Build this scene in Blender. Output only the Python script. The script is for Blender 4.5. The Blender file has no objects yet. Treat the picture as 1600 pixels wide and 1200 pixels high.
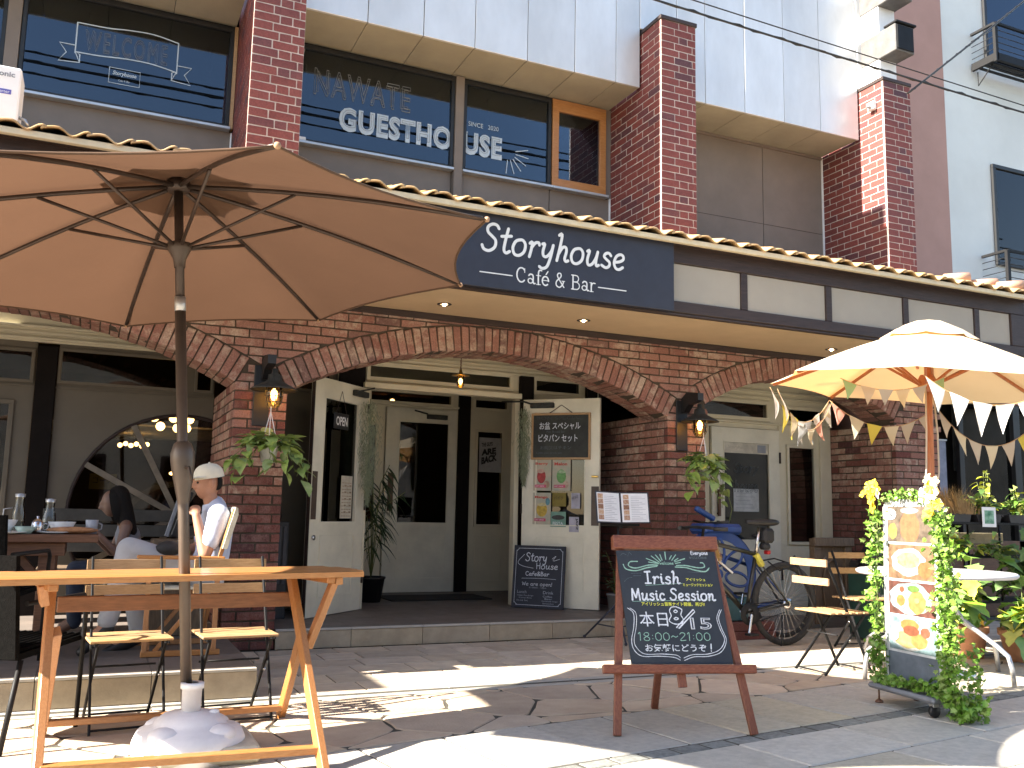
import bpy, bmesh, math, random
from mathutils import Vector, Matrix, Euler
random.seed(7)
PI = math.pi
SC = bpy.context.scene
COL = SC.collection

# ------------------------------------------------------------------ camera
YAW, PITCH, ROLL, FPX = math.radians(24.17538632), math.radians(7.92274275), math.radians(1.1536804), 1448.32
fwd = Vector((math.sin(YAW)*math.cos(PITCH), math.cos(YAW)*math.cos(PITCH), math.sin(PITCH)))
rt = Vector((math.cos(YAW), -math.sin(YAW), 0)); up = rt.cross(fwd)
rt2 = rt*math.cos(ROLL)+up*math.sin(ROLL); up2 = -rt*math.sin(ROLL)+up*math.cos(ROLL)
cd = bpy.data.cameras.new('camera'); cam = bpy.data.objects.new('camera', cd); COL.objects.link(cam)
m = Matrix((rt2, up2, -fwd)).transposed().to_4x4(); m.translation = Vector((0, 0, 1.12)); cam.matrix_world = m
cd.sensor_width = 36.0; cd.lens = FPX/1600*36.0; cd.clip_start = 0.05; cd.clip_end = 2000
SC.camera = cam

# ------------------------------------------------------------------ sky, sun, exposure
SUN_EL, SUN_AZ = math.radians(34.5), math.radians(0.4)      # light travels towards +X; az = slight turn towards -Y
W = bpy.data.worlds.new('World'); SC.world = W; W.use_nodes = True
nt = W.node_tree; bg = nt.nodes['Background']
sky = nt.nodes.new('ShaderNodeTexSky'); sky.sky_type = 'NISHITA'; sky.sun_disc = False
sky.sun_elevation = SUN_EL; sky.sun_rotation = math.radians(-90); sky.air_density = 1.0; sky.dust_density = 1.3; sky.ozone_density = 1.0
nt.links.new(sky.outputs[0], bg.inputs[0]); bg.inputs[1].default_value = 0.076
sd = bpy.data.lights.new('sun', 'SUN'); sd.energy = 5.0; sd.angle = math.radians(0.55); sd.color = (1.0, 0.92, 0.80)
sun = bpy.data.objects.new('sun', sd); COL.objects.link(sun)
dirv = Vector((math.cos(SUN_EL)*math.cos(SUN_AZ), math.cos(SUN_EL)*math.sin(SUN_AZ), -math.sin(SUN_EL)))
sun.rotation_euler = dirv.to_track_quat('-Z', 'Y').to_euler(); sun.location = (-8, 2, 12)
SC.view_settings.view_transform = 'Standard'; SC.view_settings.look = 'None'
SC.view_settings.exposure = 2.36; SC.view_settings.gamma = 1.0
try: SC.view_settings.use_curve_mapping = False
except Exception: pass
try:
    SC.cycles.max_bounces = 8; SC.cycles.transparent_max_bounces = 12; SC.cycles.sample_clamp_indirect = 6.0
except Exception: pass

# ------------------------------------------------------------------ tagging
def tag(o, label=None, cat=None, group=None, kind=None):
    if label: o['label'] = label
    if cat: o['category'] = cat
    if group: o['group'] = group
    if kind: o['kind'] = kind
    return o
def thing(name, label, cat, loc=(0, 0, 0), rz=0.0, group=None):
    o = bpy.data.objects.new(name, None); COL.objects.link(o); o.empty_display_size = 0.1
    o.location = loc; o.rotation_euler = (0, 0, rz)
    return tag(o, label, cat, group)
def struct(name, loc=(0, 0, 0)):
    o = bpy.data.objects.new(name, None); COL.objects.link(o); o.location = loc; o['kind'] = 'structure'; return o
def add(name, me, parent=None, loc=(0, 0, 0), rot=(0, 0, 0), sc=(1, 1, 1)):
    o = bpy.data.objects.new(name, me); COL.objects.link(o)
    o.location = loc; o.rotation_euler = rot; o.scale = sc
    if parent is not None: o.parent = parent
    return o
def copy_tree(o, parent=None):
    c = o.copy(); COL.objects.link(c)
    if parent is not None: c.parent = parent
    for ch in list(o.children): copy_tree(ch, c)
    return c

# ------------------------------------------------------------------ mesh builder
class MB:
    def __init__(s): s.v = []; s.f = []; s.sm = []
    def raw(s, vs, fs, smooth=False):
        n = len(s.v); s.v += [tuple(v) for v in vs]; s.f += [tuple(i+n for i in f) for f in fs]; s.sm += [smooth]*len(fs)
        return s
    def box(s, x0, x1, y0, y1, z0, z1, ch=0.0, M=None):
        if ch <= 0:
            vs = [(x, y, z) for x in (x0, x1) for y in (y0, y1) for z in (z0, z1)]
            fs = [(0, 1, 3, 2), (4, 6, 7, 5), (0, 4, 5, 1), (2, 3, 7, 6), (0, 2, 6, 4), (1, 5, 7, 3)]
        else:
            c = Vector(((x0+x1)/2, (y0+y1)/2, (z0+z1)/2)); h = Vector((x1-x0, y1-y0, z1-z0))/2
            ch = min(ch, min(h)*0.8); vs = []; idx = {}
            for sx in (-1, 1):
                for sy in (-1, 1):
                    for sz in (-1, 1):
                        for a in range(3):
                            p = [sx*(h.x-ch), sy*(h.y-ch), sz*(h.z-ch)]; p[a] = (sx, sy, sz)[a]*h[a]
                            idx[(sx, sy, sz, a)] = len(vs); vs.append((c.x+p[0], c.y+p[1], c.z+p[2]))
            fs = []
            for a in range(3):
                b, d = (a+1) % 3, (a+2) % 3
                for sg in (-1, 1):
                    q = []
                    for (u, w) in ((-1, -1), (1, -1), (1, 1), (-1, 1)):
                        k = [0, 0, 0]; k[a] = sg; k[b] = u; k[d] = w; q.append(idx[(k[0], k[1], k[2], a)])
                    fs.append(tuple(q if sg > 0 else q[::-1]))
            for a in range(3):                     # edge chamfers, along axis a
                b, d = (a+1) % 3, (a+2) % 3
                for u in (-1, 1):
                    for w in (-1, 1):
                        def K(t, ax):
                            k = [0, 0, 0]; k[a] = t; k[b] = u; k[d] = w; return idx[(k[0], k[1], k[2], ax)]
                        q = [K(-1, b), K(1, b), K(1, d), K(-1, d)]
                        fs.append(tuple(q if u*w < 0 else q[::-1]))
            for sx in (-1, 1):
                for sy in (-1, 1):
                    for sz in (-1, 1):
                        q = [idx[(sx, sy, sz, 0)], idx[(sx, sy, sz, 1)], idx[(sx, sy, sz, 2)]]
                        fs.append(tuple(q if sx*sy*sz > 0 else q[::-1]))
        if M is not None: vs = [tuple(M @ Vector(v)) for v in vs]
        return s.raw(vs, fs)
    def beam(s, p, q, w, t, ch=0.003, upv=(0, 0, 1), roll=0.0):
        """rectangular bar from p to q, w across, t along upv"""
        p = Vector(p); q = Vector(q); d = q-p; L = d.length; d.normalize()
        u = Vector(upv)
        if abs(d.dot(u)) > 0.98: u = Vector((0, 1, 0))
        x = d.cross(u).normalized(); u = x.cross(d).normalized()
        M = Matrix((x, u, -d)).transposed().to_4x4()
        if roll: M = M @ Matrix.Rotation(roll, 4, 'Z')
        M.translation = (p+q)/2
        return s.box(-w/2, w/2, -t/2, t/2, -L/2, L/2, ch, M)
    def tube(s, path, r, n=8, caps=True, closed=False):
        P = [Vector(p) for p in path]; N = len(P)
        rs = r if isinstance(r, (list, tuple)) else [r]*N
        ref = None; rings = []
        for i in range(N):
            if closed: d = P[(i+1) % N]-P[i-1]
            else: d = P[min(i+1, N-1)]-P[max(i-1, 0)]
            if d.length < 1e-9: d = Vector((0, 0, 1))
            d.normalize()
            if ref is None:
                ref = Vector((0, 0, 1)) if abs(d.z) < 0.9 else Vector((1, 0, 0))
            x = ref-d*ref.dot(d)
            if x.length < 1e-6: x = d.orthogonal()
            x.normalize(); ref = x; y = d.cross(x)
            rings.append([P[i]+(x*math.cos(2*PI*k/n)+y*math.sin(2*PI*k/n))*rs[i] for k in range(n)])
        vs = [p for R_ in rings for p in R_]; fs = []
        for i in range(N if closed else N-1):
            j = (i+1) % N
            for k in range(n):
                k2 = (k+1) % n; fs.append((i*n+k, i*n+k2, j*n+k2, j*n+k))
        s.raw(vs, fs, True)
        if caps and not closed:
            n0 = len(s.v)-len(vs)
            s.f.append(tuple(n0+k for k in range(n))[::-1]); s.sm.append(False)
            s.f.append(tuple(n0+(N-1)*n+k for k in range(n))); s.sm.append(False)
        return s
    def lathe(s, prof, c=(0, 0, 0), n=20, smooth=True, M=None, a0=0.0, a1=2*PI):
        full = abs(a1-a0-2*PI) < 1e-6; m_ = n if full else n+1
        vs = []; fs = []
        for r, z in prof:
            for k in range(m_):
                a = a0+(a1-a0)*k/n; vs.append(Vector((r*math.cos(a), r*math.sin(a), z)))
        for i in range(len(prof)-1):
            for k in range(n):
                k2 = (k+1) % m_; fs.append((i*m_+k, i*m_+k2, (i+1)*m_+k2, (i+1)*m_+k))
        if M is not None: vs = [M @ v for v in vs]
        vs = [v+Vector(c) for v in vs]
        return s.raw(vs, fs, smooth)
    def prism(s, poly, axis, a, b, ch=0.0):
        """poly of 2D points extruded along axis ('x': poly=(y,z); 'y': (x,z); 'z': (x,y)) from a to b (b = visible face when ch)"""
        n = len(poly)
        def P3(p, t): return {'x': (t, p[0], p[1]), 'y': (p[0], t, p[1]), 'z': (p[0], p[1], t)}[axis]
        if ch > 0:
            cx = sum(p[0] for p in poly)/n; cy = sum(p[1] for p in poly)/n
            def ins(p):
                d = math.hypot(p[0]-cx, p[1]-cy); k = max(0.0, 1-ch/max(d, 1e-6)); return (cx+(p[0]-cx)*k, cy+(p[1]-cy)*k)
            sg = 1 if b > a else -1
            vs = [P3(p, a) for p in poly]+[P3(p, b-sg*ch) for p in poly]+[P3(ins(p), b) for p in poly]
            fs = []
            for i in range(n):
                j = (i+1) % n; fs += [(i, j, n+j, n+i), (n+i, n+j, 2*n+j, 2*n+i)]
            fs += [tuple(range(n)), tuple(range(2*n, 3*n))]
        else:
            vs = [P3(p, a) for p in poly]+[P3(p, b) for p in poly]
            fs = [(i, (i+1) % n, n+(i+1) % n, n+i) for i in range(n)]+[tuple(range(n)), tuple(range(n, 2*n))]
        return s.raw(vs, fs)
    def ball(s, c, r, n=8, sq=(1, 1, 1)):
        prof = [(max(1e-4, r*math.sin(PI*i/n)), -r*math.cos(PI*i/n)) for i in range(n+1)]
        return s.lathe(prof, c, n*2, True, Matrix.Diagonal((sq[0], sq[1], sq[2], 1)))
    def mesh(s, name, mat):
        me = bpy.data.meshes.new(name); me.from_pydata(s.v, [], s.f); me.update()
        me.polygons.foreach_set('use_smooth', s.sm)
        bm = bmesh.new(); bm.from_mesh(me); bmesh.ops.recalc_face_normals(bm, faces=bm.faces); bm.to_mesh(me); bm.free()
        if mat is not None: me.materials.append(mat)
        return me
    def build(s, name, mat, parent=None, loc=(0, 0, 0), rot=(0, 0, 0)):
        return add(name, s.mesh(name, mat), parent, loc, rot)
def bx(name, mat, parent, x0, x1, y0, y1, z0, z1, ch=0.003): return MB().box(x0, x1, y0, y1, z0, z1, ch).build(name, mat, parent)

# ------------------------------------------------------------------ materials
MATS = {}
def mat(name, col, rough=0.6, metal=0.0, var=0.12, scale=8.0, bump=0.0, bscale=60.0, col2=None, rnd=0.0, dirt=0.0, spec=0.5,
        stretch=None, coat=0.0, sheen=0.0):
    """principled surface: base colour mixed to col2 by noise, random per object, worn patches, fine bump"""
    if name in MATS: return MATS[name]
    m = bpy.data.materials.new(name); m.use_nodes = True; MATS[name] = m
    nt = m.node_tree; N = nt.nodes; L = nt.links; p = N['Principled BSDF']
    p.inputs['Roughness'].default_value = rough; p.inputs['Metallic'].default_value = metal
    p.inputs['Specular IOR Level'].default_value = spec
    if coat: p.inputs['Coat Weight'].default_value = coat; p.inputs['Coat Roughness'].default_value = 0.15
    tc = N.new('ShaderNodeTexCoord'); mp = N.new('ShaderNodeMapping'); L.new(tc.outputs['Object'], mp.inputs[0])
    if stretch: mp.inputs['Scale'].default_value = stretch
    oi = N.new('ShaderNodeObjectInfo')
    off = N.new('ShaderNodeVectorMath'); off.operation = 'SCALE'; off.inputs[0].default_value = (37.1, 51.7, 23.3); L.new(oi.outputs['Random'], off.inputs['Scale'])
    L.new(off.outputs[0], mp.inputs['Location'])
    nz = N.new('ShaderNodeTexNoise'); nz.inputs['Scale'].default_value = scale; nz.inputs['Detail'].default_value = 5; nz.inputs['Roughness'].default_value = 0.65
    L.new(mp.outputs[0], nz.inputs['Vector'])
    c = Vector(col[:3]); c2 = Vector(col2[:3]) if col2 else c*(1-3*var)
    rmp = N.new('ShaderNodeMapRange'); rmp.inputs[1].default_value = 0.35; rmp.inputs[2].default_value = 0.68
    L.new(nz.outputs[0], rmp.inputs[0])
    mx = N.new('ShaderNodeMix'); mx.data_type = 'RGBA'; mx.inputs[6].default_value = (*c, 1); mx.inputs[7].default_value = (*c2, 1)
    L.new(rmp.outputs[0], mx.inputs[0]); out = mx.outputs[2]
    if rnd:
        hs = N.new('ShaderNodeHueSaturation'); r1 = N.new('ShaderNodeMapRange'); r1.inputs[3].default_value = 1-rnd; r1.inputs[4].default_value = 1+rnd
        L.new(oi.outputs['Random'], r1.inputs[0]); L.new(r1.outputs[0], hs.inputs['Value'])
        wn = N.new('ShaderNodeTexWhiteNoise'); wn.noise_dimensions = '1D'; L.new(oi.outputs['Random'], wn.inputs['W'])
        r2 = N.new('ShaderNodeMapRange'); r2.inputs[3].default_value = 1-rnd*0.7; r2.inputs[4].default_value = 1+rnd*0.5; L.new(wn.outputs[0], r2.inputs[0])
        L.new(r2.outputs[0], hs.inputs['Saturation']); L.new(out, hs.inputs['Color']); out = hs.outputs[0]
    if dirt:
        n2 = N.new('ShaderNodeTexNoise'); n2.inputs['Scale'].default_value = scale*0.23; n2.inputs['Detail'].default_value = 8; L.new(tc.outputs['Object'], n2.inputs['Vector'])
        d1 = N.new('ShaderNodeMapRange'); d1.inputs[1].default_value = 0.5; d1.inputs[2].default_value = 0.75; d1.inputs[4].default_value = dirt; L.new(n2.outputs[0], d1.inputs[0])
        m2 = N.new('ShaderNodeMix'); m2.data_type = 'RGBA'; m2.inputs[7].default_value = (c.x*0.45, c.y*0.42, c.z*0.38, 1); L.new(d1.outputs[0], m2.inputs[0]); L.new(out, m2.inputs[6]); out = m2.outputs[2]
    L.new(out, p.inputs['Base Color'])
    if bump:
        nb = N.new('ShaderNodeTexNoise'); nb.inputs['Scale'].default_value = bscale; nb.inputs['Detail'].default_value = 4; L.new(mp.outputs[0], nb.inputs['Vector'])
        b = N.new('ShaderNodeBump'); b.inputs['Strength'].default_value = bump; b.inputs['Distance'].default_value = 0.01; L.new(nb.outputs[0], b.inputs['Height']); L.new(b.outputs[0], p.inputs['Normal'])
    r3 = N.new('ShaderNodeMapRange'); r3.inputs[3].default_value = max(0.02, rough-0.08); r3.inputs[4].default_value = min(1, rough+0.1); L.new(nz.outputs[0], r3.inputs[0]); L.new(r3.outputs[0], p.inputs['Roughness'])
    return m
def glow(name, col, strength):
    if name in MATS: return MATS[name]
    m = bpy.data.materials.new(name); m.use_nodes = True; MATS[name] = m
    p = m.node_tree.nodes['Principled BSDF']; p.inputs['Base Color'].default_value = (*col, 1)
    p.inputs['Emission Color'].default_value = (*col, 1); p.inputs['Emission Strength'].default_value = strength
    return m
def glass(name, tint=(0.55, 0.6, 0.6), ior=1.55, gain=1.0, rough=0.0, refl=(1, 1, 1)):
    if name in MATS: return MATS[name]
    m = bpy.data.materials.new(name); m.use_nodes = True; MATS[name] = m
    nt = m.node_tree; N = nt.nodes; L = nt.links; N.remove(N['Principled BSDF']); out = N['Material Output']
    t = N.new('ShaderNodeBsdfTransparent'); t.inputs[0].default_value = (*tint, 1)
    g = N.new('ShaderNodeBsdfGlossy'); g.inputs['Roughness'].default_value = rough; g.inputs[0].default_value = (*refl, 1)
    f = N.new('ShaderNodeFresnel'); f.inputs[0].default_value = ior
    k = N.new('ShaderNodeMath'); k.operation = 'MULTIPLY'; k.use_clamp = True; k.inputs[1].default_value = gain; L.new(f.outputs[0], k.inputs[0])
    mx = N.new('ShaderNodeMixShader'); L.new(k.outputs[0], mx.inputs[0]); L.new(t.outputs[0], mx.inputs[1]); L.new(g.outputs[0], mx.inputs[2]); L.new(mx.outputs[0], out.inputs[0])
    return m
def cloth(name, col, trans=0.35, tcol=None, weave=600.0, var=0.06):
    """thin woven cloth: diffuse with light passing through"""
    if name in MATS: return MATS[name]
    m = bpy.data.materials.new(name); m.use_nodes = True; MATS[name] = m
    nt = m.node_tree; N = nt.nodes; L = nt.links; p = N['Principled BSDF']; out = N['Material Output']
    tc = N.new('ShaderNodeTexCoord'); nz = N.new('ShaderNodeTexNoise'); nz.inputs['Scale'].default_value = 3.0; nz.inputs['Detail'].default_value = 6; L.new(tc.outputs['Object'], nz.inputs['Vector'])
    c = Vector(col); mx = N.new('ShaderNodeMix'); mx.data_type = 'RGBA'; mx.inputs[6].default_value = (*(c*(1+var*2)), 1); mx.inputs[7].default_value = (*(c*(1-var*3)), 1); L.new(nz.outputs[0], mx.inputs[0])
    L.new(mx.outputs[2], p.inputs['Base Color']); p.inputs['Roughness'].default_value = 0.9; p.inputs['Specular IOR Level'].default_value = 0.15
    t = N.new('ShaderNodeBsdfTranslucent'); t.inputs[0].default_value = (*(tcol or col), 1)
    ms = N.new('ShaderNodeMixShader'); ms.inputs[0].default_value = trans; L.new(p.outputs[0], ms.inputs[1]); L.new(t.outputs[0], ms.inputs[2]); L.new(ms.outputs[0], out.inputs[0])
    nb = N.new('ShaderNodeTexNoise'); nb.inputs['Scale'].default_value = weave*0.02; L.new(tc.outputs['Object'], nb.inputs['Vector'])
    b = N.new('ShaderNodeBump'); b.inputs['Strength'].default_value = 0.25; b.inputs['Distance'].default_value = 0.01; L.new(nb.outputs[0], b.inputs['Height']); L.new(b.outputs[0], p.inputs['Normal'])
    return m
def brickmat(name, a, b, c, pale, pale_amt, rough=0.85):
    """brick: colour picked per object among a, b, c, with pale lime-washed patches"""
    if name in MATS: return MATS[name]
    m = bpy.data.materials.new(name); m.use_nodes = True; MATS[name] = m
    nt = m.node_tree; N = nt.nodes; L = nt.links; p = N['Principled BSDF']; p.inputs['Roughness'].default_value = rough; p.inputs['Specular IOR Level'].default_value = 0.3
    oi = N.new('ShaderNodeObjectInfo'); ge = N.new('ShaderNodeNewGeometry')
    cr = N.new('ShaderNodeValToRGB'); L.new(oi.outputs['Random'], cr.inputs[0])
    e = cr.color_ramp.elements; e[0].color = (*a, 1); e[0].position = 0.0; e[1].color = (*c, 1); e[1].position = 1.0
    k = e.new(0.55); k.color = (*b, 1); k2 = e.new(0.86); k2.color = (*(Vector(b)*0.5+Vector(c)*0.5), 1)
    nz = N.new('ShaderNodeTexNoise'); nz.inputs['Scale'].default_value = 13; nz.inputs['Detail'].default_value = 8; nz.inputs['Roughness'].default_value = 0.7; L.new(ge.outputs['Position'], nz.inputs['Vector'])
    n2 = N.new('ShaderNodeTexNoise'); n2.inputs['Scale'].default_value = 2.2; n2.inputs['Detail'].default_value = 3; L.new(ge.outputs['Position'], n2.inputs['Vector'])
    wn = N.new('ShaderNodeTexWhiteNoise'); wn.noise_dimensions = '1D'; L.new(oi.outputs['Random'], wn.inputs['W'])
    s1 = N.new('ShaderNodeMath'); s1.operation = 'MULTIPLY_ADD'; s1.inputs[1].default_value = 0.16; L.new(wn.outputs[0], s1.inputs[0]); L.new(nz.outputs[0], s1.inputs[2])
    s2 = N.new('ShaderNodeMath'); s2.operation = 'MULTIPLY_ADD'; s2.inputs[1].default_value = 0.42; L.new(n2.outputs[0], s2.inputs[0]); L.new(s1.outputs[0], s2.inputs[2])
    mr = N.new('ShaderNodeMapRange'); mr.inputs[1].default_value = 0.76; mr.inputs[2].default_value = 0.98; mr.inputs[4].default_value = pale_amt; L.new(s2.outputs[0], mr.inputs[0])
    mx = N.new('ShaderNodeMix'); mx.data_type = 'RGBA'; mx.inputs[7].default_value = (*pale, 1); L.new(mr.outputs[0], mx.inputs[0]); L.new(cr.outputs[0], mx.inputs[6])
    nf = N.new('ShaderNodeTexNoise'); nf.inputs['Scale'].default_value = 90; nf.inputs['Detail'].default_value = 4; L.new(ge.outputs['Position'], nf.inputs['Vector'])
    dk = N.new('ShaderNodeMapRange'); dk.inputs[1].default_value = 0.3; dk.inputs[2].default_value = 0.7; dk.inputs[3].default_value = 0.72; dk.inputs[4].default_value = 1.12; L.new(nf.outputs[0], dk.inputs[0])
    hs = N.new('ShaderNodeHueSaturation'); L.new(mx.outputs[2], hs.inputs['Color']); L.new(dk.outputs[0], hs.inputs['Value'])
    L.new(hs.outputs[0], p.inputs['Base Color'])
    b_ = N.new('ShaderNodeBump'); b_.inputs['Strength'].default_value = 0.5; b_.inputs['Distance'].default_value = 0.006; L.new(nf.outputs[0], b_.inputs['Height']); L.new(b_.outputs[0], p.inputs['Normal'])
    return m

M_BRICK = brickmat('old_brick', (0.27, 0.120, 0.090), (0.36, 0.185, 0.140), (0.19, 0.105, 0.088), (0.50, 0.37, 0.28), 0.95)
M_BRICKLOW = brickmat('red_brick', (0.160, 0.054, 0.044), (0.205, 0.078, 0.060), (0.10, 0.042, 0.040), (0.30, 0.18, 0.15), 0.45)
M_TILEBRICK = brickmat('brick_tile', (0.215, 0.058, 0.048), (0.185, 0.050, 0.042), (0.095, 0.042, 0.050), (0.24, 0.085, 0.07), 0.25, 0.6)
M_MORTAR = mat('brown_mortar', (0.085, 0.062, 0.042), 0.95, bump=0.5, bscale=120)
M_MORTARW = mat('pale_mortar', (0.60, 0.52, 0.46), 0.95, bump=0.4, bscale=120)
M_CREAM = mat('cream_paint', (0.72, 0.66, 0.49), 0.5, var=0.04, scale=3, bump=0.08, bscale=40, dirt=0.25)
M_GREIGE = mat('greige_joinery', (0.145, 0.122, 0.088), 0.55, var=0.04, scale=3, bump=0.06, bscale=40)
M_DOOR = mat('door_paint', (0.76, 0.72, 0.58), 0.42, var=0.05, scale=4, bump=0.12, bscale=50, dirt=0.38)
M_DARKWOOD = mat('dark_brown_timber', (0.040, 0.022, 0.018), 0.55, var=0.15, scale=6, bump=0.2, bscale=80, stretch=(1, 12, 12))
M_POST = mat('blackish_post', (0.010, 0.007, 0.006), 0.7, var=0.1, spec=.15)
M_PLASTER = mat('stucco', (0.37, 0.335, 0.28), 0.9, var=0.03, scale=2, bump=0.4, bscale=260)
M_SOFFIT = mat('soffit_board', (0.60, 0.43, 0.26), 0.8, var=0.04, scale=2, bump=0.15, bscale=200)
M_NAVY = mat('navy_signpaint', (0.024, 0.026, 0.040), 0.5, var=0.05)
M_WHITE = mat('white_paint', (0.80, 0.80, 0.80), 0.5, var=0.02)
M_ROOFTILE = mat('glazed_rooftile', (0.62, 0.42, 0.20), 0.45, var=0.10, scale=9, bump=0.15, bscale=60, rnd=0.10, col2=(0.42, 0.25, 0.11))
M_ROOFEDGE = mat('rooftile_plug', (0.68, 0.58, 0.40), 0.8, var=0.06)
M_SIDING = mat('brown_siding', (0.22, 0.18, 0.15), 0.75, var=0.05, scale=2, bump=0.1, bscale=150, dirt=0.15)
M_USOFFIT = mat('upper_soffit', (0.40, 0.37, 0.29), 0.85, var=0.07, scale=1.8, dirt=0.4)
M_METAL = mat('metal_panel', (0.76, 0.78, 0.79), 0.33, metal=0.3, var=0.08, scale=1.1, bump=0.10, bscale=2.5, dirt=0.35, stretch=(1, 1, .45))
M_SILL = mat('aluminium_sill', (0.55, 0.58, 0.62), 0.35, metal=0.4, var=0.04)
M_BLACK = mat('black_paint', (0.015, 0.015, 0.016), 0.45, var=0.1)
M_BLACKM = mat('black_metal', (0.010, 0.010, 0.011), 0.55, metal=0.0, spec=.25, var=0.1)
M_IRON = mat('weathered_iron', (0.055, 0.058, 0.055), 0.6, metal=0.4, var=0.15, scale=20, bump=0.2)
M_CHROME = mat('bright_metal', (0.65, 0.65, 0.67), 0.22, metal=1.0, var=0.05)
M_ALU = mat('grey_aluminium', (0.50, 0.50, 0.50), 0.38, metal=0.7, var=0.05)
M_OAK = mat('honey_wood', (0.46, 0.22, 0.080), 0.42, var=0.12, scale=14, bump=0.15, bscale=40, stretch=(1, 9, 9), col2=(0.36, 0.15, 0.045), rnd=0.08, coat=0.2)
M_OAKY = mat('honey_wood_upright', (0.42, 0.185, 0.062), 0.42, var=0.12, scale=14, bump=0.15, bscale=40, stretch=(9, 9, 1), col2=(0.34, 0.14, 0.04), rnd=0.08, coat=0.2)
M_PALEWOOD = mat('pale_slat_wood', (0.44, 0.28, 0.14), 0.5, var=0.1, scale=16, bump=0.12, bscale=40, stretch=(1, 9, 9), col2=(0.32, 0.19, 0.085), rnd=0.1)
M_REDWOOD = mat('red_stained_wood', (0.24, 0.082, 0.040), 0.45, var=0.15, scale=16, bump=0.2, bscale=50, stretch=(1, 8, 8), col2=(0.13, 0.034, 0.018), rnd=0.06)
M_REDWOODZ = mat('red_stained_wood_upright', (0.22, 0.075, 0.036), 0.45, var=0.15, scale=16, bump=0.2, bscale=50, stretch=(8, 8, 1), col2=(0.13, 0.034, 0.018), rnd=0.06)
M_BROWNWOOD = mat('walnut_wood', (0.16, 0.075, 0.042), 0.5, var=0.12, scale=14, bump=0.15, bscale=40, stretch=(1, 9, 9), col2=(0.09, 0.04, 0.022))
M_GREYWOOD = mat('weathered_wood', (0.17, 0.115, 0.07), 0.7, var=0.15, scale=12, bump=0.2, bscale=40, stretch=(9, 9, 1))
M_CHALKB = mat('blackboard', (0.014, 0.020, 0.032), 0.7, var=0.15, scale=3, col2=(0.028, 0.036, 0.048))
M_BLACKB = mat('black_chalkboard', (0.012, 0.014, 0.014), 0.65, var=0.2, scale=3, col2=(0.05, 0.055, 0.045))
M_CHALKW = mat('white_chalk', (0.72, 0.76, 0.84), 0.95, var=0.12, scale=120)
M_CHALKG = mat('green_chalk', (0.30, 0.50, 0.42), 0.95, var=0.12, scale=120)
M_CHALKY = mat('yellow_chalk', (0.75, 0.75, 0.10), 0.95, var=0.1, scale=120)
M_CHALKF = mat('faint_chalk', (0.13, 0.16, 0.18), 0.95, var=0.2, scale=120)
M_PAPER = mat('paper', (0.78, 0.80, 0.84), 0.7, var=0.03)
M_INK = mat('grey_print', (0.30, 0.32, 0.36), 0.8, var=0.1)
M_GLASSU = glass('upper_window_glass', (0.45, 0.47, 0.47), 1.7, 1.25, refl=(.72, .84, 1.0))
M_GLASSD = glass('door_glass', (0.62, 0.62, 0.60), 1.5, 1.0)
M_GLASSL = glass('door_leaf_glass', (0.26, 0.26, 0.25), 1.5, 1.0)
M_BULBGL = glass('amber_lamp_glass', (0.95, 0.80, 0.55), 1.45, 1.0)
M_CLEARGL = glass('clear_glass', (0.88, 0.90, 0.90), 1.45, 1.2)
M_BULB = glow('lit_filament', (1.0, 0.50, 0.12), 9.0)
M_BULBS = glow('lit_globe', (1.0, 0.55, 0.18), 4.0)
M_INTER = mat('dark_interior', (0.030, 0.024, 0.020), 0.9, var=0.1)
M_TERR = mat('beige_stone', (0.58, 0.495, 0.38), 0.75, var=0.10, scale=7, bump=0.25, bscale=90, rnd=0.17, dirt=0.25, col2=(0.45, 0.37, 0.29))
M_FLAG = mat('sandstone', (0.55, 0.445, 0.325), 0.75, var=0.1, scale=5, bump=0.35, bscale=70, rnd=0.14, dirt=0.25, col2=(0.45, 0.345, 0.255))
M_PAVER = mat('granite_paver', (0.49, 0.455, 0.39), 0.72, var=0.1, scale=25, bump=0.4, bscale=220, rnd=0.13, dirt=0.25, col2=(0.385, 0.36, 0.315))
M_PAVERY = mat('buff_paver', (0.48, 0.425, 0.32), 0.72, var=0.1, scale=25, bump=0.4, bscale=220, rnd=0.13, dirt=0.3, col2=(0.38, 0.34, 0.26))
M_SETT = mat('grey_sett', (0.24, 0.245, 0.225), 0.8, var=0.15, scale=30, bump=0.5, bscale=150, rnd=0.2)
M_GROUT = mat('ground_joint', (0.085, 0.078, 0.06), 0.95, bump=0.5, bscale=150)
M_STEPTOP = mat('porch_tile', (0.185, 0.155, 0.135), 0.55, var=0.08, scale=5, bump=0.1, bscale=80, rnd=0.05)
M_STEPFR = mat('riser_tile', (0.44, 0.36, 0.25), 0.6, var=0.1, scale=6, bump=0.15, bscale=90, rnd=0.08, dirt=0.3)
M_STEPEDGE = mat('step_nosing', (0.45, 0.42, 0.37), 0.6, var=0.05)

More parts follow.
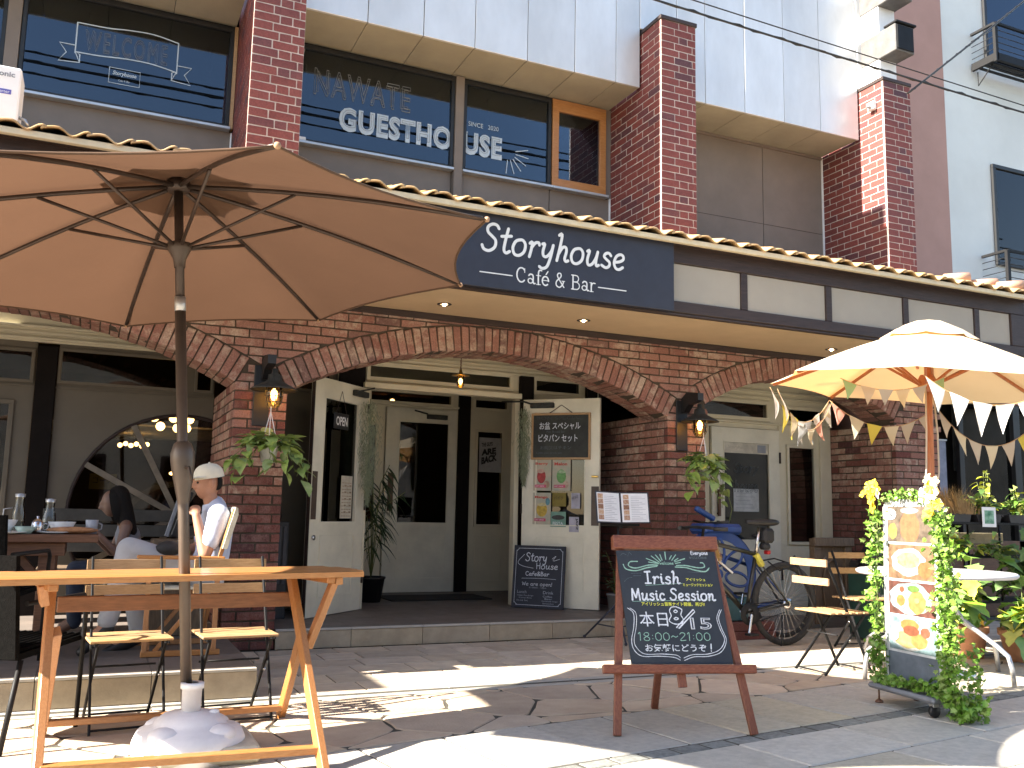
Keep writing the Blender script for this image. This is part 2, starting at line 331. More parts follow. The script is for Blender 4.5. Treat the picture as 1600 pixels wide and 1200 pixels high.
# ------------------------------------------------------------------ lettering
def face_m(origin, xdir=(1, 0, 0), ydir=(0, 0, 1)):
    x = Vector(xdir).normalized(); y = Vector(ydir).normalized(); z = x.cross(y)
    M = Matrix((x, y, z)).transposed().to_4x4(); M.translation = Vector(origin); return M
def text_mesh(s, mt, w=None, h=None, size=1.0, outline=0.0, shear=0.0, bold=0.0, space=1.0, lead=1.0, thick=0.0):
    cu = bpy.data.curves.new('lettering', 'FONT'); cu.body = s; cu.size = 1.0; cu.align_x = 'LEFT'; cu.shear = shear
    cu.space_character = space; cu.space_line = lead; cu.resolution_u = 3
    if outline: cu.fill_mode = 'NONE'; cu.bevel_depth = outline; cu.bevel_resolution = 0
    else: cu.offset = bold; cu.extrude = thick
    o = bpy.data.objects.new('tmp', cu); COL.objects.link(o)
    dg = bpy.context.evaluated_depsgraph_get(); dg.update(); me = bpy.data.meshes.new_from_object(o.evaluated_get(dg))
    bpy.data.objects.remove(o); bpy.data.curves.remove(cu)
    if not me.vertices: return me
    xs = [v.co.x for v in me.vertices]; ys = [v.co.y for v in me.vertices]
    x0, x1, y0, y1 = min(xs), max(xs), min(ys), max(ys)
    sx = w/(x1-x0) if w else None; sy = h/(y1-y0) if h else None
    if sx is None and sy is None: sx = sy = size
    sx = sx or sy; sy = sy or sx
    for v in me.vertices: v.co = Vector(((v.co.x-x0)*sx, (v.co.y-y0)*sy, v.co.z*min(sx, sy)))
    me.materials.clear(); me.materials.append(mt); me.name = 'lettering'; return me
def letter(s, mt, parent, M, w=None, h=None, center=False, name='lettering', rot=0.0, **k):
    me = text_mesh(s, mt, w, h, **k)
    if center and me.vertices:
        xs = [v.co.x for v in me.vertices]; ys = [v.co.y for v in me.vertices]
        c = Vector(((min(xs)+max(xs))/2, (min(ys)+max(ys))/2, 0))
        for v in me.vertices: v.co -= c
    R_ = Matrix.Rotation(rot, 4, 'Z'); me.transform(M @ R_)
    return add(name, me, parent)
def smooth_path(P, n=5):
    out = []
    for i in range(len(P)-1):
        p0 = P[max(i-1, 0)]; p1 = P[i]; p2 = P[i+1]; p3 = P[min(i+2, len(P)-1)]
        for k in range(n):
            t = k/n; a = []
            for j in (0, 1):
                a.append(0.5*(2*p1[j]+(p2[j]-p0[j])*t+(2*p0[j]-5*p1[j]+4*p2[j]-p3[j])*t*t+(3*p1[j]-p0[j]-3*p2[j]+p3[j])*t**3))
            out.append(tuple(a))
    out.append(P[-1]); return out
def ribbon(mb, P, w, M, smooth=True, n=4, z=0.0, rag=0.0):
    Q = smooth_path(P, n) if smooth and len(P) > 2 else list(P)
    L = []; R_ = []
    for i in range(len(Q)):
        a = Q[max(i-1, 0)]; b = Q[min(i+1, len(Q)-1)]; dx, dy = b[0]-a[0], b[1]-a[1]; d = math.hypot(dx, dy) or 1
        ww = w*(1+random.uniform(-rag, rag)); nx, ny = -dy/d*ww/2, dx/d*ww/2
        L.append((Q[i][0]+nx, Q[i][1]+ny)); R_.append((Q[i][0]-nx, Q[i][1]-ny))
    a, b = Q[0], Q[1]; d = math.hypot(b[0]-a[0], b[1]-a[1]) or 1; ux, uy = (b[0]-a[0])/d*w/2, (b[1]-a[1])/d*w/2
    cap0 = [(L[0][0]*0.75+R_[0][0]*0.25-ux*0.8, L[0][1]*0.75+R_[0][1]*0.25-uy*0.8), (L[0][0]*0.25+R_[0][0]*0.75-ux*0.8, L[0][1]*0.25+R_[0][1]*0.75-uy*0.8)]
    a, b = Q[-2], Q[-1]; d = math.hypot(b[0]-a[0], b[1]-a[1]) or 1; ux, uy = (b[0]-a[0])/d*w/2, (b[1]-a[1])/d*w/2
    cap1 = [(L[-1][0]*0.75+R_[-1][0]*0.25+ux*0.8, L[-1][1]*0.75+R_[-1][1]*0.25+uy*0.8), (L[-1][0]*0.25+R_[-1][0]*0.75+ux*0.8, L[-1][1]*0.25+R_[-1][1]*0.75+uy*0.8)]
    vs = L+R_+cap0+cap1; n_ = len(L)
    fs = [(i, i+1, n_+i+1, n_+i) for i in range(n_-1)]+[(0, 2*n_, 2*n_+1, n_), (n_-1, 2*n_-1, 2*n_+3, 2*n_+2)]
    zz = [z+.000025*i for i in range(n_)]; mb.raw([M @ Vector((x, y, q)) for (x, y), q in zip(vs, zz+zz+[z-.00002]*2+[z+.000025*n_]*2)], fs)
# hand lettering: strokes of each letter in units (x right, y up; x-height 0.55, cap 1.0), advance
STR = {
 'S': ([[(.62, .86), (.52, .98), (.34, 1.0), (.18, .88), (.20, .70), (.38, .56), (.54, .42), (.54, .18), (.34, .02), (.12, .06), (.03, .20)]], .68),
 't': ([[(.26, .92), (.20, .5), (.18, .14), (.28, .02), (.42, .10)], [(.02, .60), (.42, .66)]], .44),
 'o': ([[(.30, .58), (.12, .50), (.03, .26), (.12, .03), (.32, .0), (.50, .16), (.52, .42), (.40, .57), (.26, .57)]], .60),
 'r': ([[(.04, .50), (.14, .56), (.13, .30), (.08, .0)], [(.12, .34), (.26, .54), (.40, .57), (.44, .48)]], .46),
 'y': ([[(.04, .54), (.14, .56), (.10, .30), (.14, .12), (.28, .10), (.44, .30), (.50, .56)], [(.50, .56), (.44, .10), (.34, -.26), (.16, -.36), (.02, -.30)]], .58),
 'h': ([[(.06, .96), (.18, 1.02), (.16, .6), (.08, .0)], [(.12, .26), (.26, .52), (.40, .54), (.44, .38), (.40, .12), (.46, .02), (.56, .06)]], .58),
 'u': ([[(.04, .52), (.14, .56), (.08, .22), (.14, .02), (.30, .06), (.44, .30), (.50, .56)], [(.50, .56), (.46, .20), (.50, .02), (.60, .06)]], .62),
 's': ([[(.42, .48), (.32, .57), (.18, .54), (.12, .42), (.24, .32), (.38, .22), (.38, .08), (.24, .0), (.04, .08)]], .48),
 'e': ([[(.08, .26), (.28, .30), (.44, .40), (.42, .54), (.28, .58), (.12, .48), (.05, .24), (.14, .04), (.30, .0), (.46, .10)]], .52),
 'i': ([[(.06, .50), (.14, .55), (.12, .2), (.18, .02), (.26, .05)], [(.15, .74), (.16, .77)]], .30),
 'n': ([[(.04, .50), (.14, .56), (.12, .3), (.08, .0)], [(.12, .28), (.26, .52), (.40, .54), (.43, .38), (.40, .10), (.48, .0), (.64, .05)]], .58),
 'c': ([[(.44, .46), (.34, .57), (.16, .52), (.06, .28), (.14, .05), (.32, .0), (.46, .10)]], .52),
 'a': ([[(.42, .52), (.26, .58), (.10, .46), (.06, .2), (.16, .02), (.30, .06), (.42, .28), (.46, .56)], [(.46, .56), (.42, .2), (.48, .02), (.56, .05)]], .58),
 'f': ([[(.42, .92), (.30, 1.0), (.18, .86), (.16, .4), (.12, .0)], [(.02, .52), (.34, .54)]], .40),
 'w': ([[(.02, .54), (.10, .04), (.24, .40), (.34, .04), (.50, .56)]], .58), 'W': ([[(.0, .98), (.14, .04), (.34, .80), (.52, .04), (.74, 1.0)]], .78),
 'p': ([[(.12, .56), (.06, -.34)], [(.10, .40), (.28, .57), (.44, .44), (.40, .14), (.22, .0), (.08, .10)]], .52),
 'm': ([[(.04, .54), (.06, .0)], [(.06, .32), (.18, .54), (.28, .40), (.28, .0)], [(.28, .32), (.42, .54), (.54, .40), (.54, .0)]], .64),
 'l': ([[(.14, 1.0), (.08, .3), (.14, .02), (.24, .06)]], .26), 'd': ([[(.42, .50), (.24, .57), (.08, .40), (.08, .12), (.22, .0), (.40, .16)], [(.46, 1.0), (.42, .1), (.50, .02)]], .56),
 'k': ([[(.08, 1.0), (.06, .0)], [(.40, .54), (.10, .26), (.42, .0)]], .46), 'v': ([[(.02, .54), (.18, .02), (.40, .56)]], .44), 'b': ([[(.08, 1.0), (.08, .02)], [(.08, .40), (.26, .56), (.42, .36), (.36, .06), (.10, .02)]], .5),
 'I': ([[(.02, .97), (.42, 1.0)], [(.22, .98), (.20, .02)], [(.0, .02), (.42, .04)]], .50),
 'M': ([[(.05, .0), (.12, .98)], [(.12, .98), (.38, .20)], [(.38, .20), (.66, .98)], [(.66, .98), (.72, .0)]], .82),
 'H': ([[(.08, 1.0), (.10, .0)], [(.56, 1.0), (.54, .0)], [(.08, .5), (.56, .54)]], .66), 'C': ([[(.58, .84), (.40, 1.0), (.16, .88), (.04, .5), (.16, .1), (.40, .0), (.60, .14)]], .66),
 'B': ([[(.08, 1.0), (.08, .0)], [(.08, 1.0), (.40, .94), (.44, .68), (.10, .54)], [(.10, .54), (.52, .44), (.50, .10), (.08, .0)]], .60), 'E': ([[(.50, .96), (.08, .98), (.06, .02), (.50, .0)], [(.08, .52), (.42, .54)]], .56),
 '&': ([[(.58, .0), (.16, .70), (.24, .98), (.42, .90), (.36, .66), (.08, .34), (.10, .08), (.30, .0), (.56, .40)]], .64), '!': ([[(.12, 1.0), (.08, .30)], [(.06, .06), (.07, .02)]], .24),
 ' ': ([], .30), '1': ([[(.02, .82), (.16, 1.0), (.14, .0)]], .32), '8': ([[(.28, .52), (.08, .72), (.20, .98), (.42, .94), (.44, .70), (.26, .50), (.05, .26), (.16, .0), (.42, .02), (.48, .28), (.28, .52)]], .58),
 '5': ([[(.46, .98), (.12, .96), (.08, .58), (.34, .60), (.48, .36), (.36, .06), (.06, .04)]], .56), '2': ([[(.04, .80), (.20, 1.0), (.42, .90), (.40, .62), (.04, .02), (.48, .04)]], .56),
 '0': ([[(.26, 1.0), (.06, .78), (.04, .26), (.22, .0), (.44, .20), (.46, .74), (.26, 1.0)]], .56), ':': ([[(.10, .62), (.10, .66)], [(.10, .2), (.10, .24)]], .24), '~': ([[(.02, .42), (.16, .58), (.36, .42), (.52, .56)]], .6),
}
def hand(mb, s, M, x, y, size, w, gap=0.06, shear=0.0, rag=0.0, fit=None, z=0.0):
    adv = sum(STR[c][1]+gap for c in s); k = (fit/adv if fit else size); cx = x
    for c in s:
        for st in STR[c][0]:
            ribbon(mb, [(cx+(p[0]+shear*p[1])*k, y+p[1]*size) for p in st], w, M, z=z, rag=rag); z += .0004
        cx += (STR[c][1]+gap)*k
    return cx

# ================================================================== GROUND
g = MB().box(-60, 60, -40, 60, -0.4, -0.007, 0); go = g.build('ground', M_GROUT); go['kind'] = 'structure'
mat('wide_ground', (0.30, 0.27, 0.24), 0.85, bump=0.2)
def clip_poly(poly, a, b, c):
    """keep the part of the polygon where a*x+b*y <= c"""
    out = []
    for i in range(len(poly)):
        p, q = poly[i], poly[(i+1) % len(poly)]; dp = a*p[0]+b*p[1]-c; dq = a*q[0]+b*q[1]-c
        if dp <= 0: out.append(p)
        if (dp < 0 < dq) or (dq < 0 < dp):
            t = dp/(dp-dq); out.append((p[0]+(q[0]-p[0])*t, p[1]+(q[1]-p[1])*t))
    return out
def shrink(poly, d):
    n = len(poly); A = sum(poly[i][0]*poly[(i+1) % n][1]-poly[(i+1) % n][0]*poly[i][1] for i in range(n))
    if A < 0: poly = poly[::-1]
    out = list(poly)
    for i in range(n):
        p, q = poly[i], poly[(i+1) % n]; ex, ey = q[0]-p[0], q[1]-p[1]; L = math.hypot(ex, ey)
        if L < 1e-5: continue
        nx, ny = ey/L, -ex/L; out = clip_poly(out, nx, ny, nx*p[0]+ny*p[1]-d)
        if len(out) < 3: return []
    return out
def slab(name, poly, mt, parent, z=0.0, th=0.05, ch=0.004):
    """one paving stone, its own mesh, origin at its middle"""
    cx = sum(p[0] for p in poly)/len(poly); cy = sum(p[1] for p in poly)/len(poly)
    return MB().prism([(p[0]-cx, p[1]-cy) for p in poly], 'z', -th, 0, ch).build(name, mt, parent, (cx, cy, z))
def boxmesh(name, sx, sy, sz, mt, ch=0.004):
    return MB().box(-sx/2, sx/2, -sy/2, sy/2, -sz, 0, ch).mesh(name, mt)
EDGE0, EDGEM = 4.286, 0.161                       # street line: y = EDGE0 + EDGEM*x
ANG = math.atan(EDGEM)
# terrace of rectangular stones in front of the doors
ter = struct('terrace')
y = 5.87; row = 0
while y < 7.68:
    d = random.choice((0.26, 0.31, 0.36)); y1 = min(y+d, 7.69)
    if y1-y < 0.1: break
    x = -3.0+random.uniform(0, .3)
    while x < 9.6:
        w = random.choice((0.30, 0.42, 0.52, 0.62))
        if x+w > 1.0 or y < 5.5:
            xa = max(x, 1.0)
            if x+w-xa > 0.06: slab('stone', [(xa+.005, y+.005), (x+w-.005, y+.005), (x+w-.005, y1-.005), (xa+.005, y1-.005)], M_TERR, ter, random.uniform(-.002, .001))
        x += w
    y = y1
# two kerb bands and the drain slot along the terrace
dr = struct('drain_channel')
for yy, w_, mt, z_ in ((5.835, .055, M_STEPEDGE, 0.0), (5.765, .05, M_SETT, -0.012), (5.70, .06, M_STEPEDGE, 0.001)):
    x = -3.2
    while x < 9.6:
        L_ = 0.9; MB().box(-L_/2+.003, L_/2-.003, -w_/2, w_/2, -.05, 0, .004).build('channel_stone', mt, dr, (x+L_/2, yy, z_)); x += L_
# crazy paving
cp = struct('crazy_paving')
random.seed(21); seeds = []
tries = 0
while tries < 9000:
    tries += 1; p = (random.uniform(-3.2, 9.8), random.uniform(3.6, 6.2))
    if EDGE0+EDGEM*p[0]-.25 < p[1] < 5.95 and all(math.hypot((p[0]-q[0])*.8, p[1]-q[1]) > .36 for q in seeds): seeds.append(p)
for i, p in enumerate(seeds):
    poly = [(p[0]-.9, p[1]-.9), (p[0]+.9, p[1]-.9), (p[0]+.9, p[1]+.9), (p[0]-.9, p[1]+.9)]
    for q in seeds:
        if q is p or abs(q[0]-p[0]) > 1.8: continue
        a, b = q[0]-p[0], q[1]-p[1]; poly = clip_poly(poly, a, b, a*(p[0]+q[0])/2+b*(p[1]+q[1])/2)
        if len(poly) < 3: break
    poly = clip_poly(poly, 0, 1, 5.665) if len(poly) >= 3 else []
    poly = clip_poly(poly, EDGEM, -1, -EDGE0-0.004) if len(poly) >= 3 else []
    if len(poly) < 3: continue
    poly = shrink(poly, .006)
    if len(poly) < 3: continue
    # nick the corners and bow the edges so the stones look split, not drawn
    out = []
    for k in range(len(poly)):
        a, b = poly[k], poly[(k+1) % len(poly)]; L_ = math.hypot(b[0]-a[0], b[1]-a[1])
        if L_ < .05: out.append(a); continue
        for t in (.12, .5, .88):
            if t == .5 and L_ < .22: continue
            dx, dy = (b[1]-a[1])/L_, -(b[0]-a[0])/L_; j = -abs(random.gauss(0, .006)) if t == .5 else -0.001
            on_edge = abs(a[1]-EDGE0-EDGEM*a[0]) < .02 and abs(b[1]-EDGE0-EDGEM*b[0]) < .02
            if on_edge: j = 0
            out.append((a[0]+(b[0]-a[0])*t+dx*j, a[1]+(b[1]-a[1])*t+dy*j))
    slab('flagstone', out, M_FLAG, cp, random.uniform(-.003, .002), ch=.005)
# street of granite pavers, rows along the street line
stp = struct('street_paving')
ca, sa = math.cos(ANG), math.sin(ANG)
random.seed(5)
def street(u, v): return (u*ca-v*(-sa)*(-1)*0+(-sa)*v*(-1)*(-1), EDGE0+u*sa+v*ca)
pv = {}
def paver_row(v0, v1, off, wmin=.36, wmax=.52, names='paver', mats=(M_PAVER, M_PAVER, M_PAVERY), zz=0.0, u0=-4.5, u1=10.5):
    u = u0+off
    while u < u1:
        w = random.uniform(wmin, wmax); cu, cv = u+w/2, (v0+v1)/2
        mt = random.choice(mats)
        key = (round(w/.02), round((v1-v0)*50), mt.name)
        if key not in pv: pv[key] = MB().box(-(key[0]*.02)/2+.006, (key[0]*.02)/2-.006, -(v1-v0)/2+.006, (v1-v0)/2-.006, -.05, 0, .006).mesh(names, mt)
        w = key[0]*.02; cu = u+w/2
        add(names, pv[key], stp, (cu*ca-cv*sa, EDGE0+cu*sa+cv*ca, zz+random.uniform(-.0025, .001)), (0, 0, ANG)); u += w
paver_row(-.715, 0.0, 0.1)
paver_row(-.715-.115, -.715, 0.0, .16, .24, 'sett', (M_SETT,), -0.004, 0.0, 9.5)
v = -.83; k = 0
while v > -4.2:
    d = .46 if v > -2 else .5; paver_row(v-d, v, (k*.27) % .5, .6, .82); v -= d; k += 1
far = MB().box(-30, 30, -30, -.0, -.06, -.003, 0).build('street', MATS['wide_ground']); far['kind'] = 'structure'
far.location = (0, 0.0, 0)

# ================================================================== STEPS AND PORCH FLOOR
def platform(nm, x0, x1, y0, y1, h, tile, fr_w):
    s = struct(nm)
    MB().box(x0+.02, x1-.02, y0+.02, y1, -.02, h-.012, 0).build('core', M_GROUT, s)
    x = x0
    while x < x1-.01:
        w = min(fr_w, x1-x); MB().box(x+.002, x+w-.002, y0+.003, y0+.02, 0.002, h-.02, .002).build('riser_tile', M_STEPFR, s)
        MB().box(x+.0015, x+w-.0015, y0-.004, y0+.03, h-.018, h, .003).build('nosing', M_STEPEDGE, s)
        y = y0+.034
        while y < y1-.05:
            d = min(tile, y1-y); MB().box(-w/2+.0015, w/2-.0015, -d/2+.0015, d/2-.0015, -.012, 0, .001).build('floor_tile', M_STEPTOP, s, (x+w/2, y+d/2, h)); y += d
        x += w
    return s
sL = platform('left_platform', -3.2, 0.99, 5.85, 9.08, 0.172, .55, .60)
for y in (5.87, 6.47, 7.07, 7.67): MB().box(.985, .995, y+.002, min(y+.6, 7.7)-.002, .002, .152, .001).build('riser_tile', M_STEPFR, sL)
sC = platform('entrance_step', 1.43, 5.16, 7.70, 10.75, 0.160, .60, .62)
# floor of the right bay
fr = struct('right_bay_floor'); MB().box(5.2, 9.6, 7.70, 8.9, -.03, .004, 0).build('core', M_STEPTOP, fr)

# ================================================================== BRICKWORK
CZ = 0.0757; BL = 0.234; GAP = 0.013
VAR = []
def brick_meshes(mt, n=6, seed=1):
    """unit-ish bricks (1 x 1 x 1, centred) with uneven edges; scaled per object"""
    random.seed(seed); out = []
    for i in range(n):
        mb = MB().box(-.5, .5, -.5, .5, -.5, .5, 0)
        me = mb.mesh('brick', mt)
        bm = bmesh.new(); bm.from_mesh(me)
        for v in bm.verts: v.co += Vector((random.uniform(-.012, .012), random.uniform(-.03, .03), random.uniform(-.04, .04)))
        bmesh.ops.bevel(bm, geom=list(bm.edges), offset=.035, segments=1, affect='EDGES', clamp_overlap=True)
        bm.to_mesh(me); bm.free(); out.append(me)
    return out
BM_OLD = brick_meshes(M_BRICK, 6, 1); BM_LOW = brick_meshes(M_BRICKLOW, 6, 2); BM_TILE = brick_meshes(M_TILEBRICK, 6, 3)
def brick(ms, parent, cx, cy, cz, sx, sy, sz, rot=(0, 0, 0), j=0.0):
    return add('brick', random.choice(ms), parent, (cx, cy+random.uniform(-j, j), cz), rot, (sx, sy, sz))
def wall_courses(parent, ms_of_z, axis, fixed, a0, a1, z0, z1, pitch, length, gap, depth, corner=None, face=-1, j=.002, pat='run', ph=0):
    """lay bricks on a plane: axis 'x' = face looks to -Y at y=fixed; axis 'y' = face looks to -X (face=-1) or +X (face=1) at x=fixed"""
    n = max(1, round((z1-z0)/pitch)); p = (z1-z0)/n
    for r in range(n):
        z = z0+p*(r+.5); a = a0; odd = (r+ph) % 2
        seq = []
        if pat == 'run':
            first = length*.5 if odd else length
            while a < a1-.02:
                w = min(first, a1-a); rest = a1-(a+w)
                if 0 < rest < .04: w = a1-a
                seq.append((a, w)); a += w; first = length
        else:                                        # header and stretcher mixed
            k = 0 if odd else 1
            while a < a1-.01:
                w = length if k % 2 else length*.48
                if k == 0 and odd: w = length*.75
                w = min(w, a1-a); rest = a1-(a+w)
                if 0 < rest < .03: w = a1-a
                seq.append((a, w)); a += w; k += 1
        for a, w in seq:
            ms = ms_of_z(z)
            if axis == 'x': brick(ms, parent, a+w/2, fixed+depth/2, z, w-gap, depth, p-gap, j=j)
            else: brick(ms, parent, fixed-face*depth/2, a+w/2, z, depth, w-gap, p-gap, j=0)
def pier(label, x0, x1, y0, y1, z0, z1, left=True, right=False, both=None, leftend=None):
    t = thing('brick_pier', label, 'brick pier', (0, 0, 0), group='brick piers carrying the arches')
    MB().box(x0+.008, x1-.008, y0+.008, y1, z0, z1, 0).build('mortar', M_MORTAR, t)
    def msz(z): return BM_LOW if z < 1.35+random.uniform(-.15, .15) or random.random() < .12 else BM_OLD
    wall_courses(t, msz, 'x', y0, x0, x1, z0, z1, CZ, BL, GAP, .06)
    if left: wall_courses(t, msz, 'y', x0, y0+.062, leftend or y1, z0, z1, CZ, BL, GAP, .05, face=-1, ph=1)
    if right: wall_courses(t, msz, 'y', x1, y0+.062, y1, z0, z1, CZ, BL, GAP, .05, face=1, ph=1)
    return t
YW = 7.72
random.seed(11)
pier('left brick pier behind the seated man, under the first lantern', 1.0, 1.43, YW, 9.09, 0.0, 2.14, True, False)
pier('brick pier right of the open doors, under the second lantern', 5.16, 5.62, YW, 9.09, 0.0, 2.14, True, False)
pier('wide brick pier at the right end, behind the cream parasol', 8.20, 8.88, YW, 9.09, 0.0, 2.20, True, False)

ADEP = 0.44; ZTOP = 2.868
def arch(label, xa, xb, zs, za, xl, xr, zl, zr):
    """segmental brick arch from xa to xb, springing zs, crown za; spandrel wall from xl to xr"""
    t = thing('brick_arch', label, 'brick arch', (0, 0, 0), group='segmental brick arches of the arcade')
    hs = (xb-xa)/2; ri = za-zs; R0 = (hs*hs+ri*ri)/(2*ri); cx = (xa+xb)/2; cz = za-R0; RO = R0+.228
    th = math.asin(hs/R0); nv = round(2*th*(R0+.1)/.0757)
    # mortar backing
    pts = []
    for i in range(41):
        a = -th+2*th*i/40; pts.append((cx+(R0+.006)*math.sin(a), cz+(R0+.006)*math.cos(a)))
    poly = [(xl, ZTOP), (xl, zl)]+([(xa, zl)] if xa-xl > .01 else [])+pts+([(xb, zr)] if xr-xb > .01 else [])+[(xr, zr), (xr, ZTOP)]
    MB().prism(poly, 'y', YW+ADEP, YW+.010).build('mortar', M_MORTAR, t)
    for i in range(nv):
        a = -th+2*th*(i+.5)/nv; rc = R0+.112
        for k, (ya, yb) in enumerate(((YW-.002, YW+.21), (YW+.222, YW+ADEP-.004))):
            if k == 1:
                brick(BM_OLD, t, cx+(R0+.05)*math.sin(a), (ya+yb)/2, cz+(R0+.05)*math.cos(a), 2*th*R0/nv-.010, yb-ya, .10, (0, a, 0)); continue
            brick(BM_OLD, t, cx+rc*math.sin(a), (ya+yb)/2, cz+rc*math.cos(a), 2*th*R0/nv-.009, yb-ya, .222, (0, a+random.uniform(-.008, .008), 0), j=.002)
    # spandrel courses, cut along the back of the ring
    n = round((ZTOP-2.14)/CZ); p = (ZTOP-2.14)/n
    for r in range(n):
        z0_ = 2.14+p*r; z1_ = z0_+p; x = -3.0-(BL/2 if r % 2 else 0)
        while x < 9.4:
            a, b = x+GAP/2, x+BL-GAP/2; x += BL
            if not (xl <= (a+b)/2 < xr): continue
            rect = [(a, z0_+GAP/2), (b, z0_+GAP/2), (b, z1_-GAP/2), (a, z1_-GAP/2)]
            inside = [math.hypot(q[0]-cx, q[1]-cz) < RO+.010 for q in rect]
            mid = ((a+b)/2-cx, (z0_+z1_)/2-cz)
            if not any(inside) and not (a < cx < b and z0_-cz < RO+.01 and z1_-cz > 0 and z0_ > zs):
                brick(BM_OLD, t, (a+b)/2, YW+.03, (z0_+z1_)/2, b-a, .06, z1_-z0_-GAP, j=.002); continue
            if z1_-GAP/2 < zs-.02 and (b < xa+.02 or a > xb-.02):
                brick(BM_OLD, t, (a+b)/2, YW+.03, (z0_+z1_)/2, b-a, .06, z1_-z0_-GAP, j=.002); continue
            ang = math.atan2(mid[0], mid[1])
            if abs(ang) > th:                          # beyond the end of the ring: cut along its end face
                sg = 1 if ang > 0 else -1; nx, nz = sg*math.cos(th), -math.sin(th)
                if max(q[1] for q in rect) > cz+(RO+.02)*math.cos(th): nx, nz = sg*math.sin(th), math.cos(th); poly = clip_poly(rect, -nx, -nz, -(nx*cx+nz*cz+RO+.010)) or clip_poly(rect, -sg*math.cos(th), math.sin(th), -(sg*math.cos(th)*cx-math.sin(th)*cz+.010))
                else: poly = clip_poly(rect, -nx, -nz, -(nx*cx+nz*cz+.010))
            else:
                nx, nz = math.sin(ang), math.cos(ang)  # keep what is outside the tangent line
                poly = clip_poly(rect, -nx, -nz, -(nx*cx+nz*cz+RO+.010))
            if len(poly) < 3: continue
            A = abs(sum(poly[i][0]*poly[(i+1) % len(poly)][1]-poly[(i+1) % len(poly)][0]*poly[i][1] for i in range(len(poly))))/2
            if A < .0008: continue
            mx = sum(q[0] for q in poly)/len(poly); mz = sum(q[1] for q in poly)/len(poly)
            MB().prism([(q[0]-mx, q[1]-mz) for q in poly], 'y', .06, 0, .003).build('brick', M_BRICK, t, (mx, YW+random.uniform(-.002, .002), mz))
    return t
random.seed(12)
arch('wide central brick arch over the open entrance doors', 1.43, 5.16, 2.09, 2.575, 1.215, 5.39, 2.14, 2.14)
arch('left brick arch behind the brown parasol', -2.73, 1.0, 2.13, 2.60, -3.0, 1.213, 2.14, 2.14)
arch('narrow right brick arch above the bicycle doors', 5.62, 8.20, 2.25, 2.61, 5.392, 8.88, 2.14, 2.20)

# ================================================================== UPPER PILLARS
def pillar(label, x0, x1, z0, z1, yb, seed, capped=True):
    random.seed(seed)
    t = thing('brick_pillar', label, 'brick pillar', (0, 0, 0), group='brick tile pillars of the upper front')
    y0 = 7.75
    MB().box(x0+.003, x1-.003, y0+.003, yb, z0, z1, 0).build('mortar', M_MORTARW, t)
    ms = lambda z: BM_TILE
    zt = min(z1, 6.33)
    wall_courses(t, ms, 'x', y0, x0, x1, z0, zt, .0795, .225, .010, .02, pat='mix', j=0)
    wall_courses(t, ms, 'y', x0, y0+.0225, yb, z0, zt, .0795, .225, .010, .02, face=-1, pat='run', j=0, ph=1)
    if z1 > zt+.1:
        mb = MB(); n = int((z1-zt)/.0795)
        for r in range(n):
            z = zt+.0795*(r+.5); x = x0-(.1125 if r % 2 else 0)
            while x < x1:
                a, b = max(x, x0), min(x+.225, x1); x += .225
                if b-a > .02: mb.box(a+.0045, b-.0045, y0, y0+.02, z-.035, z+.035, 0)
        st = mb.build('upper_bricks', M_TILEBRICK, t); st['kind'] = 'stuff'
    if capped: MB().box(x0-.012, x1+.012, y0-.012, 8.13, z1, z1+.045, .004).build('coping', M_DARKWOOD, t)
    return t
pillar('tall brick pillar between the welcome window and the lettered window', .974, 1.42, 3.70, 9.5, 8.79, 31, False)
pillar('tall brick pillar beyond the left edge of the picture', -3.18, -2.73, 3.70, 9.5, 8.79, 30, False)
pillar('middle brick pillar with a dark coping, right of the wooden window', 5.12, 5.56, 3.70, 6.33, 8.79, 32)
pillar('right brick pillar below the two black boxes', 8.25, 8.69, 3.70, 6.33, 8.79, 33)

# ================================================================== GUESTHOUSE UPPER FRONT
B = thing('guesthouse_building', 'upper storey of the guesthouse with metal cladding, brown siding and dark lettered windows', 'building', (0, 0, 0))
YM, YS = 8.13, 8.80
ZM = 5.715
joints = [-2.42, -1.86, -1.30, -.74, -.18, .38, .955, None, 1.44, 2.07, 2.63, 3.17, 3.75, 4.30, 4.80, 5.10, None, 5.58, 5.96, 6.51, 7.08, 7.63, 8.23]
random.seed(3)
for a, b in zip(joints, joints[1:]):
    if a is None or b is None: continue
    MB().box(a+.004, b-.004, YM+random.uniform(-.002, .002), YM+.03, ZM, 9.4, .003).build('metal_panel', M_METAL, B)
    MB().box(a+.003, b-.003, YM+.03, YS-.002, ZM+.004, ZM+.03, .002).build('soffit_panel', M_USOFFIT, B)
for a, b in ((.955, 1.44), (5.10, 5.58)):                     # above the pillars
    MB().box(a+.004, b-.004, YM, YM+.03, 6.40 if a > 2 else 9.4, 9.6, .003).build('metal_panel', M_METAL, B)
for a, b in ((8.235, 8.70),): MB().box(a, b, YM-.01, YM+.03, 6.37, 9.4, .003).build('metal_panel', M_METAL, B)
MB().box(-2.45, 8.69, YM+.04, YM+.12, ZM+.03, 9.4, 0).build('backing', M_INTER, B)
MB().box(5.04, 8.30, YS+.045, YS+.10, 3.5, 5.80, 0).build('backing', M_INTER, B); MB().box(5.04, 5.12, YS-.01, YS+.045, 4.66, 5.72, 0).build('reveal', M_SIDING, B); MB().box(5.56, 8.25, YS-.03, YS-.001, ZM-.03, ZM+.002, .002).build('top_trim', M_SIDING, B)
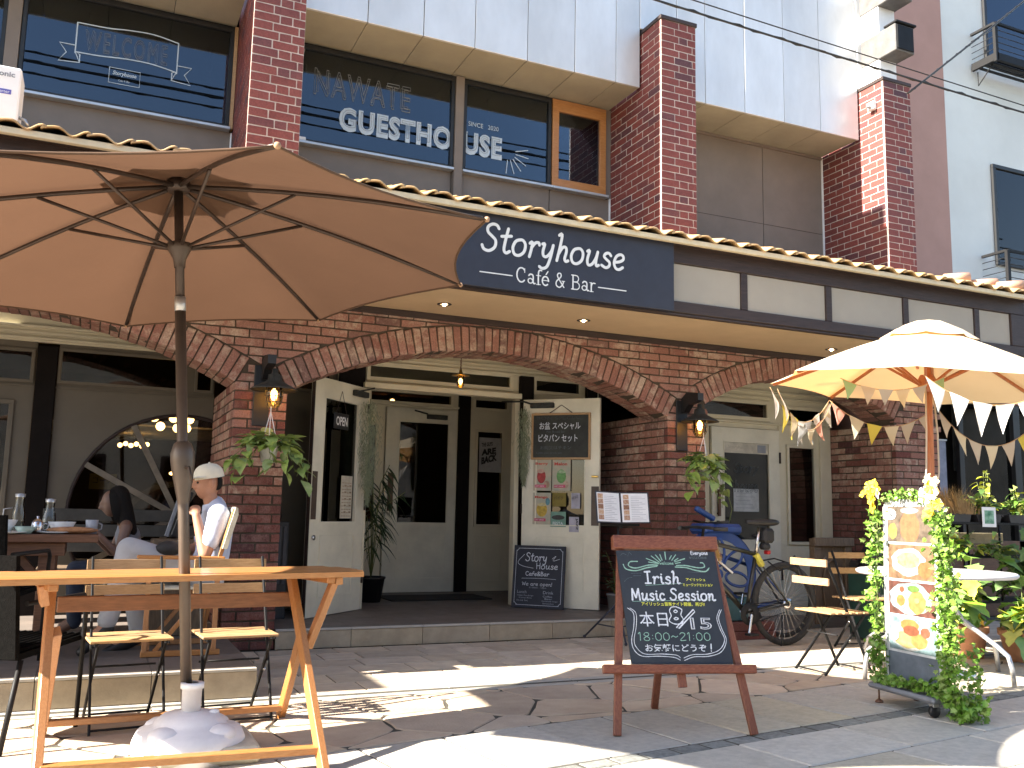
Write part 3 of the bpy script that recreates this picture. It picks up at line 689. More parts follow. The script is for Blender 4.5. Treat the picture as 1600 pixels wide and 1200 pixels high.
# siding below and between the windows
for a, b in ((-2.4, -.86), (-.855, .972), (1.422, 3.20), (3.305, 4.352), (4.356, 5.118)):
    MB().box(a+.003, b-.003, YS, YS+.04, 3.6, 4.655, .003).build('siding_panel', M_SIDING, B)
for a, b in ((5.562, 7.295), (7.303, 8.248)):
    MB().box(a, b, YS, YS+.04, 3.6, ZM-.002, .003).build('siding_panel', M_SIDING, B)
    MB().box(a, b, YS-.002, YS-.0005, 4.70, 4.706, 0).build('joint', M_DARKWOOD, B)
MB().box(8.232, 8.246, YS-.03, YS-.003, 3.7, 5.70, .002).build('corner_strip', M_WHITE, B)
MB().box(5.100, 5.114, YS-.03, YS-.003, 3.7, 4.66, .002).build('corner_strip', M_WHITE, B)
MB().box(.957, .970, YS-.03, YS-.003, 3.7, 4.64, .002).build('corner_strip', M_WHITE, B)
MB().box(3.205, 3.30, YS-.07, YS+.03, 3.7, 5.70, .003).build('mullion', M_SIDING, B)
MB().box(-.97, -.86, YS-.06, YS+.03, 3.7, 5.70, .003).build('mullion', M_SIDING, B)
def upwin(x0, x1, z0=4.69, z1=5.69, wood=False):
    f = MB(); t = .045 if not wood else .10; d = .05
    mt = M_OAK if wood else M_BLACK
    f.box(x0, x1, YS-d, YS+.03, z1-t, z1, .003).box(x0, x1, YS-d, YS+.03, z0, z0+(t if wood else .02), .003)
    f.box(x0, x0+t*.8, YS-d, YS+.03, z0+(t if wood else .02), z1-t, .003).box(x1-t*.8, x1, YS-d, YS+.03, z0+(t if wood else .02), z1-t, .003)
    w = f.build('window', mt, B)
    MB().box(x0+t*.6, x1-t*.6, YS-.022, YS-.016, z0+.01, z1-t*.6, 0).build('pane', M_GLASSU, w)
    return w
upwin(-.855, .935); upwin(1.425, 3.20); upwin(3.305, 4.345); upwin(-2.3, -.97)
upwin(4.36, 5.04, 4.68, 5.66, True)
MB().box(4.36, 5.04, YS-.045, YS+.02, 5.64, 5.70, .002).build('window_head', M_OAK, B)
MB().box(.937, .970, YS-.05, YS+.02, 4.67, 5.70, .002).build('window_jamb', M_PALEWOOD, B)
for a, b in ((-2.3, .945), (1.423, 3.203), (3.302, 4.36), (4.362, 5.06)):
    MB().box(a, b, YS-.085, YS+.02, 4.652, 4.680, .004).build('sill', M_SILL, B)
MB().box(1.43, 1.66, YS-.07, YS-.03, 4.681, 4.72, .006).build('sill_cloth', M_WHITE, B)
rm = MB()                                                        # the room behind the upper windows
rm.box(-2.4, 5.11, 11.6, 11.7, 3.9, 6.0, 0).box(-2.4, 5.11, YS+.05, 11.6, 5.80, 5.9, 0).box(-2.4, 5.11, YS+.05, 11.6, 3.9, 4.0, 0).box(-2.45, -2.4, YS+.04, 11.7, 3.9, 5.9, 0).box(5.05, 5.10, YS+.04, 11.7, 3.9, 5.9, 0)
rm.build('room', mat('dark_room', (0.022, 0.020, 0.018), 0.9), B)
for x, y in ((-.35, 9.3), (.25, 9.5), (.78, 9.4), (1.75, 9.4), (2.45, 9.5), (3.8, 9.3), (3.62, 9.9), (4.1, 9.9)):
    lp = thing('pendant_lamp', {-.35: 'unlit bulb hanging behind the welcome window, leftmost', .25: 'unlit bulb hanging behind the middle of the welcome window', .78: 'unlit bulb hanging at the right end of the welcome window',
        1.75: 'unlit bulb hanging above the first letters of the guesthouse window', 2.45: 'unlit bulb hanging above the middle of the guesthouse window', 3.8: 'unlit bulb hanging in the middle behind the smaller upper pane',
        3.62: 'unlit bulb left of the middle one behind the smaller upper pane', 4.1: 'unlit bulb right of the middle one behind the smaller upper pane'}[x], 'lamp', (x, y, 5.8), group='unlit bulbs behind the upper windows')
    MB().tube([(0, 0, 0), (0, 0, -.22)], .006, 6).build('cord', M_BLACK, lp); MB().lathe([(.012, -.30), (.026, -.29), (.028, -.24), (.01, -.21)], n=10).build('socket', M_BLACK, lp)
    MB().ball((0, 0, -.34), .035, 6).build('bulb', M_CLEARGL, lp)
# lettering painted on the glass
MG = face_m((0, YS-.026, 0)); WL = mat('white_vinyl', (0.52, 0.60, 0.66), 0.6, var=0.05); WT = mat('thin_vinyl', (0.33, 0.33, 0.31), 0.7)
mb = MB()
def rib(P, w=.008, sm=False): ribbon(mb, P, w, MG, smooth=sm)
# the welcome ribbon
x0, x1 = -.42, .44
rib([(x0, 5.13), (x0, 5.42), ], .011); rib([(x1, 5.12), (x1, 5.42)], .011)
rib([(x0, 5.42), (x0+.25, 5.425), (0, 5.445), (x1-.22, 5.455), (x1, 5.42)], .011, True); rib([(x0, 5.14), (x0+.2, 5.145), (0, 5.165), (x1-.22, 5.165), (x1, 5.13)], .011, True)
for s_, xx in ((-1, x0), (1, x1)): rib([(xx, 5.20), (xx+s_*.13, 5.20), (xx+s_*.07, 5.12), (xx+s_*.13, 5.03), (xx-s_*.04, 5.045), (xx, 5.14), (xx-s_*.04, 5.12), (xx-s_*.04, 5.045)], .010)
rib([(-.13, 5.06), (.13, 5.06), (.13, 4.915), (-.13, 4.915), (-.13, 5.06)], .006)
mb.build('decal', WL, B)
letter('WELCOME', WT, B, face_m((-.35, YS-.026, 5.175)), w=.70, h=.20, outline=.006, space=1.25)
letter('WELCOME', WT, B, face_m((-.335, YS-.026, 5.19)), w=.67, h=.17, outline=.004, space=1.3)
letter('Storyhouse', WL, B, face_m((-.10, YS-.026, 4.985)), w=.20, h=.05, bold=.02, shear=.2)
letter('Cafe & Bar', WL, B, face_m((-.05, YS-.026, 4.94)), w=.10, h=.018)
letter('NAWATE', WT, B, face_m((1.72, YS-.026, 5.195)), w=1.0, h=.28, outline=.009, space=1.15)
letter('NAWATE', WT, B, face_m((1.745, YS-.026, 5.225)), w=.95, h=.22, outline=.006, space=1.2)
letter('GUESTHO', WL, B, face_m((1.985, YS-.026, 4.87)), w=1.20, h=.255, bold=.05, space=1.12)
letter('GUESTHO', mat('navy_line', (.04, .055, .10), .5), B, face_m((2.015, YS-.0285, 4.915)), w=1.14, h=.19, outline=.006, space=1.22)
letter('USE', WL, B, face_m((3.315, YS-.026, 4.87)), w=.45, h=.255, bold=.05, space=1.12)
letter('USE', MATS['navy_line'], B, face_m((3.34, YS-.0285, 4.915)), w=.40, h=.19, outline=.006, space=1.2)
letter('SINCE   2020', WL, B, face_m((3.37, YS-.026, 5.19)), w=.35, h=.05)
mb = MB()
for k in range(6):
    a = math.radians(80+k*24); rib([(1.58+.09*math.cos(a), 5.47+.09*math.sin(a)), (1.58+.2*math.cos(a), 5.47+.2*math.sin(a))], .007)
mb.build('decal', WT, B); mb = MB()
for k in range(6):
    a = math.radians(15-k*22); rib([(3.84+.09*math.cos(a), 4.98+.09*math.sin(a)), (3.84+.24*math.cos(a), 4.98+.24*math.sin(a))], .010)
mb.build('decal', WL, B)
# stepped vent hoods over the right pillar
for k, z in enumerate((6.62, 7.30)):
    t = thing('vent_hood', ('lower' if k == 0 else 'upper')+' of the two black box hoods above the right brick pillar', 'vent', (8.30, 7.80, z), group='box hoods above the right pillar')
    MB().box(.0, .30, -.22, .34, .03, .37, .008).build('hood_body', mat('grey_hood', (.16, .155, .15), .5, metal=.3), t)
    MB().box(.02, .28, -.235, -.2205, .05, .35, .004).build('hood_mouth', M_BLACKM, t); MB().box(-.01, .32, -.25, -.05, .371, .40, .006).build('hood_lid', M_BLACKM, t)
MB().box(8.31, 8.58, 7.84, 8.12, 6.38, 9.0, .005).build('duct', M_WHITE, B)
c = thing('wall_camera', 'small white box fixed high on the left face of the right brick pillar', 'sensor', (8.245, 7.90, 6.05))
MB().box(-.06, 0, -.05, .05, -.05, .05, .008).build('housing', M_WHITE, c); MB().box(-.10, -.06, -.03, .03, -.03, .03, .01).build('lens', M_ALU, c)

# ================================================================== TILED CANOPY (eave, fascia, ceiling)
CN = thing('tiled_canopy', 'long shopfront canopy with yellow glazed roof tiles, dark timber fascia and cream panels', 'canopy', (0, 0, 0))
YF = 6.56
X0, X1 = -2.4, 8.86
bx('beam', M_DARKWOOD, CN, X0, X1, YF-.005, YF+.08, 3.298, 3.452, .006)
bx('beam', M_DARKWOOD, CN, X0, X1, YF-.012, YF+.08, 2.858, 2.958, .006)
bx('beam', M_DARKWOOD, CN, X0, X1, YF+.0, YF+.05, 2.835, 2.857, .004)
bx('end_post', M_DARKWOOD, CN, 8.665, X1, YF-.010, YF+.08, 2.96, 3.296, .005)
bat = [5.213-.985*k for k in range(7, -1, -1)]+[6.196, 7.179, 8.166]
for x in bat: bx('batten', M_DARKWOOD, CN, x-.036, x+.036, YF-.003, YF+.06, 2.960, 3.297, .004)
ed = bat+[8.701]
for a, b in zip(ed, ed[1:]): bx('panel', M_PLASTER, CN, a+.037, b-.037, YF+.015, YF+.06, 2.961, 3.296, .002)
bx('ceiling', M_SOFFIT, CN, X0, X1, YF+.082, YW+.05, 2.872, 2.90, 0)
bx('wall_trim', M_DARKWOOD, CN, X0, X1, YW-.035, YW-.004, 2.815, 2.870, .004)
bx('side_board', M_DARKWOOD, CN, X1, X1+.04, YF, 7.9, 2.84, 3.46, .004)
# roof deck and S-shaped tiles
SL = math.radians(16); PITCHX = .2665; ROWD = .27
MB().prism([(6.44, 3.452), (8.80, 3.452+math.tan(SL)*2.36), (8.80, 3.40+math.tan(SL)*2.36), (6.66, 3.44)], 'x', X0, X1+.05).build('roof_deck', M_DARKWOOD, CN)
bx('eave_board', M_ROOFEDGE, CN, X0, X1+.04, 6.415, 6.46, 3.435, 3.478, .004)
def tile_mesh(w=PITCHX+.025, d=ROWD+.05, th=.015):
    prof = []
    for i in range(15):
        u = i/14
        # broad crest on the left, steep drop into a narrow trough on the right, lip at the end
        z = .045*(0.5+0.5*math.cos(2*PI*min(1, max(0, (u-.34))/.60)))**0.85 if u > .34 else .045*(1-.45*((.34-u)/.34)**2)
        if u > .93: z = .012+.03*(u-.93)/.07
        prof.append((u*w, z))
    vs = []; n = len(prof)
    for y_ in (0.0, .006, d):
        for dz in (0, -th):
            for x_, z_ in prof: vs.append((x_, y_, z_+dz-(.004 if y_ == 0 and dz == 0 else 0)))
    fs = []
    for j in (0, 1):
        for i in range(n-1):
            a = j*2*n+i; b = (j+1)*2*n+i
            fs.append((a, a+1, b+1, b)); fs.append((a+n, b+n, b+n+1, a+n+1))
    for i in range(n-1): fs.append((i, n+i, n+i+1, i+1)); fs.append((4*n+i, 4*n+i+1, 5*n+i+1, 5*n+i))
    for j in (0, 1):
        a = j*2*n; b = (j+1)*2*n; fs.append((a, b, b+n, a+n)); fs.append((a+n-1, a+2*n-1, b+2*n-1, b+n-1))
    mb = MB(); mb.raw(vs, fs, True); return mb.mesh('roof_tile', M_ROOFTILE)
tm = tile_mesh(); tshort = []
random.seed(4)
for r in range(5):
    for k in range(int((X1-X0)/PITCHX)+1):
        x = -2.33+k*PITCHX
        if x > X1-.1: break
        y = 6.395+r*ROWD*math.cos(SL); z = 3.480+r*ROWD*math.sin(SL)+r*.004
        add('roof_tile', tm, CN, (x+random.uniform(-.004, .004), y, z+random.uniform(-.002, .003)), (SL-.03, random.uniform(-.012, .012), 0))
hp = MB().tube([(0, 0, 0), (.26, 0, .02)], .055, 12).mesh('ridge_tile', mat('pink_ridge_tile', (.60, .36, .24), .6))
for k, (x, y) in enumerate(((8.02+.22, 7.3), (8.44+.1, 7.2), (8.68, 7.0))): add('ridge_tile', hp, CN, (x, y-.3, 3.72-.05*k), (0, 0, -.5))
# recessed ceiling lights, each its own thing
for k, (x, wh) in enumerate(((2.63, 'under the sign, left of the other two'), (3.98, 'under the right half of the sign'), (6.91, 'far along the canopy near the cream parasol'))):
    t = thing('recessed_light', 'lit recessed ceiling light '+wh, 'ceiling light', (x, 7.30, 2.872), group='recessed lights in the canopy ceiling')
    MB().lathe([(.035, .0), (.055, -.006), (.062, -.003), (.062, .0)], n=20).build('trim_ring', M_BLACK, t)
    MB().lathe([(.001, .006), (.034, .006), (.036, -.003)], n=16).build('reflector', M_ALU, t); MB().ball((0, 0, -.002), .016, 5).build('bulb', glow('warm_spot', (1.0, .72, .42), 14), t)

# ================================================================== SHOP SIGN
S = thing('shop_sign', 'long navy shop sign with white script lettering fixed to the canopy fascia', 'sign', (2.25, 6.49, 2.85))
MB().box(0, 2.165, 0, .055, 0, .60, .004).build('board', M_NAVY, S)
SG = mat('sign_white', (0.74, 0.74, 0.72), 0.5, var=.02)
MS = face_m((0, -.004, 0)); mb = MB()
hand(mb, 'Storyhouse', MS, .37, .290, .222, .0245, gap=.055, shear=.12, fit=1.30)
mb.build('lettering', SG, S)
def serif(parts, M, parent, mt, x, y, k):
    mb = MB()
    for P, w, sm in parts: ribbon(mb, [(x+p[0]*k, y+p[1]*k) for p in P], w*k, M, smooth=sm, n=6)
    return mb.build('lettering', mt, parent)
caf = []
def arcp(cx, cy, rx, ry, a0, a1, n=14): return [(cx+rx*math.cos(math.radians(a0+(a1-a0)*i/n)), cy+ry*math.sin(math.radians(a0+(a1-a0)*i/n))) for i in range(n+1)]
sw, tw = .10, .055
def put(ch, x):
    o = caf.append
    if ch == 'C': o((arcp(x+.36, .5, .32, .48, 45, 315), sw, False)); o(([(x+.60, .95), (x+.60, .68)], tw, False)); return .78
    if ch == 'a': o((arcp(x+.20, .18, .17, .16, 60, 420), .075, False)); o(([(x+.08, .52), (x+.18, .62), (x+.34, .60), (x+.40, .46), (x+.40, .12), (x+.46, .02), (x+.54, .04)], sw, True)); return .58
    if ch == 'f': o(([(x+.16, 0), (x+.16, .75), (x+.24, .96), (x+.40, .96)], sw, True)); o(([(x+.0, .60), (x+.34, .60)], tw, False)); o(([(x+.02, .0), (x+.32, .0)], tw, False)); return .38
    if ch == 'e': o((arcp(x+.26, .30, .23, .30, 0, 315), sw, False)); o(([(x+.06, .33), (x+.48, .33)], tw, False)); return .56
    if ch == "'": o(([(x-.30, .74), (x-.16, .96)], .08, False)); return 0
    if ch == '&': o(([(x+.66, .02), (x+.20, .68), (x+.22, .92), (x+.40, .94), (x+.42, .72), (x+.10, .38), (x+.10, .10), (x+.34, .0), (x+.56, .22), (x+.62, .42)], .085, True)); o(([(x+.50, .44), (x+.72, .44)], tw, False)); return .80
    if ch == 'B': o(([(x+.12, .0), (x+.12, .96)], sw, False)); o(([(x+.0, .96), (x+.34, .96)]+arcp(x+.34, .74, .20, .22, 80, -90)+[(x+.12, .50)], tw*1.3, False)); o(([(x+.12, .50), (x+.36, .50)]+arcp(x+.36, .25, .25, .25, 85, -90)+[(x+.0, .0)], tw*1.3, False)); return .74
    if ch == 'r': o(([(x+.12, .0), (x+.12, .60)], sw, False)); o(([(x+.0, .60), (x+.12, .60)], tw, False)); o(([(x+.12, .36), (x+.24, .58), (x+.42, .58)], .08, True)); o(([(x+.0, .0), (x+.28, .0)], tw, False)); return .46
    return .34
xx = 0
for ch in "Cafe' & Bar": xx += put(ch, xx)+(.04 if ch != "'" else 0)
k_ = .72/xx
ww = xx*k_
serif(caf, MS, S, SG, 1.04-ww/2, .075, k_)
mb = MB(); ribbon(mb, [(.37, .118), (.645, .118)], .009, MS, smooth=False); ribbon(mb, [(1.42, .118), (1.685, .118)], .009, MS, smooth=False); mb.build('lettering', SG, S)

# ================================================================== NEIGHBOUR BUILDING (right)
NB = thing('neighbour_building', 'white neighbouring building with a pinkish brown stripe and black balconies on the right', 'building', (0, 0, 0))
M_NW = mat('white_render', (.74, .76, .73), .85, var=.04, scale=.8, bump=.25, bscale=200, dirt=.22); M_PK = mat('pink_brown_render', (.42, .25, .21), .85, var=.05, scale=1.2, bump=.25, bscale=200)
YN = 9.5
MB().box(9.2, 11.35, YN-.02, YN+.4, 0, 10.5, .01).build('wall', M_PK, NB)
nw = MB(); nw.box(11.352, 16, YN, YN+.4, 2.6, 10.5, 0)
nw.build('wall', M_NW, NB)
MB().box(8.90, 9.22, 8.1, YN, 0, 3.6, .01).build('side_wall', M_PK, NB)
for (a, b, z0, z1) in ((12.28, 14.2, 5.0, 6.60), (12.28, 14.2, 8.25, 9.9)):
    w = MB().box(a, b, YN-.05, YN-.002, z1-.06, z1, .004).box(a, b, YN-.05, YN-.002, z0, z0+.05, .004).box(a, a+.06, YN-.05, YN-.002, z0+.05, z1-.06, .004).box(b-.06, b, YN-.05, YN-.002, z0+.05, z1-.06, .004).build('window', M_BLACK, NB)
    MB().box(a+.05, b-.05, YN-.02, YN-.012, z0+.04, z1-.05, 0).build('pane', M_GLASSD if z0 < 6 else M_GLASSU, w)
    MB().box(a+.05, b-.05, YN-.008, YN-.003, z0+.04, z1-.05, 0).build('blind', mat('grey_blind', (.09, .11, .10), .7), w)
for k, z in enumerate((4.46, 8.02)):
    t = thing('balcony', ('lower' if k == 0 else 'upper')+' black steel window balcony on the white neighbouring wall', 'balcony', (11.98, YN-.02, z), group='black balconies on the white wall')
    W_, D_ = 2.6, .42
    MB().beam((0, -D_, .62), (W_, -D_, .62), .04, .04).beam((0, 0, .62), (0, -D_, .62), .04, .04).build('top_rail', M_BLACKM, t)
    MB().beam((0, -D_, .08), (W_, -D_, .08), .05, .12).beam((0, 0, .08), (0, -D_, .08), .05, .12).build('bottom_rail', M_BLACKM, t)
    for x in (0, .9, 1.8, 2.6): MB().beam((x, -D_, .0), (x, -D_, .62), .06 if x == 0 else .035, .05, upv=(0, 1, 0)).build('post', M_BLACKM, t)
    for zz in (.22, .32, .42, .52):
        MB().tube([(0, 0, zz), (0, -D_, zz), (W_, -D_, zz)], .006, 5).build('bar', M_BLACKM, t)
    for y in (-.1, -.2, -.3): MB().beam((0, y, .04), (W_, y, .04), .05, .02).build('floor_slat', M_BLACKM, t)
    MB().tube([(.05, -.05, .0), (.05, -.05, -.22), (.05, -.32, .02)], .010, 5).build('bracket', M_BLACKM, t)
# ground floor of the neighbour: dark window, lilac panel
bx('shop_window', M_BLACK, NB, 9.62, 9.70, 8.06, 8.12, .5, 2.6); MB().box(9.70, 12.5, 8.14, 8.16, .4, 2.58, 0).build('pane', glass('neighbour_glass', (.25, .27, .27), 1.5, 1.0), NB)
bx('wall', M_INTER, NB, 9.22, 12.6, 8.5, 8.6, 0, 3.0, 0); bx('lintel', M_PK, NB, 9.22, 12.6, 8.10, 8.5, 2.62, 3.6, .005)
bx('blind', mat('dark_blind', (.10, .105, .10), .8), NB, 9.75, 10.6, 8.25, 8.27, 1.75, 2.6, 0); bx('mullion', M_BLACK, NB, 10.62, 10.74, 8.08, 8.2, .3, 2.6)
bx('sill_wall', M_BROWNWOOD, NB, 9.24, 12.5, 8.08, 8.3, 0, .9, .004)
t = thing('notice_board', 'pale blue grey panel standing against the pink wall behind the parasol pole', 'panel', (9.06, 8.0, 0))
MB().box(0, .26, 0, .03, 1.0, 2.08, .004).build('board', mat('lilac_panel', (.26, .28, .36), .6), t); MB().box(-.015, .275, -.006, .036, 2.081, 2.10, .002).build('frame', M_ALU, t)

# ================================================================== OVERHEAD WIRES
def wire(p, q, sag, r, label):
    P = []
    for i in range(25):
        u = i/24; v = Vector(p).lerp(Vector(q), u); v.z -= sag*4*u*(1-u); P.append(v)
    mb = MB().tube(P, r, 6)
    if r > .008:
        mb.tube([Vector(v)+Vector((0, math.cos(i*2.2)*r*1.4, math.sin(i*2.2)*r*1.4)) for i, v in enumerate(smooth3(P, 4))], r*.5, 5)
    o = mb.build('overhead_wire', M_BLACK); tag(o, label, 'wire', 'overhead wires'); return o
def smooth3(P, n):
    out = []
    for i in range(len(P)-1):
        for k in range(n): out.append(P[i].lerp(P[i+1], k/n))
    return out+[P[-1]]
wire((1.0, 6.0, 5.38), (16.0, 6.0, 5.20), .07, .010, 'thick twisted wire crossing in front of the metal cladding')
wire((1.0, 6.05, 5.52), (16.0, 6.02, 5.16), .02, .006, 'thin wire running just above the thick twisted wire')
wire((6.70, 6.0, 5.09), (11.0, 6.0, 8.60), .02, .010, 'wire rising to the right in front of the white neighbouring wall')

# ================================================================== SHOPFRONTS UNDER THE ARCHES
F0 = 9.10
def panel_rect(mb, x0, x1, y, z0, z1, t=.012, d=.008):
    """raised moulding rectangle on a face looking to -Y"""
    for a, b, c, e in ((x0, x1, z1-t, z1), (x0, x1, z0, z0+t), (x0, x0+t, z0+t, z1-t), (x1-t, x1, z0+t, z1-t)):
        mb.box(a, b, y-d, y+.001, c, e, .002)
def framed_window(parent, x0, x1, z0, z1, y, fr=.035, mt=M_CREAM, gl=M_GLASSD, name='window', d=.03):
    mb = MB(); mb.box(x0-fr, x1+fr, y-d, y, z1, z1+fr, .003).box(x0-fr, x1+fr, y-d, y, z0-fr, z0, .003).box(x0-fr, x0, y-d, y, z0, z1, .003).box(x1, x1+fr, y-d, y, z0, z1, .003)
    w = mb.build(name, mt, parent); MB().box(x0-.005, x1+.005, y-.012, y-.006, z0-.005, z1+.005, 0).build('pane', gl, w); return w
def wall_with_holes(name, mt, parent, x0, x1, z0, z1, y0, y1, holes):
    """boards round rectangular holes (x0,x1,z0,z1)"""
    xs = sorted({x0, x1, *[h[0] for h in holes], *[h[1] for h in holes]}); mb = MB()
    for a, b in zip(xs, xs[1:]):
        if b <= x0 or a >= x1: continue
        cuts = sorted([(h[2], h[3]) for h in holes if h[0] < (a+b)/2 < h[1]]); z = z0
        for c, d in cuts:
            if c > z+.001: mb.box(a, b, y0, y1, z, c, 0)
            z = max(z, d)
        if z < z1-.001: mb.box(a, b, y0, y1, z, z1, 0)
    return mb.build(name, mt, parent)

# ---- centre
CF = thing('cream_entrance_front', 'cream painted timber entrance front with transom lights behind the central arch', 'shopfront', (0, 0, 0))
FZ = .162
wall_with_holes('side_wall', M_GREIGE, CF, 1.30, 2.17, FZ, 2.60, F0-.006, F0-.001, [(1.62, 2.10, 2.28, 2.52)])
wall_with_holes('wall', M_CREAM, CF, 1.30, 5.16, FZ, 2.86, F0, F0+.05, [(2.46, 4.17, FZ, 2.36), (2.49, 4.04, 2.465, 2.585), (4.36, 4.90, 2.455, 2.575), (1.62, 2.10, 2.28, 2.52)])
MB().box(1.30, 5.16, F0-.035, F0-.001, 2.600, 2.622, .003).box(1.30, 5.16, F0-.020, F0-.001, 2.640, 2.665, .003).box(1.30, 5.16, F0-.045, F0-.001, 2.685, 2.70, .003).build('moulding', M_CREAM, CF)
for x0, x1 in ((2.18, 2.44), (4.165, 4.325), (4.985, 5.12)): MB().box(x0, x1, F0-.06, F0-.002, FZ, 2.598, .004).build('post', M_POST, CF)
framed_window(CF, 2.50, 4.05, 2.465, 2.575, F0-.001, .04, name='transom'); framed_window(CF, 4.37, 4.90, 2.455, 2.565, F0-.001, .035, name='transom'); framed_window(CF, 1.62, 2.08, 2.29, 2.50, F0-.007, .03, M_GREIGE, name='transom')
MB().box(2.42, 4.15, F0-.13, F0-.03, 2.335, 2.392, .004).build('header_rail', M_CREAM, CF)
MB().box(2.44, 2.50, F0-.05, F0+.05, FZ, 2.335, .004).build('jamb', M_CREAM, CF); MB().box(4.11, 4.163, F0-.05, F0+.05, FZ, 2.335, .004).build('jamb', M_CREAM, CF)
mb = MB(); panel_rect(mb, 4.40, 4.93, F0, .30, .95); panel_rect(mb, 4.40, 4.93, F0, 1.15, 2.2); mb.build('panel_moulding', M_CREAM, CF)
MB().box(1.455, 1.62, F0-.03, F0-.002, .25, 1.75, .004).build('side_door_panel', mat('dark_green_brown', (.055, .048, .036), .6), CF)
# ceiling and side walls of the porch
bx('porch_ceiling', M_CREAM, CF, 1.44, 5.15, YW+ADEP+.01, F0-.05, 2.83, 2.86, 0)
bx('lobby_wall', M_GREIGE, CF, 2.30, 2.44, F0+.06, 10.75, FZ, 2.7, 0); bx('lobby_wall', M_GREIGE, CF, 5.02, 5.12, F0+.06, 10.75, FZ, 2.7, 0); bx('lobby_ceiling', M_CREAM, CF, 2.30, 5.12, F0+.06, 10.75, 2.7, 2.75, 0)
# ---- inner wall with the inner door
IW = thing('inner_lobby_wall', 'inner wall of the lobby with a closed cream glazed door, seen through the open entrance', 'wall', (0, 0, 0))
YI = 10.76
wall_with_holes('wall', M_CREAM, IW, 2.44, 5.02, FZ, 2.7, YI, YI+.05, [(3.17, 4.08, FZ, 2.36), (2.98, 4.0, 2.43, 2.54), (4.33, 4.76, 2.42, 2.52), (4.36, 4.70, .97, 2.125), (2.80, 3.05, .98, 2.13)])
MB().box(4.10, 4.255, YI-.05, YI-.002, FZ, 2.60, .004).build('post', M_POST, IW); MB().box(2.44, 4.10, YI-.05, YI-.002, 2.385, 2.41, .004).build('rail', M_CREAM, IW)
framed_window(IW, 2.98, 4.0, 2.435, 2.54, YI, .025, name='transom'); framed_window(IW, 4.33, 4.76, 2.425, 2.52, YI, .025, name='transom')
framed_window(IW, 4.37, 4.70, .975, 2.12, YI, .03, name='side_light'); framed_window(IW, 2.80, 3.05, .985, 2.13, YI, .03, name='side_light')
mb = MB(); panel_rect(mb, 4.36, 4.72, YI, .28, .84); mb.build('panel_moulding', M_CREAM, IW)
D = thing('inner_door', 'closed cream inner door with one tall glass pane, behind the lobby', 'door', (3.175, YI-.002, FZ+.004))
def door_leaf(D, w, h, gx0, gx1, gz0, gz1, th=.04, mt=M_DOOR, flip=1):
    """leaf in local coordinates: x 0..w, faces at y = -th and 0"""
    mb = MB()
    for a, b, c, e in ((0, gx0, 0, h), (gx1, w, 0, h), (gx0, gx1, gz1, h), (gx0, gx1, 0, gz0)): mb.box(a, b, -th, 0, c, e, 0)
    mb.build('leaf', mt, D)
    m2 = MB(); t = .010
    for yy, d in ((-th, .006), (0, -.006)):
        ys = sorted((yy-d, yy+(.0005 if d > 0 else -.0005)))
        for a, b, c, e in ((gx0-t, gx1+t, gz1, gz1+t), (gx0-t, gx1+t, gz0-t, gz0), (gx0-t, gx0, gz0, gz1), (gx1, gx1+t, gz0, gz1),
                           (gx0, gx1, gz0-.13, gz0-.12), (gx0, gx1, .16, .17), (gx0, gx0+.01, .17, gz0-.13), (gx1-.01, gx1, .17, gz0-.13)):
            m2.box(a, b, ys[0], ys[1], c, e, 0)
    m2.build('moulding', mt, D)
    MB().box(gx0, gx1, -th/2-.003, -th/2+.003, gz0, gz1, 0).build('pane', M_GLASSL, D)
door_leaf(D, .90, 2.19, .17, .79, .82, 2.02)
MB().box(.04, .11, -.046, -.0405, .95, 1.40, .001).build('push_plate', mat('bronze_plate', (.10, .065, .04), .45, metal=.5), D)
def closer(parent, x, z, s=1, y=-.045):
    MB().box(min(x, x+s*.26), max(x, x+s*.26), y-.05, y, z, z+.055, .006).build('closer_body', M_IRON, parent)
closer(D, .50, 2.07)
MB().tube([(.50, -.08, 2.13), (.30, -.2, 2.15)], .010, 6).build('closer_arm', M_IRON, D)
# poster on the side light behind the door
P = thing('wall_poster', 'grey poster reading ARE BACK on the side light right of the inner door', 'poster', (4.385, YI-.035, 1.62))
MB().box(0, .30, 0, .004, 0, .43, 0).build('sheet', mat('grey_poster', (.30, .30, .30), .7, col2=(.45, .45, .45), scale=5), P)
MP = face_m((0, -.002, 0))
letter('ARE', M_BLACK, P, face_m((.03, -.002, .20), (1, 0, .18)), w=.20, h=.08, bold=.06); letter('BACK', M_BLACK, P, face_m((.03, -.002, .09), (1, 0, .28)), w=.22, h=.09, bold=.06); letter('THE GUYS', M_BLACK, P, face_m((.03, -.002, .31), (1, 0, .15)), w=.15, h=.05, bold=.04)
# ---- open doors; local x runs from hinge to free edge, the outer face shows
def openable(label, hinge, free, w, mirror, group='open cream entrance doors'):
    dx, dy = free[0]-hinge[0], free[1]-hinge[1]; a = math.atan2(dy, dx)
    t = thing('entrance_door', label, 'door', (hinge[0], hinge[1], FZ+.006), a, group)
    return t
LD = openable('left entrance door standing open, with the small OPEN sign on its glass', (2.455, 8.98), (1.80, 8.33), .92, 1)
LW = .93
door_leaf(LD, LW, 2.155, .17, LW-.17, .84, 1.97, .045)
def on_door(t, side): pass
MB().box(LW-.085, LW-.005, .001, .006, .86, 1.29, .001).build('push_plate', mat('brown_plate', (.085, .055, .04), .5), LD)
MB().box(LW+.0005, LW+.004, -.04, -.005, .01, 2.14, 0).build('edge_strip', M_DARKWOOD, LD)
MB().lathe([(.018, 0), (.024, .012), (.024, .02), (.010, .024)], n=14, M=Matrix.Rotation(-PI/2, 4, 'X')).build('lock', M_CHROME, LD, (LW-.05, .002, .70))
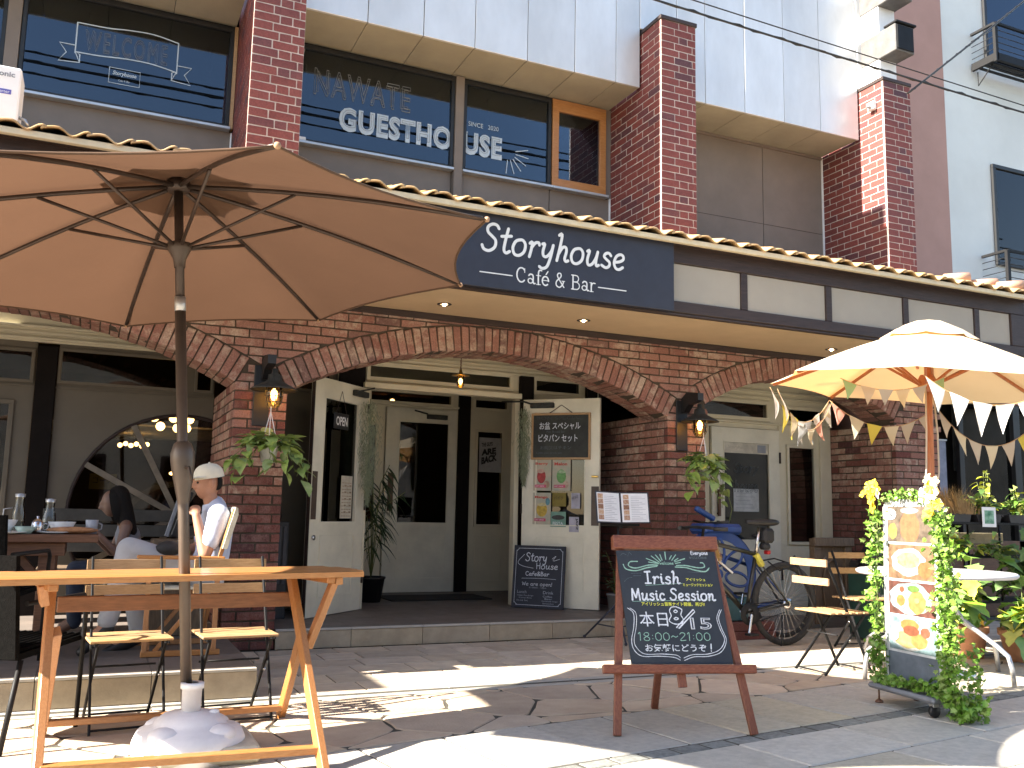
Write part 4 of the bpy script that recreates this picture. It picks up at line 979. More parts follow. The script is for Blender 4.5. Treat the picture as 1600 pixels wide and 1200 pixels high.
for z in (.25, .95, 1.9): MB().tube([(-.004, .012, z), (-.004, .012, z+.10)], .010, 8).build('hinge', M_DARKWOOD, LD)
RD = openable('right entrance door standing open, covered with menu posters and a chalkboard', (4.19, 8.98), (4.80, 8.37), .9, -1)
RW = .845
# the right leaf: its inner face looks to the street (local +y side is towards -X), so use y=-th face
door_leaf(RD, RW, 2.155, .16, RW-.16, .84, 1.99, .045)
MB().box(RW-.085, RW-.005, -.051, -.0455, .84, 1.24, .001).build('push_plate', MATS['brown_plate'], RD)
MB().box(RW-.08, RW-.01, -.075, -.046, 1.33, 1.35, .004).build('latch', mat('brass', (.55, .38, .12), .3, metal=.9), RD)
for z in (.25, .95, 1.9): MB().tube([(-.004, -.05, z), (-.004, -.05, z+.10)], .010, 8).build('hinge', M_DARKWOOD, RD)
closer(RD, .09, 2.06); MB().tube([(.14, -.09, 2.09), (.02, -.10, 2.13), (-.28, .03, 2.15)], .009, 6).build('closer_arm', M_IRON, RD)
# left door closer on its visible face
MB().box(.06, .30, .001, .055, 2.05, 2.105, .006).build('closer_body', M_IRON, LD); MB().tube([(.22, .04, 2.10), (.05, .10, 2.15), (-.3, -.35, 2.16)], .009, 6).build('closer_arm', M_IRON, LD)
def door_pt(t, x, y, z):
    a = t.rotation_euler[2]; return (t.location[0]+x*math.cos(a)-y*math.sin(a), t.location[1]+x*math.sin(a)+y*math.cos(a), t.location[2]+z)
aL = LD.rotation_euler[2]; aR = RD.rotation_euler[2]
# OPEN sign hanging on the left door (its visible face is local +y, so the sign's own x runs backwards)
o = thing('open_sign', 'small black OPEN sign hanging by a cord on the glass of the left door', 'sign', door_pt(LD, .52, .02, 1.70), aL+PI)
MB().box(-.13, .13, -.012, 0, 0, .15, .006).build('board', M_BLACK, o); letter('OPEN', M_WHITE, o, face_m((0, -.0135, .075)), w=.20, h=.085, center=True, bold=.02)
MB().tube([(-.09, -.006, .15), (.0, -.004, .36), (.09, -.006, .15)], .003, 5).build('cord', M_DARKWOOD, o)
o = thing('notice_sheet', 'cream timetable sheet taped low on the glass of the left door', 'notice', door_pt(LD, .34, .004, .87), aL+PI)
MB().box(-.10, .10, -.004, 0, 0, .40, 0).build('sheet', mat('cream_paper', (.60, .54, .42), .8), o)
mb = MB()
for k in range(11):
    for q in range(4): mb.box(-.085+q*.044, -.085+q*.044+.036, -.0052, -.0042, .02+k*.031, .02+k*.031+.006+.01*((k*q) % 2), 0)
mb.build('print', mat('brown_print', (.33, .24, .17), .8), o)
o = thing('notice_sheet', 'small white card behind the glass of the left door, below the OPEN sign', 'notice', door_pt(LD, .50, -.05, 1.22), aL+PI)
MB().box(-.06, .05, -.004, 0, 0, .17, 0).build('sheet', mat('white_card', (.55, .55, .48), .8), o)
# chalkboard on the right door
o = thing('door_chalkboard', 'framed chalkboard with Japanese lettering hung high on the right door', 'chalkboard', door_pt(RD, .10, -.047, 1.515), aR)
cw, chh = .65, .49
mb = MB(); mb.box(0, cw, -.022, 0, 0, .022, .003).box(0, cw, -.022, 0, chh-.022, chh, .003).box(0, .022, -.022, 0, .022, chh-.022, .003).box(cw-.022, cw, -.022, 0, .022, chh-.022, .003).build('frame', M_PALEWOOD, o)
MB().box(.02, cw-.02, -.012, -.002, .02, chh-.02, 0).build('board', M_BLACKB, o)
mk = face_m((0, -.0135, 0))
letter('お盆 スペシャル', M_CHALKW, o, face_m((.09, -.0135, .315)), w=.45, h=.080, bold=.012); letter('ピタパン セット', M_CHALKW, o, face_m((.08, -.0135, .185)), w=.43, h=.080, bold=.012)
letter('Pita Bread Set', M_CHALKF, o, face_m((.17, -.0135, .282)), w=.20, h=.022); letter('BON SPECIAL', M_CHALKF, o, face_m((.06, -.0135, .42)), w=.50, h=.035, outline=.008)
letter('お肉又はチキン', M_CHALKF, o, face_m((.10, -.0135, .105)), w=.34, h=.04); letter('1,200 yen drink set', M_CHALKF, o, face_m((.06, -.0135, .055)), w=.28, h=.025)
MB().tube([(.20, -.012, chh), (.33, -.004, chh+.085), (.45, -.012, chh)], .004, 5).build('cord', M_DARKWOOD, o)
def poster(label, x, z, w, h, base, blobs, pink=None, text=None, tcol=None, name='menu_poster', cat='poster'):
    o = thing(name, label, cat, door_pt(RD, x-.02, -.047, z+(.13 if z < 1.0 else .13)), aR, None)
    MB().box(0, w, -.003, 0, 0, h, 0).build('sheet', base, o)
    for i, (bx_, bz, r1, r2, col) in enumerate(blobs):
        MB().prism([(bx_*w+r1*w*math.cos(a*PI/7), bz*h+r2*h*math.sin(a*PI/7)) for a in range(14)], 'y', -.0030-.0004*(i+1), -.0030).build('picture', mat('ink_%d_%d_%d' % tuple(int(c*99) for c in col), col, .6, var=.15, scale=30), o)
    if pink: MB().box(.1*w, .72*w, -.0062, -.003, .10*h, .19*h, 0).build('label', mat('pink_label', (.62, .08, .16), .6), o); letter('SOFT DRINK', M_PAPER, o, face_m((.13*w, -.0065, .125*h)), w=.5*w, h=.04*h)
    if text: letter(text, tcol, o, face_m((.12*w, -.0065, .80*h)), w=.7*w, h=.10*h, bold=.03)
    return o
PX = mat('poster_beige', (.50, .42, .32), .7, col2=(.34, .38, .30), scale=14, var=.2)
poster('poster with a red drink and a pink label, top left on the right door', .145, 1.06, .20, .33, PX, [(.45, .45, .24, .22, (.45, .05, .05)), (.42, .62, .20, .07, (.62, .40, .32)), (.75, .2, .16, .12, (.52, .34, .24))], 1, 'Berry', mat('poster_red', (.6, .08, .06), .6))
poster('poster with a green drink and a pink label, top middle on the right door', .355, 1.06, .20, .33, PX, [(.5, .46, .26, .22, (.16, .38, .12)), (.5, .60, .24, .05, (.40, .55, .32)), (.75, .2, .16, .12, (.55, .40, .30))], 1, 'Melon', MATS['poster_red'])
poster('poster with a yellow drink and a pink label, lower left on the right door', .145, .71, .20, .33, PX, [(.5, .46, .30, .22, (.62, .42, .06)), (.5, .62, .24, .05, (.62, .55, .30)), (.82, .72, .12, .12, (.12, .30, .36))], 1, 'Mango', MATS['poster_red'])
o = poster('green flyer with a dark car on it, low on the right door glass', .34, .69, .17, .155, mat('green_flyer', (.18, .34, .27), .7), [(.5, .62, .42, .16, (.05, .05, .05))]); letter('FESTA', M_PAPER, o, face_m((.03, -.0065, .02)), w=.11, h=.03)
o = poster('small mustard notice seen through the right door glass', .36, .90, .15, .14, mat('mustard', (.22, .17, .03), .7), []); letter('バイク', M_BLACK, o, face_m((.02, -.0065, .07)), w=.10, h=.035)
o = poster('small grey ticket high beside the right edge of the door glass', .565, .88, .095, .16, mat('lilac_paper', (.45, .44, .52), .7), []); letter('ARE BACK', M_BLACK, o, face_m((.01, -.0065, .09), (1, 0, .3)), w=.07, h=.03)
o = poster('small ticket reading JAZZ at the bottom right of the door glass', .545, .64, .105, .155, mat('lilac_paper', (.45, .44, .52), .7), []); letter('JAZZ', M_BLACK, o, face_m((.07, -.0065, .14), (0, 0, -1), (1, 0, 0)), w=.12, h=.026, bold=.04)
# hanging moss on both doors
def moss(label, at, H, w, seed, n=1500):
    random.seed(seed); t = thing('hanging_moss', label, 'plant', at, group='grey green air moss hanging on the doors')
    mb = MB()
    for i in range(n):
        u = random.random()**.8; z = -u*H; r = w*math.sin(PI*min(1, .12+u*.9))**.6*(1-.35*u)
        x = random.gauss(0, r*.42); y = random.gauss(0, r*.3); L_ = random.uniform(.03, .07); a = random.uniform(0, 2*PI)
        dx, dy = math.cos(a)*L_*.5, math.sin(a)*L_*.5; s = .0022
        mb.raw([(x-s, y, z), (x+s, y, z), (x+dx+s*.4, y+dy, z-L_)], [(0, 1, 2)])
    k = mb.build('strands', mat('moss', (.17, .20, .12), .9, var=.15, scale=20, col2=(.27, .30, .20)), t); k['kind'] = 'stuff'
    MB().tube([(0, 0, .02), (0, 0, -H*.6)], .004, 5).build('stem', MATS['moss'], t)
moss('long clump of air moss hanging at the hinge side of the left door', door_pt(LD, .10, .09, 2.02), 1.0, .13, 3, 1900)
moss('clump of air moss hanging left of the chalkboard on the right door', door_pt(RD, .035, -.10, 2.06), .80, .10, 4, 1500)
# door mat
o = thing('door_mat', 'dark door mat lying in front of the inner door', 'mat', (3.62, 10.0, FZ+.001))
MB().box(-.62, .55, -.30, .30, 0, .012, .004).build('mat_body', mat('dark_rubber', (.03, .027, .025), .9, bump=.5), o)

# ---- left bay
LB = thing('cream_window_front', 'cream painted front of the left bay with transom lights and a big round window', 'shopfront', (0, 0, 0))
# wall with a round hole
WC, WZ, WR = .745, 1.03, .935
def wall_round(parent):
    x0, x1, z0, z1 = -.345, .998, .175, 2.13
    N = 48; pts = [(WC+WR*math.cos(PI*2*i/N), WZ+WR*math.sin(PI*2*i/N)) for i in range(N)]
    mb = MB()
    # column strips above and below the circle
    xs = [x0+(x1-x0)*i/60 for i in range(61)]
    for a, b in zip(xs, xs[1:]):
        def hz(x): return math.sqrt(max(0, WR*WR-(x-WC)**2))
        ha, hb = hz(a), hz(b)
        for s in (1, -1):
            top = z1 if s > 0 else z0
            za, zb = WZ+s*ha, WZ+s*hb
            if s < 0: za, zb = max(za, z0), max(zb, z0)
            for y, fl in ((F0, 1), (F0+.05, -1)): mb.raw([(a, y, za), (b, y, zb), (b, y, top), (a, y, top)], [(0, 1, 2, 3)])
            if za > z0: mb.raw([(a, F0, za), (b, F0, zb), (b, F0+.05, zb), (a, F0+.05, za)], [(0, 1, 2, 3)])
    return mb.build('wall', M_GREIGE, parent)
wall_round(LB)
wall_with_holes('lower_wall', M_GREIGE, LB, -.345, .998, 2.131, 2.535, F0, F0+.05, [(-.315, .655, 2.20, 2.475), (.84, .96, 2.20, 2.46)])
wall_with_holes('frieze', M_CREAM, LB, -3.2, .998, 2.536, 2.86, F0-.003, F0+.05, [])
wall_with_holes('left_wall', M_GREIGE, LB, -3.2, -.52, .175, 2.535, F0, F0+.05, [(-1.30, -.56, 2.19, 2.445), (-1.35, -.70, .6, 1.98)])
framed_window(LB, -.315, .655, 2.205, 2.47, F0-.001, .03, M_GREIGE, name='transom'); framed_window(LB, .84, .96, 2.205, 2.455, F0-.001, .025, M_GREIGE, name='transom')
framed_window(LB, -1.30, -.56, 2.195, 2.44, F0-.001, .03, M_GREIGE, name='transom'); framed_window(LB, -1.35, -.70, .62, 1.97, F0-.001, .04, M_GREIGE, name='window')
MB().box(-.515, -.35, F0-.05, F0-.002, .175, 2.50, .005).build('post', M_POST, LB)
MB().box(-3.2, .998, F0-.045, F0-.001, 2.555, 2.575, .003).box(-3.2, .998, F0-.03, F0-.001, 2.60, 2.63, .003).box(-3.2, .998, F0-.05, F0-.001, 2.66, 2.68, .003).build('moulding', M_CREAM, LB)
MB().box(-3.2, .998, F0-.02, F0-.001, 2.135, 2.15, .002).build('rail', M_GREIGE, LB)
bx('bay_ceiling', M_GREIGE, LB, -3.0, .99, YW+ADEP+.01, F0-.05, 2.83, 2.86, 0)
RWN = MB().tube([(WC+(WR-.01)*math.cos(2*PI*i/48), F0-.006, WZ+(WR-.01)*math.sin(2*PI*i/48)) for i in range(48)], .016, 6, closed=True).build('round_window', M_DARKWOOD, LB)
for a in (60, 118, 151, 180, 210, 240): MB().beam((WC, F0-.01, WZ), (WC+WR*.98*math.cos(math.radians(a)), F0-.01, WZ+WR*.98*math.sin(math.radians(a))), .05, .035, upv=(0, 1, 0)).build('spoke', mat('greige_paint', (.26, .22, .165), .6), RWN)
MB().prism([(WC+(WR-.02)*math.cos(2*PI*i/40), WZ+(WR-.02)*math.sin(2*PI*i/40)) for i in range(40)], 'y', F0+.02, F0+.026).build('pane', M_GLASSD, RWN)
# ---- right bay
RB = thing('cream_double_door_front', 'cream glazed double door front behind the bicycles', 'shopfront', (0, 0, 0))
FR = 8.75
wall_with_holes('wall', M_CREAM, RB, 5.62, 8.20, 0.006, 2.86, FR, FR+.05, [(6.42, 7.40, .01, 2.16), (7.55, 7.95, .84, 1.965), (6.10, 7.24, 2.29, 2.455), (7.555, 8.12, 2.28, 2.42), (5.75, 6.28, .84, 1.97)])
framed_window(RB, 6.12, 7.235, 2.295, 2.45, FR-.001, .045, name='transom'); framed_window(RB, 7.565, 8.08, 2.285, 2.42, FR-.001, .04, name='transom')
framed_window(RB, 7.56, 7.94, .85, 1.96, FR-.001, .035, name='side_light'); framed_window(RB, 5.76, 6.27, .85, 1.96, FR-.001, .035, name='side_light')
MB().box(5.62, 8.2, FR-.03, FR-.001, 2.215, 2.235, .003).box(5.62, 8.2, FR-.03, FR-.001, 2.53, 2.55, .003).box(5.62, 8.2, FR-.04, FR-.001, 2.60, 2.62, .003).box(7.41, 7.50, FR-.02, FR-.001, .01, 2.21, .003).box(8.03, 8.195, FR-.035, FR-.001, .01, 2.21, .004).build('moulding', M_CREAM, RB)
bx('bay_ceiling', M_CREAM, RB, 5.63, 8.19, YW+ADEP+.01, FR-.05, 2.83, 2.86, 0)
D2 = thing('glazed_door', 'closed cream door with a paper notice on its glass, behind the bicycles', 'door', (6.425, FR-.002, .012))
door_leaf(D2, .97, 2.14, .17, .81, .86, 1.97)
MB().beam((.075, -.07, 1.12), (.075, -.07, 1.42), .03, .03).box(.06, .09, -.07, -.041, 1.14, 1.16, 0).box(.06, .09, -.07, -.041, 1.38, 1.40, 0).build('handle', M_BROWNWOOD, D2)
MB().box(.055, .095, -.046, -.0405, .98, 1.07, .003).tube([(.075, -.045, 1.03), (.075, -.08, 1.03), (.16, -.08, 1.03)], .008, 6).build('lever', M_IRON, D2)
for z in (.4, 1.75): MB().tube([(.975, -.045, z), (.975, -.045, z+.13)], .013, 8).build('hinge', M_DARKWOOD, D2)
o = thing('paper_notice', 'white handwritten paper taped inside the glass of the bicycle door', 'notice', (6.73, FR-.033, 1.19))
MB().box(0, .36, 0, .003, 0, .26, 0).build('sheet', mat('grey_white_paper', (.52, .54, .54), .8), o)
mb = MB()
for k in range(5): mb.box(.03, .30-.03*(k % 3), -.001, 0, .04+k*.042, .045+k*.042, 0)
mb.build('print', M_INK, o)
o = thing('window_strip', 'white strip with a small printed square along the top of the bicycle door glass', 'sign', (6.60, FR-.033, 1.86))
MB().box(0, .64, 0, .004, 0, .12, 0).build('sheet', mat('cream_strip', (.62, .58, .48), .7), o); MB().box(.48, .60, -.002, -.0005, .015, .105, 0).build('picture', M_INK, o); letter('Storyhouse', mat('pale_print', (.50, .46, .38), .7), o, face_m((.06, -.002, .04)), w=.30, h=.05)
letter('Story', M_CHALKF, o, face_m((.14, -.002, -.26)), w=.36, h=.15, outline=.015, shear=.2); letter('house', M_CHALKF, o, face_m((.14, -.002, -.45)), w=.34, h=.14, outline=.015, shear=.2)
# ---- the room behind
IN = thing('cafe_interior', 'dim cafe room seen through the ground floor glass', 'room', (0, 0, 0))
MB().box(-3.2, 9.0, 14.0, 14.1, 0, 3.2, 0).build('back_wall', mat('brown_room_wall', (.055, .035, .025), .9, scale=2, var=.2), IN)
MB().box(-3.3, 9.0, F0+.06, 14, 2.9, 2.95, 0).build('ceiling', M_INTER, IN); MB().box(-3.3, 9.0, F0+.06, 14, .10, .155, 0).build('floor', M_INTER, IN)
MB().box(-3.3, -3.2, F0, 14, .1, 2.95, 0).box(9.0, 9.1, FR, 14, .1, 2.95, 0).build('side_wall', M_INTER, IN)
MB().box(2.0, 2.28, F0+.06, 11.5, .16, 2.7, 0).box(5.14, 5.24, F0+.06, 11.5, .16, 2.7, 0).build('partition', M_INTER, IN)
MB().box(-.6, 1.9, 10.9, 12.9, 1.98, 2.0, 0).build('reflection_slab', mat('pale_reflection', (.40, .38, .28), .8), IN)  # pale slab stands in for the white awning reflected in the round window
mb = MB(); R1 = .62
for i in range(24):
    a0, a1 = PI*i/24, PI*(i+1)/24
    mb.raw([(1.02+r*math.cos(a), 12.9, .75+r*math.sin(a)) for a in (a0, a1) for r in (R1, R1+.07)]+[(1.02+r*math.cos(a), 12.98, .75+r*math.sin(a)) for a in (a0, a1) for r in (R1, R1+.07)], [(0, 1, 3, 2), (4, 6, 7, 5), (1, 5, 7, 3), (0, 2, 6, 4)])
mb.build('reflection_arch', mat('greige_arch', (.16, .14, .11), .7), IN)  # arch set inside to imitate the arches reflected in the glass
o = thing('reflection_sign', 'small yellow sign placed inside for the reflection at the left of the round window', 'sign', (-.02, 10.6, 1.28)); MB().box(0, .26, 0, .01, 0, .16, 0).build('board', mat('mustard2', (.28, .21, .02), .7), o); letter('コース', M_BLACK, o, face_m((.03, -.003, .06)), w=.2, h=.06)  # reflection in the round window built as a sign behind it
def bulbs(label, c, pts, r=.05, m=M_BULBS, nm='chandelier'):
    t = thing(nm, label, 'chandelier', c)
    MB().tube([(0, 0, .1), (0, 0, .5)], .008, 6).build('rod', M_BLACKM, t)
    MB().tube([(.2*math.cos(2*PI*i/16), .2*math.sin(2*PI*i/16), .08) for i in range(16)], .007, 5, closed=True).build('ring', M_BLACKM, t)
    for x, y, z in pts: MB().ball((x, y, z), r, 6).build('globe', m, t)
bulbs('chandelier of glowing glass globes seen through the top of the round window', (.74, 10.5, 2.02), [(-.18, 0, .03), (-.12, -.1, -.07), (.02, .1, .04), (.08, -.08, .04), (.05, -.1, -.08), (.15, 0, -.07), (.18, .05, .03)], .047)
bulbs('row of small warm bulbs seen through the round window under the pale reflection slab', (.42, 12.0, 1.83), [(-.14, 0, 0), (-.08, 0, .02), (-.02, 0, 0), (.04, 0, .02), (.10, 0, 0), (.16, 0, .02)], .028)
for k, (x, z, w) in enumerate(((.12, 1.47, 'left'), (.92, 1.52, 'right'))):
    t = thing('wall_spot', 'small warm lamp glowing inside the cafe, '+w+' of two seen through the round window', 'lamp', (x, 12.2, z), group='small warm lamps inside'); MB().ball((0, 0, 0), .035, 5, (1.6, 1, .7)).build('bulb', M_BULBS, t); MB().box(-.03, .03, .02, .06, .0, .06, .004).build('base', M_BLACKM, t)
for k, (x, z) in enumerate(((3.50, 1.60), (3.52, 1.42))):
    t = thing('wall_spot', ('upper' if k == 0 else 'lower')+' of two tiny lamps glowing behind the inner door glass', 'lamp', (x, 13.0, z), group='tiny lamps behind the inner door'); MB().ball((0, 0, 0), .018, 5).build('bulb', M_BULBS, t); MB().lathe([(.05, .02), (.02, .06)], n=10).build('shade', M_BLACKM, t)
bx('warm_wall', mat('warm_room_wall', (.22, .09, .04), .9, scale=2), IN, 3.25, 3.9, 13.6, 13.62, 1.0, 2.1, 0)
# fan of warm light at the transom: a wooden ceiling fan blade inside
o = thing('ceiling_fan', 'wooden ceiling fan blade seen through the transom above the inner door', 'fan', (3.5, 11.6, 2.62)); MB().box(-.02, .55, -.07, .07, -.006, .006, .003).build('blade', M_OAK, o); MB().box(-.60, -.04, -.07, .07, -.006, .006, .003).build('blade', M_OAK, o); MB().lathe([(.06, -.05), (.07, .02), (.02, .08)], n=14).build('motor', M_BLACKM, o); MB().ball((0, 0, -.09), .035, 6).build('bulb', M_BULBS, o)

# ================================================================== LANTERNS
def lantern(label, x, z):
    t = thing('wall_lantern', label, 'lantern', (x, YW-.004, z), group='black cage lanterns on the brick piers')
    MB().box(-.13, .0, -.018, 0, -.28, .22, .004).build('back_plate', M_BLACK, t)
    MB().prism([(-.018, .10), (-.018, .24), (-.10, .29), (-.30, .27), (-.30, .20), (-.14, .17), (-.06, .10)], 'x', -.075, -.010).build('bracket_arm', M_BLACK, t)
    c = (0.0, -.22, 0)
    MB().lathe([(.0, .17), (.022, .17), (.024, .13), (.052, .12), (.058, .075), (.085, .055), (.175, .010), (.19, -.004), (.172, .004), (.09, .040), (.0, .05)], c, 28).build('lamp_shade', M_IRON, t)
    MB().lathe([(.062, .03), (.066, -.02), (.062, -.09), (.045, -.135), (.0, -.145)], c, 20).build('lamp_glass', M_BULBGL, t)
    mb = MB()
    for z_ in (-.01, -.055, -.10): mb.tube([(c[0]+(.072 if z_ > -.09 else .064)*math.cos(2*PI*i/20), c[1]+(.072 if z_ > -.09 else .064)*math.sin(2*PI*i/20), z_) for i in range(20)], .0035, 5, closed=True)
    for k in range(6):
        a = PI/6+k*PI/3; mb.tube([(c[0]+r*math.cos(a), c[1]+r*math.sin(a), z_) for r, z_ in ((.07, .03), (.074, -.05), (.066, -.10), (.045, -.14), (.012, -.158))], .0035, 5)
    mb.build('cage', M_IRON, t); MB().ball((c[0], c[1], -.04), .026, 6, (1, 1, 1.9)).build('bulb', M_BULB, t)
    return t
lantern('black cage lantern lit on the brick pier left of the entrance', 1.28, 2.06)
lantern('black cage lantern lit on the brick pier right of the entrance', 5.39, 2.045)
t = thing('entrance_lantern', 'small lit glass lantern hanging on a chain in the middle of the central arch', 'lantern', (3.18, 8.30, 2.66))
mb = MB()
for i in range(7): mb.tube([(.006*math.cos(a+i), .006*math.sin(a+i)*(i % 2), -i*.026-.013+.014*math.sin(a)) for a in [2*PI*q/8 for q in range(8)]], .003, 4, closed=True)
mb.tube([(0, 0, 0), (0, 0, -.19)], .0022, 4); mb.build('chain', M_BROWNWOOD, t)
MB().lathe([(.0, -.17), (.014, -.175), (.02, -.21), (.04, -.222), (.085, -.232), (.088, -.236), (.03, -.232)], n=20).build('lamp_shade', mat('brass', (.55, .38, .12), .3), t)
MB().lathe([(.034, -.235), (.040, -.28), (.034, -.335), (.0, -.35)], n=16).build('lamp_glass', M_BULBGL, t); MB().ball((0, 0, -.29), .018, 5, (1, 1, 1.6)).build('bulb', M_BULB, t)

# ================================================================== LEAVES
M_POTHOS = mat('pothos_leaf', (.21, .33, .07), .42, var=.1, scale=22, col2=(.36, .42, .14), rnd=.25)
M_IVY = mat('ivy_leaf', (.13, .28, .04), .5, var=.1, scale=16, col2=(.20, .34, .05), rnd=.25)
M_YLEAF = mat('sunlit_yellow_leaf', (.40, .46, .06), .5, var=.1, scale=16, col2=(.55, .55, .09), rnd=.25)
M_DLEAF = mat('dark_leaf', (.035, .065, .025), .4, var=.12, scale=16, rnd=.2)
M_STRAW = mat('dry_straw', (.42, .26, .10), .8, var=.1, scale=30, rnd=.2)
def leaf_mesh(name, L_, W_, mt, fold=.15, droop=.2, lobes=0):
    """leaf lying along +x with a midrib fold, droops towards the tip"""
    n = 7; up_ = []; dn = []; mid = []
    for i in range(n):
        u = i/(n-1); w = math.sin(PI*min(1, u**.75+.02))**.8*W_/2*(1-.15*u)
        if lobes: w *= .72+.42*abs(math.sin(lobes*PI*u))
        if i == 0: w = W_*.08
        if i == n-1: w = 0.0015
        x = u*L_; z = -droop*L_*u*u
        mid.append((x, 0, z)); up_.append((x-(.06*L_ if 0 < i < 3 else 0), w, z+fold*w)); dn.append((x-(.06*L_ if 0 < i < 3 else 0), -w, z+fold*w))
    vs = mid+up_+dn; fs = []
    for i in range(n-1): fs += [(i, i+1, n+i+1, n+i), (i, 2*n+i, 2*n+i+1, i+1)]
    mb = MB(); mb.raw(vs, fs, True); return mb.mesh(name, mt)
def leaves(parent, meshes, pts, smin=.7, smax=1.2, name='leaf'):
    """pts: (position, outward direction)"""
    for p, d in pts:
        d = Vector(d); d = d.normalized() if d.length > 1e-5 else Vector((0, 0, 1))
        q = d.to_track_quat('X', 'Z').to_euler(); s = random.uniform(smin, smax)
        o = add(name, random.choice(meshes), parent, p, (q.x+random.uniform(-.5, .5), q.y, q.z), (s, s, s))
PTH = [leaf_mesh('leaf', .12, .088, M_POTHOS, .2, .35), leaf_mesh('leaf', .10, .074, M_POTHOS, .1, .5), leaf_mesh('leaf', .14, .10, M_POTHOS, .3, .2), leaf_mesh('leaf', .085, .062, M_POTHOS, .1, .1)]
def hanging_plant(label, x, y, zpot, seed, trails, n=46):
    random.seed(seed)
    t = thing('hanging_plant', label, 'plant', (x, y, zpot), group='pothos in white pots hanging under the lanterns')
    MB().lathe([(.0, 0), (.055, 0), (.075, .12), (.082, .13), (.074, .13), (.05, .11), (.0, .11)], n=12).build('pot', mat('white_plastic', (.72, .72, .66), .4), t)
    mb = MB()
    for a in (0.3, 2.4, 4.5): mb.tube([(.075*math.cos(a), .075*math.sin(a), .125), (0, 0, .40)], .0035, 5)
    mb.tube([(0, 0, .40), (.0, 0, .44)], .004, 5); mb.build('hanger', M_WHITE, t)
    pts = []
    for i in range(n):
        a = random.uniform(0, 2*PI); r = random.uniform(.02, .17); z = .13+random.uniform(-.01, .11)*(1-r*2)
        pts.append(((r*math.cos(a), r*math.sin(a)*.6, z), (math.cos(a), math.sin(a)*.7-.25, random.uniform(-.4, .5))))
    st = MB()
    for (dx, dy, dz, k) in trails:
        P = [Vector((0, 0, .13)), Vector((dx*.5, dy*.6, .16)), Vector((dx*.95, dy, .02)), Vector((dx, dy*1.1, dz))]
        path = []
        for i in range(3):
            for q in range(5): path.append(P[i].lerp(P[i+1], q/5)+Vector((random.gauss(0, .006), random.gauss(0, .006), 0)))
        path.append(P[3]); st.tube(path, .0028, 4)
        for j in range(k):
            p = path[int((j+1.5)/(k+1)*(len(path)-1))]; a = random.uniform(0, 2*PI); pts.append((p, (math.cos(a)*.8+(.3 if dx > 0 else -.3), math.sin(a)*.5-.3, random.uniform(-.9, .1))))
    st.build('stems', mat('plant_stem', (.16, .20, .05), .6), t)
    leaves(t, PTH, pts)
    return t
hanging_plant('pothos hanging under the left lantern, trailing over the brick pier', 1.25, 7.42, 1.475, 41, [(-.26, -.05, -.12, 8), (-.30, -.05, -.02, 6), (.20, -.04, -.08, 8), (.27, -.05, -.18, 9), (.14, -.08, -.10, 7), (.30, .0, -.05, 6), (-.15, -.06, .0, 5), (.0, -.10, -.06, 7), (-.22, -.08, -.16, 7)], 80)
hanging_plant('pothos hanging under the right lantern beside the second pier', 5.38, 7.42, 1.49, 42, [(-.20, -.05, -.18, 8), (-.24, -.04, -.05, 6), (.20, -.04, -.16, 8), (.10, -.08, -.24, 9), (.24, -.0, .0, 6), (-.12, -.06, -.16, 6), (.02, -.10, -.05, 7), (.16, -.06, -.28, 8)], 76)
tag(MB().tube([(5.44, 7.40, 1.50), (5.60, 7.36, 1.38), (5.66, 7.36, 1.2), (5.62, 7.37, 1.02), (5.70, 7.36, .92)], .004, 4).build('plant_tendril', MATS['plant_stem']), 'thin bare tendril trailing below the right hanging pothos', 'tendril')

# ================================================================== BROWN PARASOL AND ITS BASE
def canopy_mesh(mt, n, tips, apex, drop=.0, scallop=.06, K=8, V=6, u0=0.0, u1=1.0, name='canopy', bulge=.03):
    """cloth between ribs; tips = rim points, apex = top point"""
    apex = Vector(apex); T = [Vector(t) for t in tips]; vs = []; fs = []; cen = sum(T, Vector())/n
    up_ = (apex-cen).normalized(); H = (apex-cen).length
    def rib(k, u):
        b = apex+(T[k % n]-apex)*u; return b+up_*bulge*math.sin(PI*u)
    for k in range(n):
        base = len(vs)
        for i in range(K+1):
            u = u0+(u1-u0)*i/K
            for j in range(V+1):
                v = j/V; p = rib(k, u).lerp(rib(k+1, u), v); s = 4*v*(1-v)
                p = p+(apex-p)*scallop*s*u*u-up_*.018*s*u
                vs.append(p)
        for i in range(K):
            for j in range(V):
                a = base+i*(V+1)+j; fs.append((a, a+1, a+V+2, a+V+1))
    mb = MB(); mb.raw(vs, fs, True)
    me = mb.mesh(name, mt); bm = bmesh.new(); bm.from_mesh(me); bmesh.ops.remove_doubles(bm, verts=bm.verts, dist=.0005); bm.to_mesh(me); bm.free(); return me
M_BROWNCL = cloth('brown_canvas', (.155, .092, .060), .27, (.115, .062, .038))
PN = Vector((-.0776, .032, 1)).normalized(); PC = Vector((.312, 4.68, 2.30)); PR = 1.555
pa = (Vector((1, 0, 0))-PN*PN.x).normalized(); pb = PN.cross(pa)
U = thing('brown_parasol', 'large open brown parasol with dark metal ribs over the wooden table', 'parasol', tuple(PC-PN*(PC.z/PN.z)))
UO = Vector(U.location)
tips = [PC+PR*(math.cos(-1.449+k*PI/4)*pa+math.sin(-1.449+k*PI/4)*pb)-UO for k in range(8)]
apex = PC+PN*.425-UO
add('canopy', canopy_mesh(M_BROWNCL, 8, tips, apex, scallop=.055), U)
add('vent_flap', canopy_mesh(M_BROWNCL, 8, [apex+(t-apex)*.24+PN*.035 for t in tips], apex+PN*.06, scallop=.05, K=3), U)
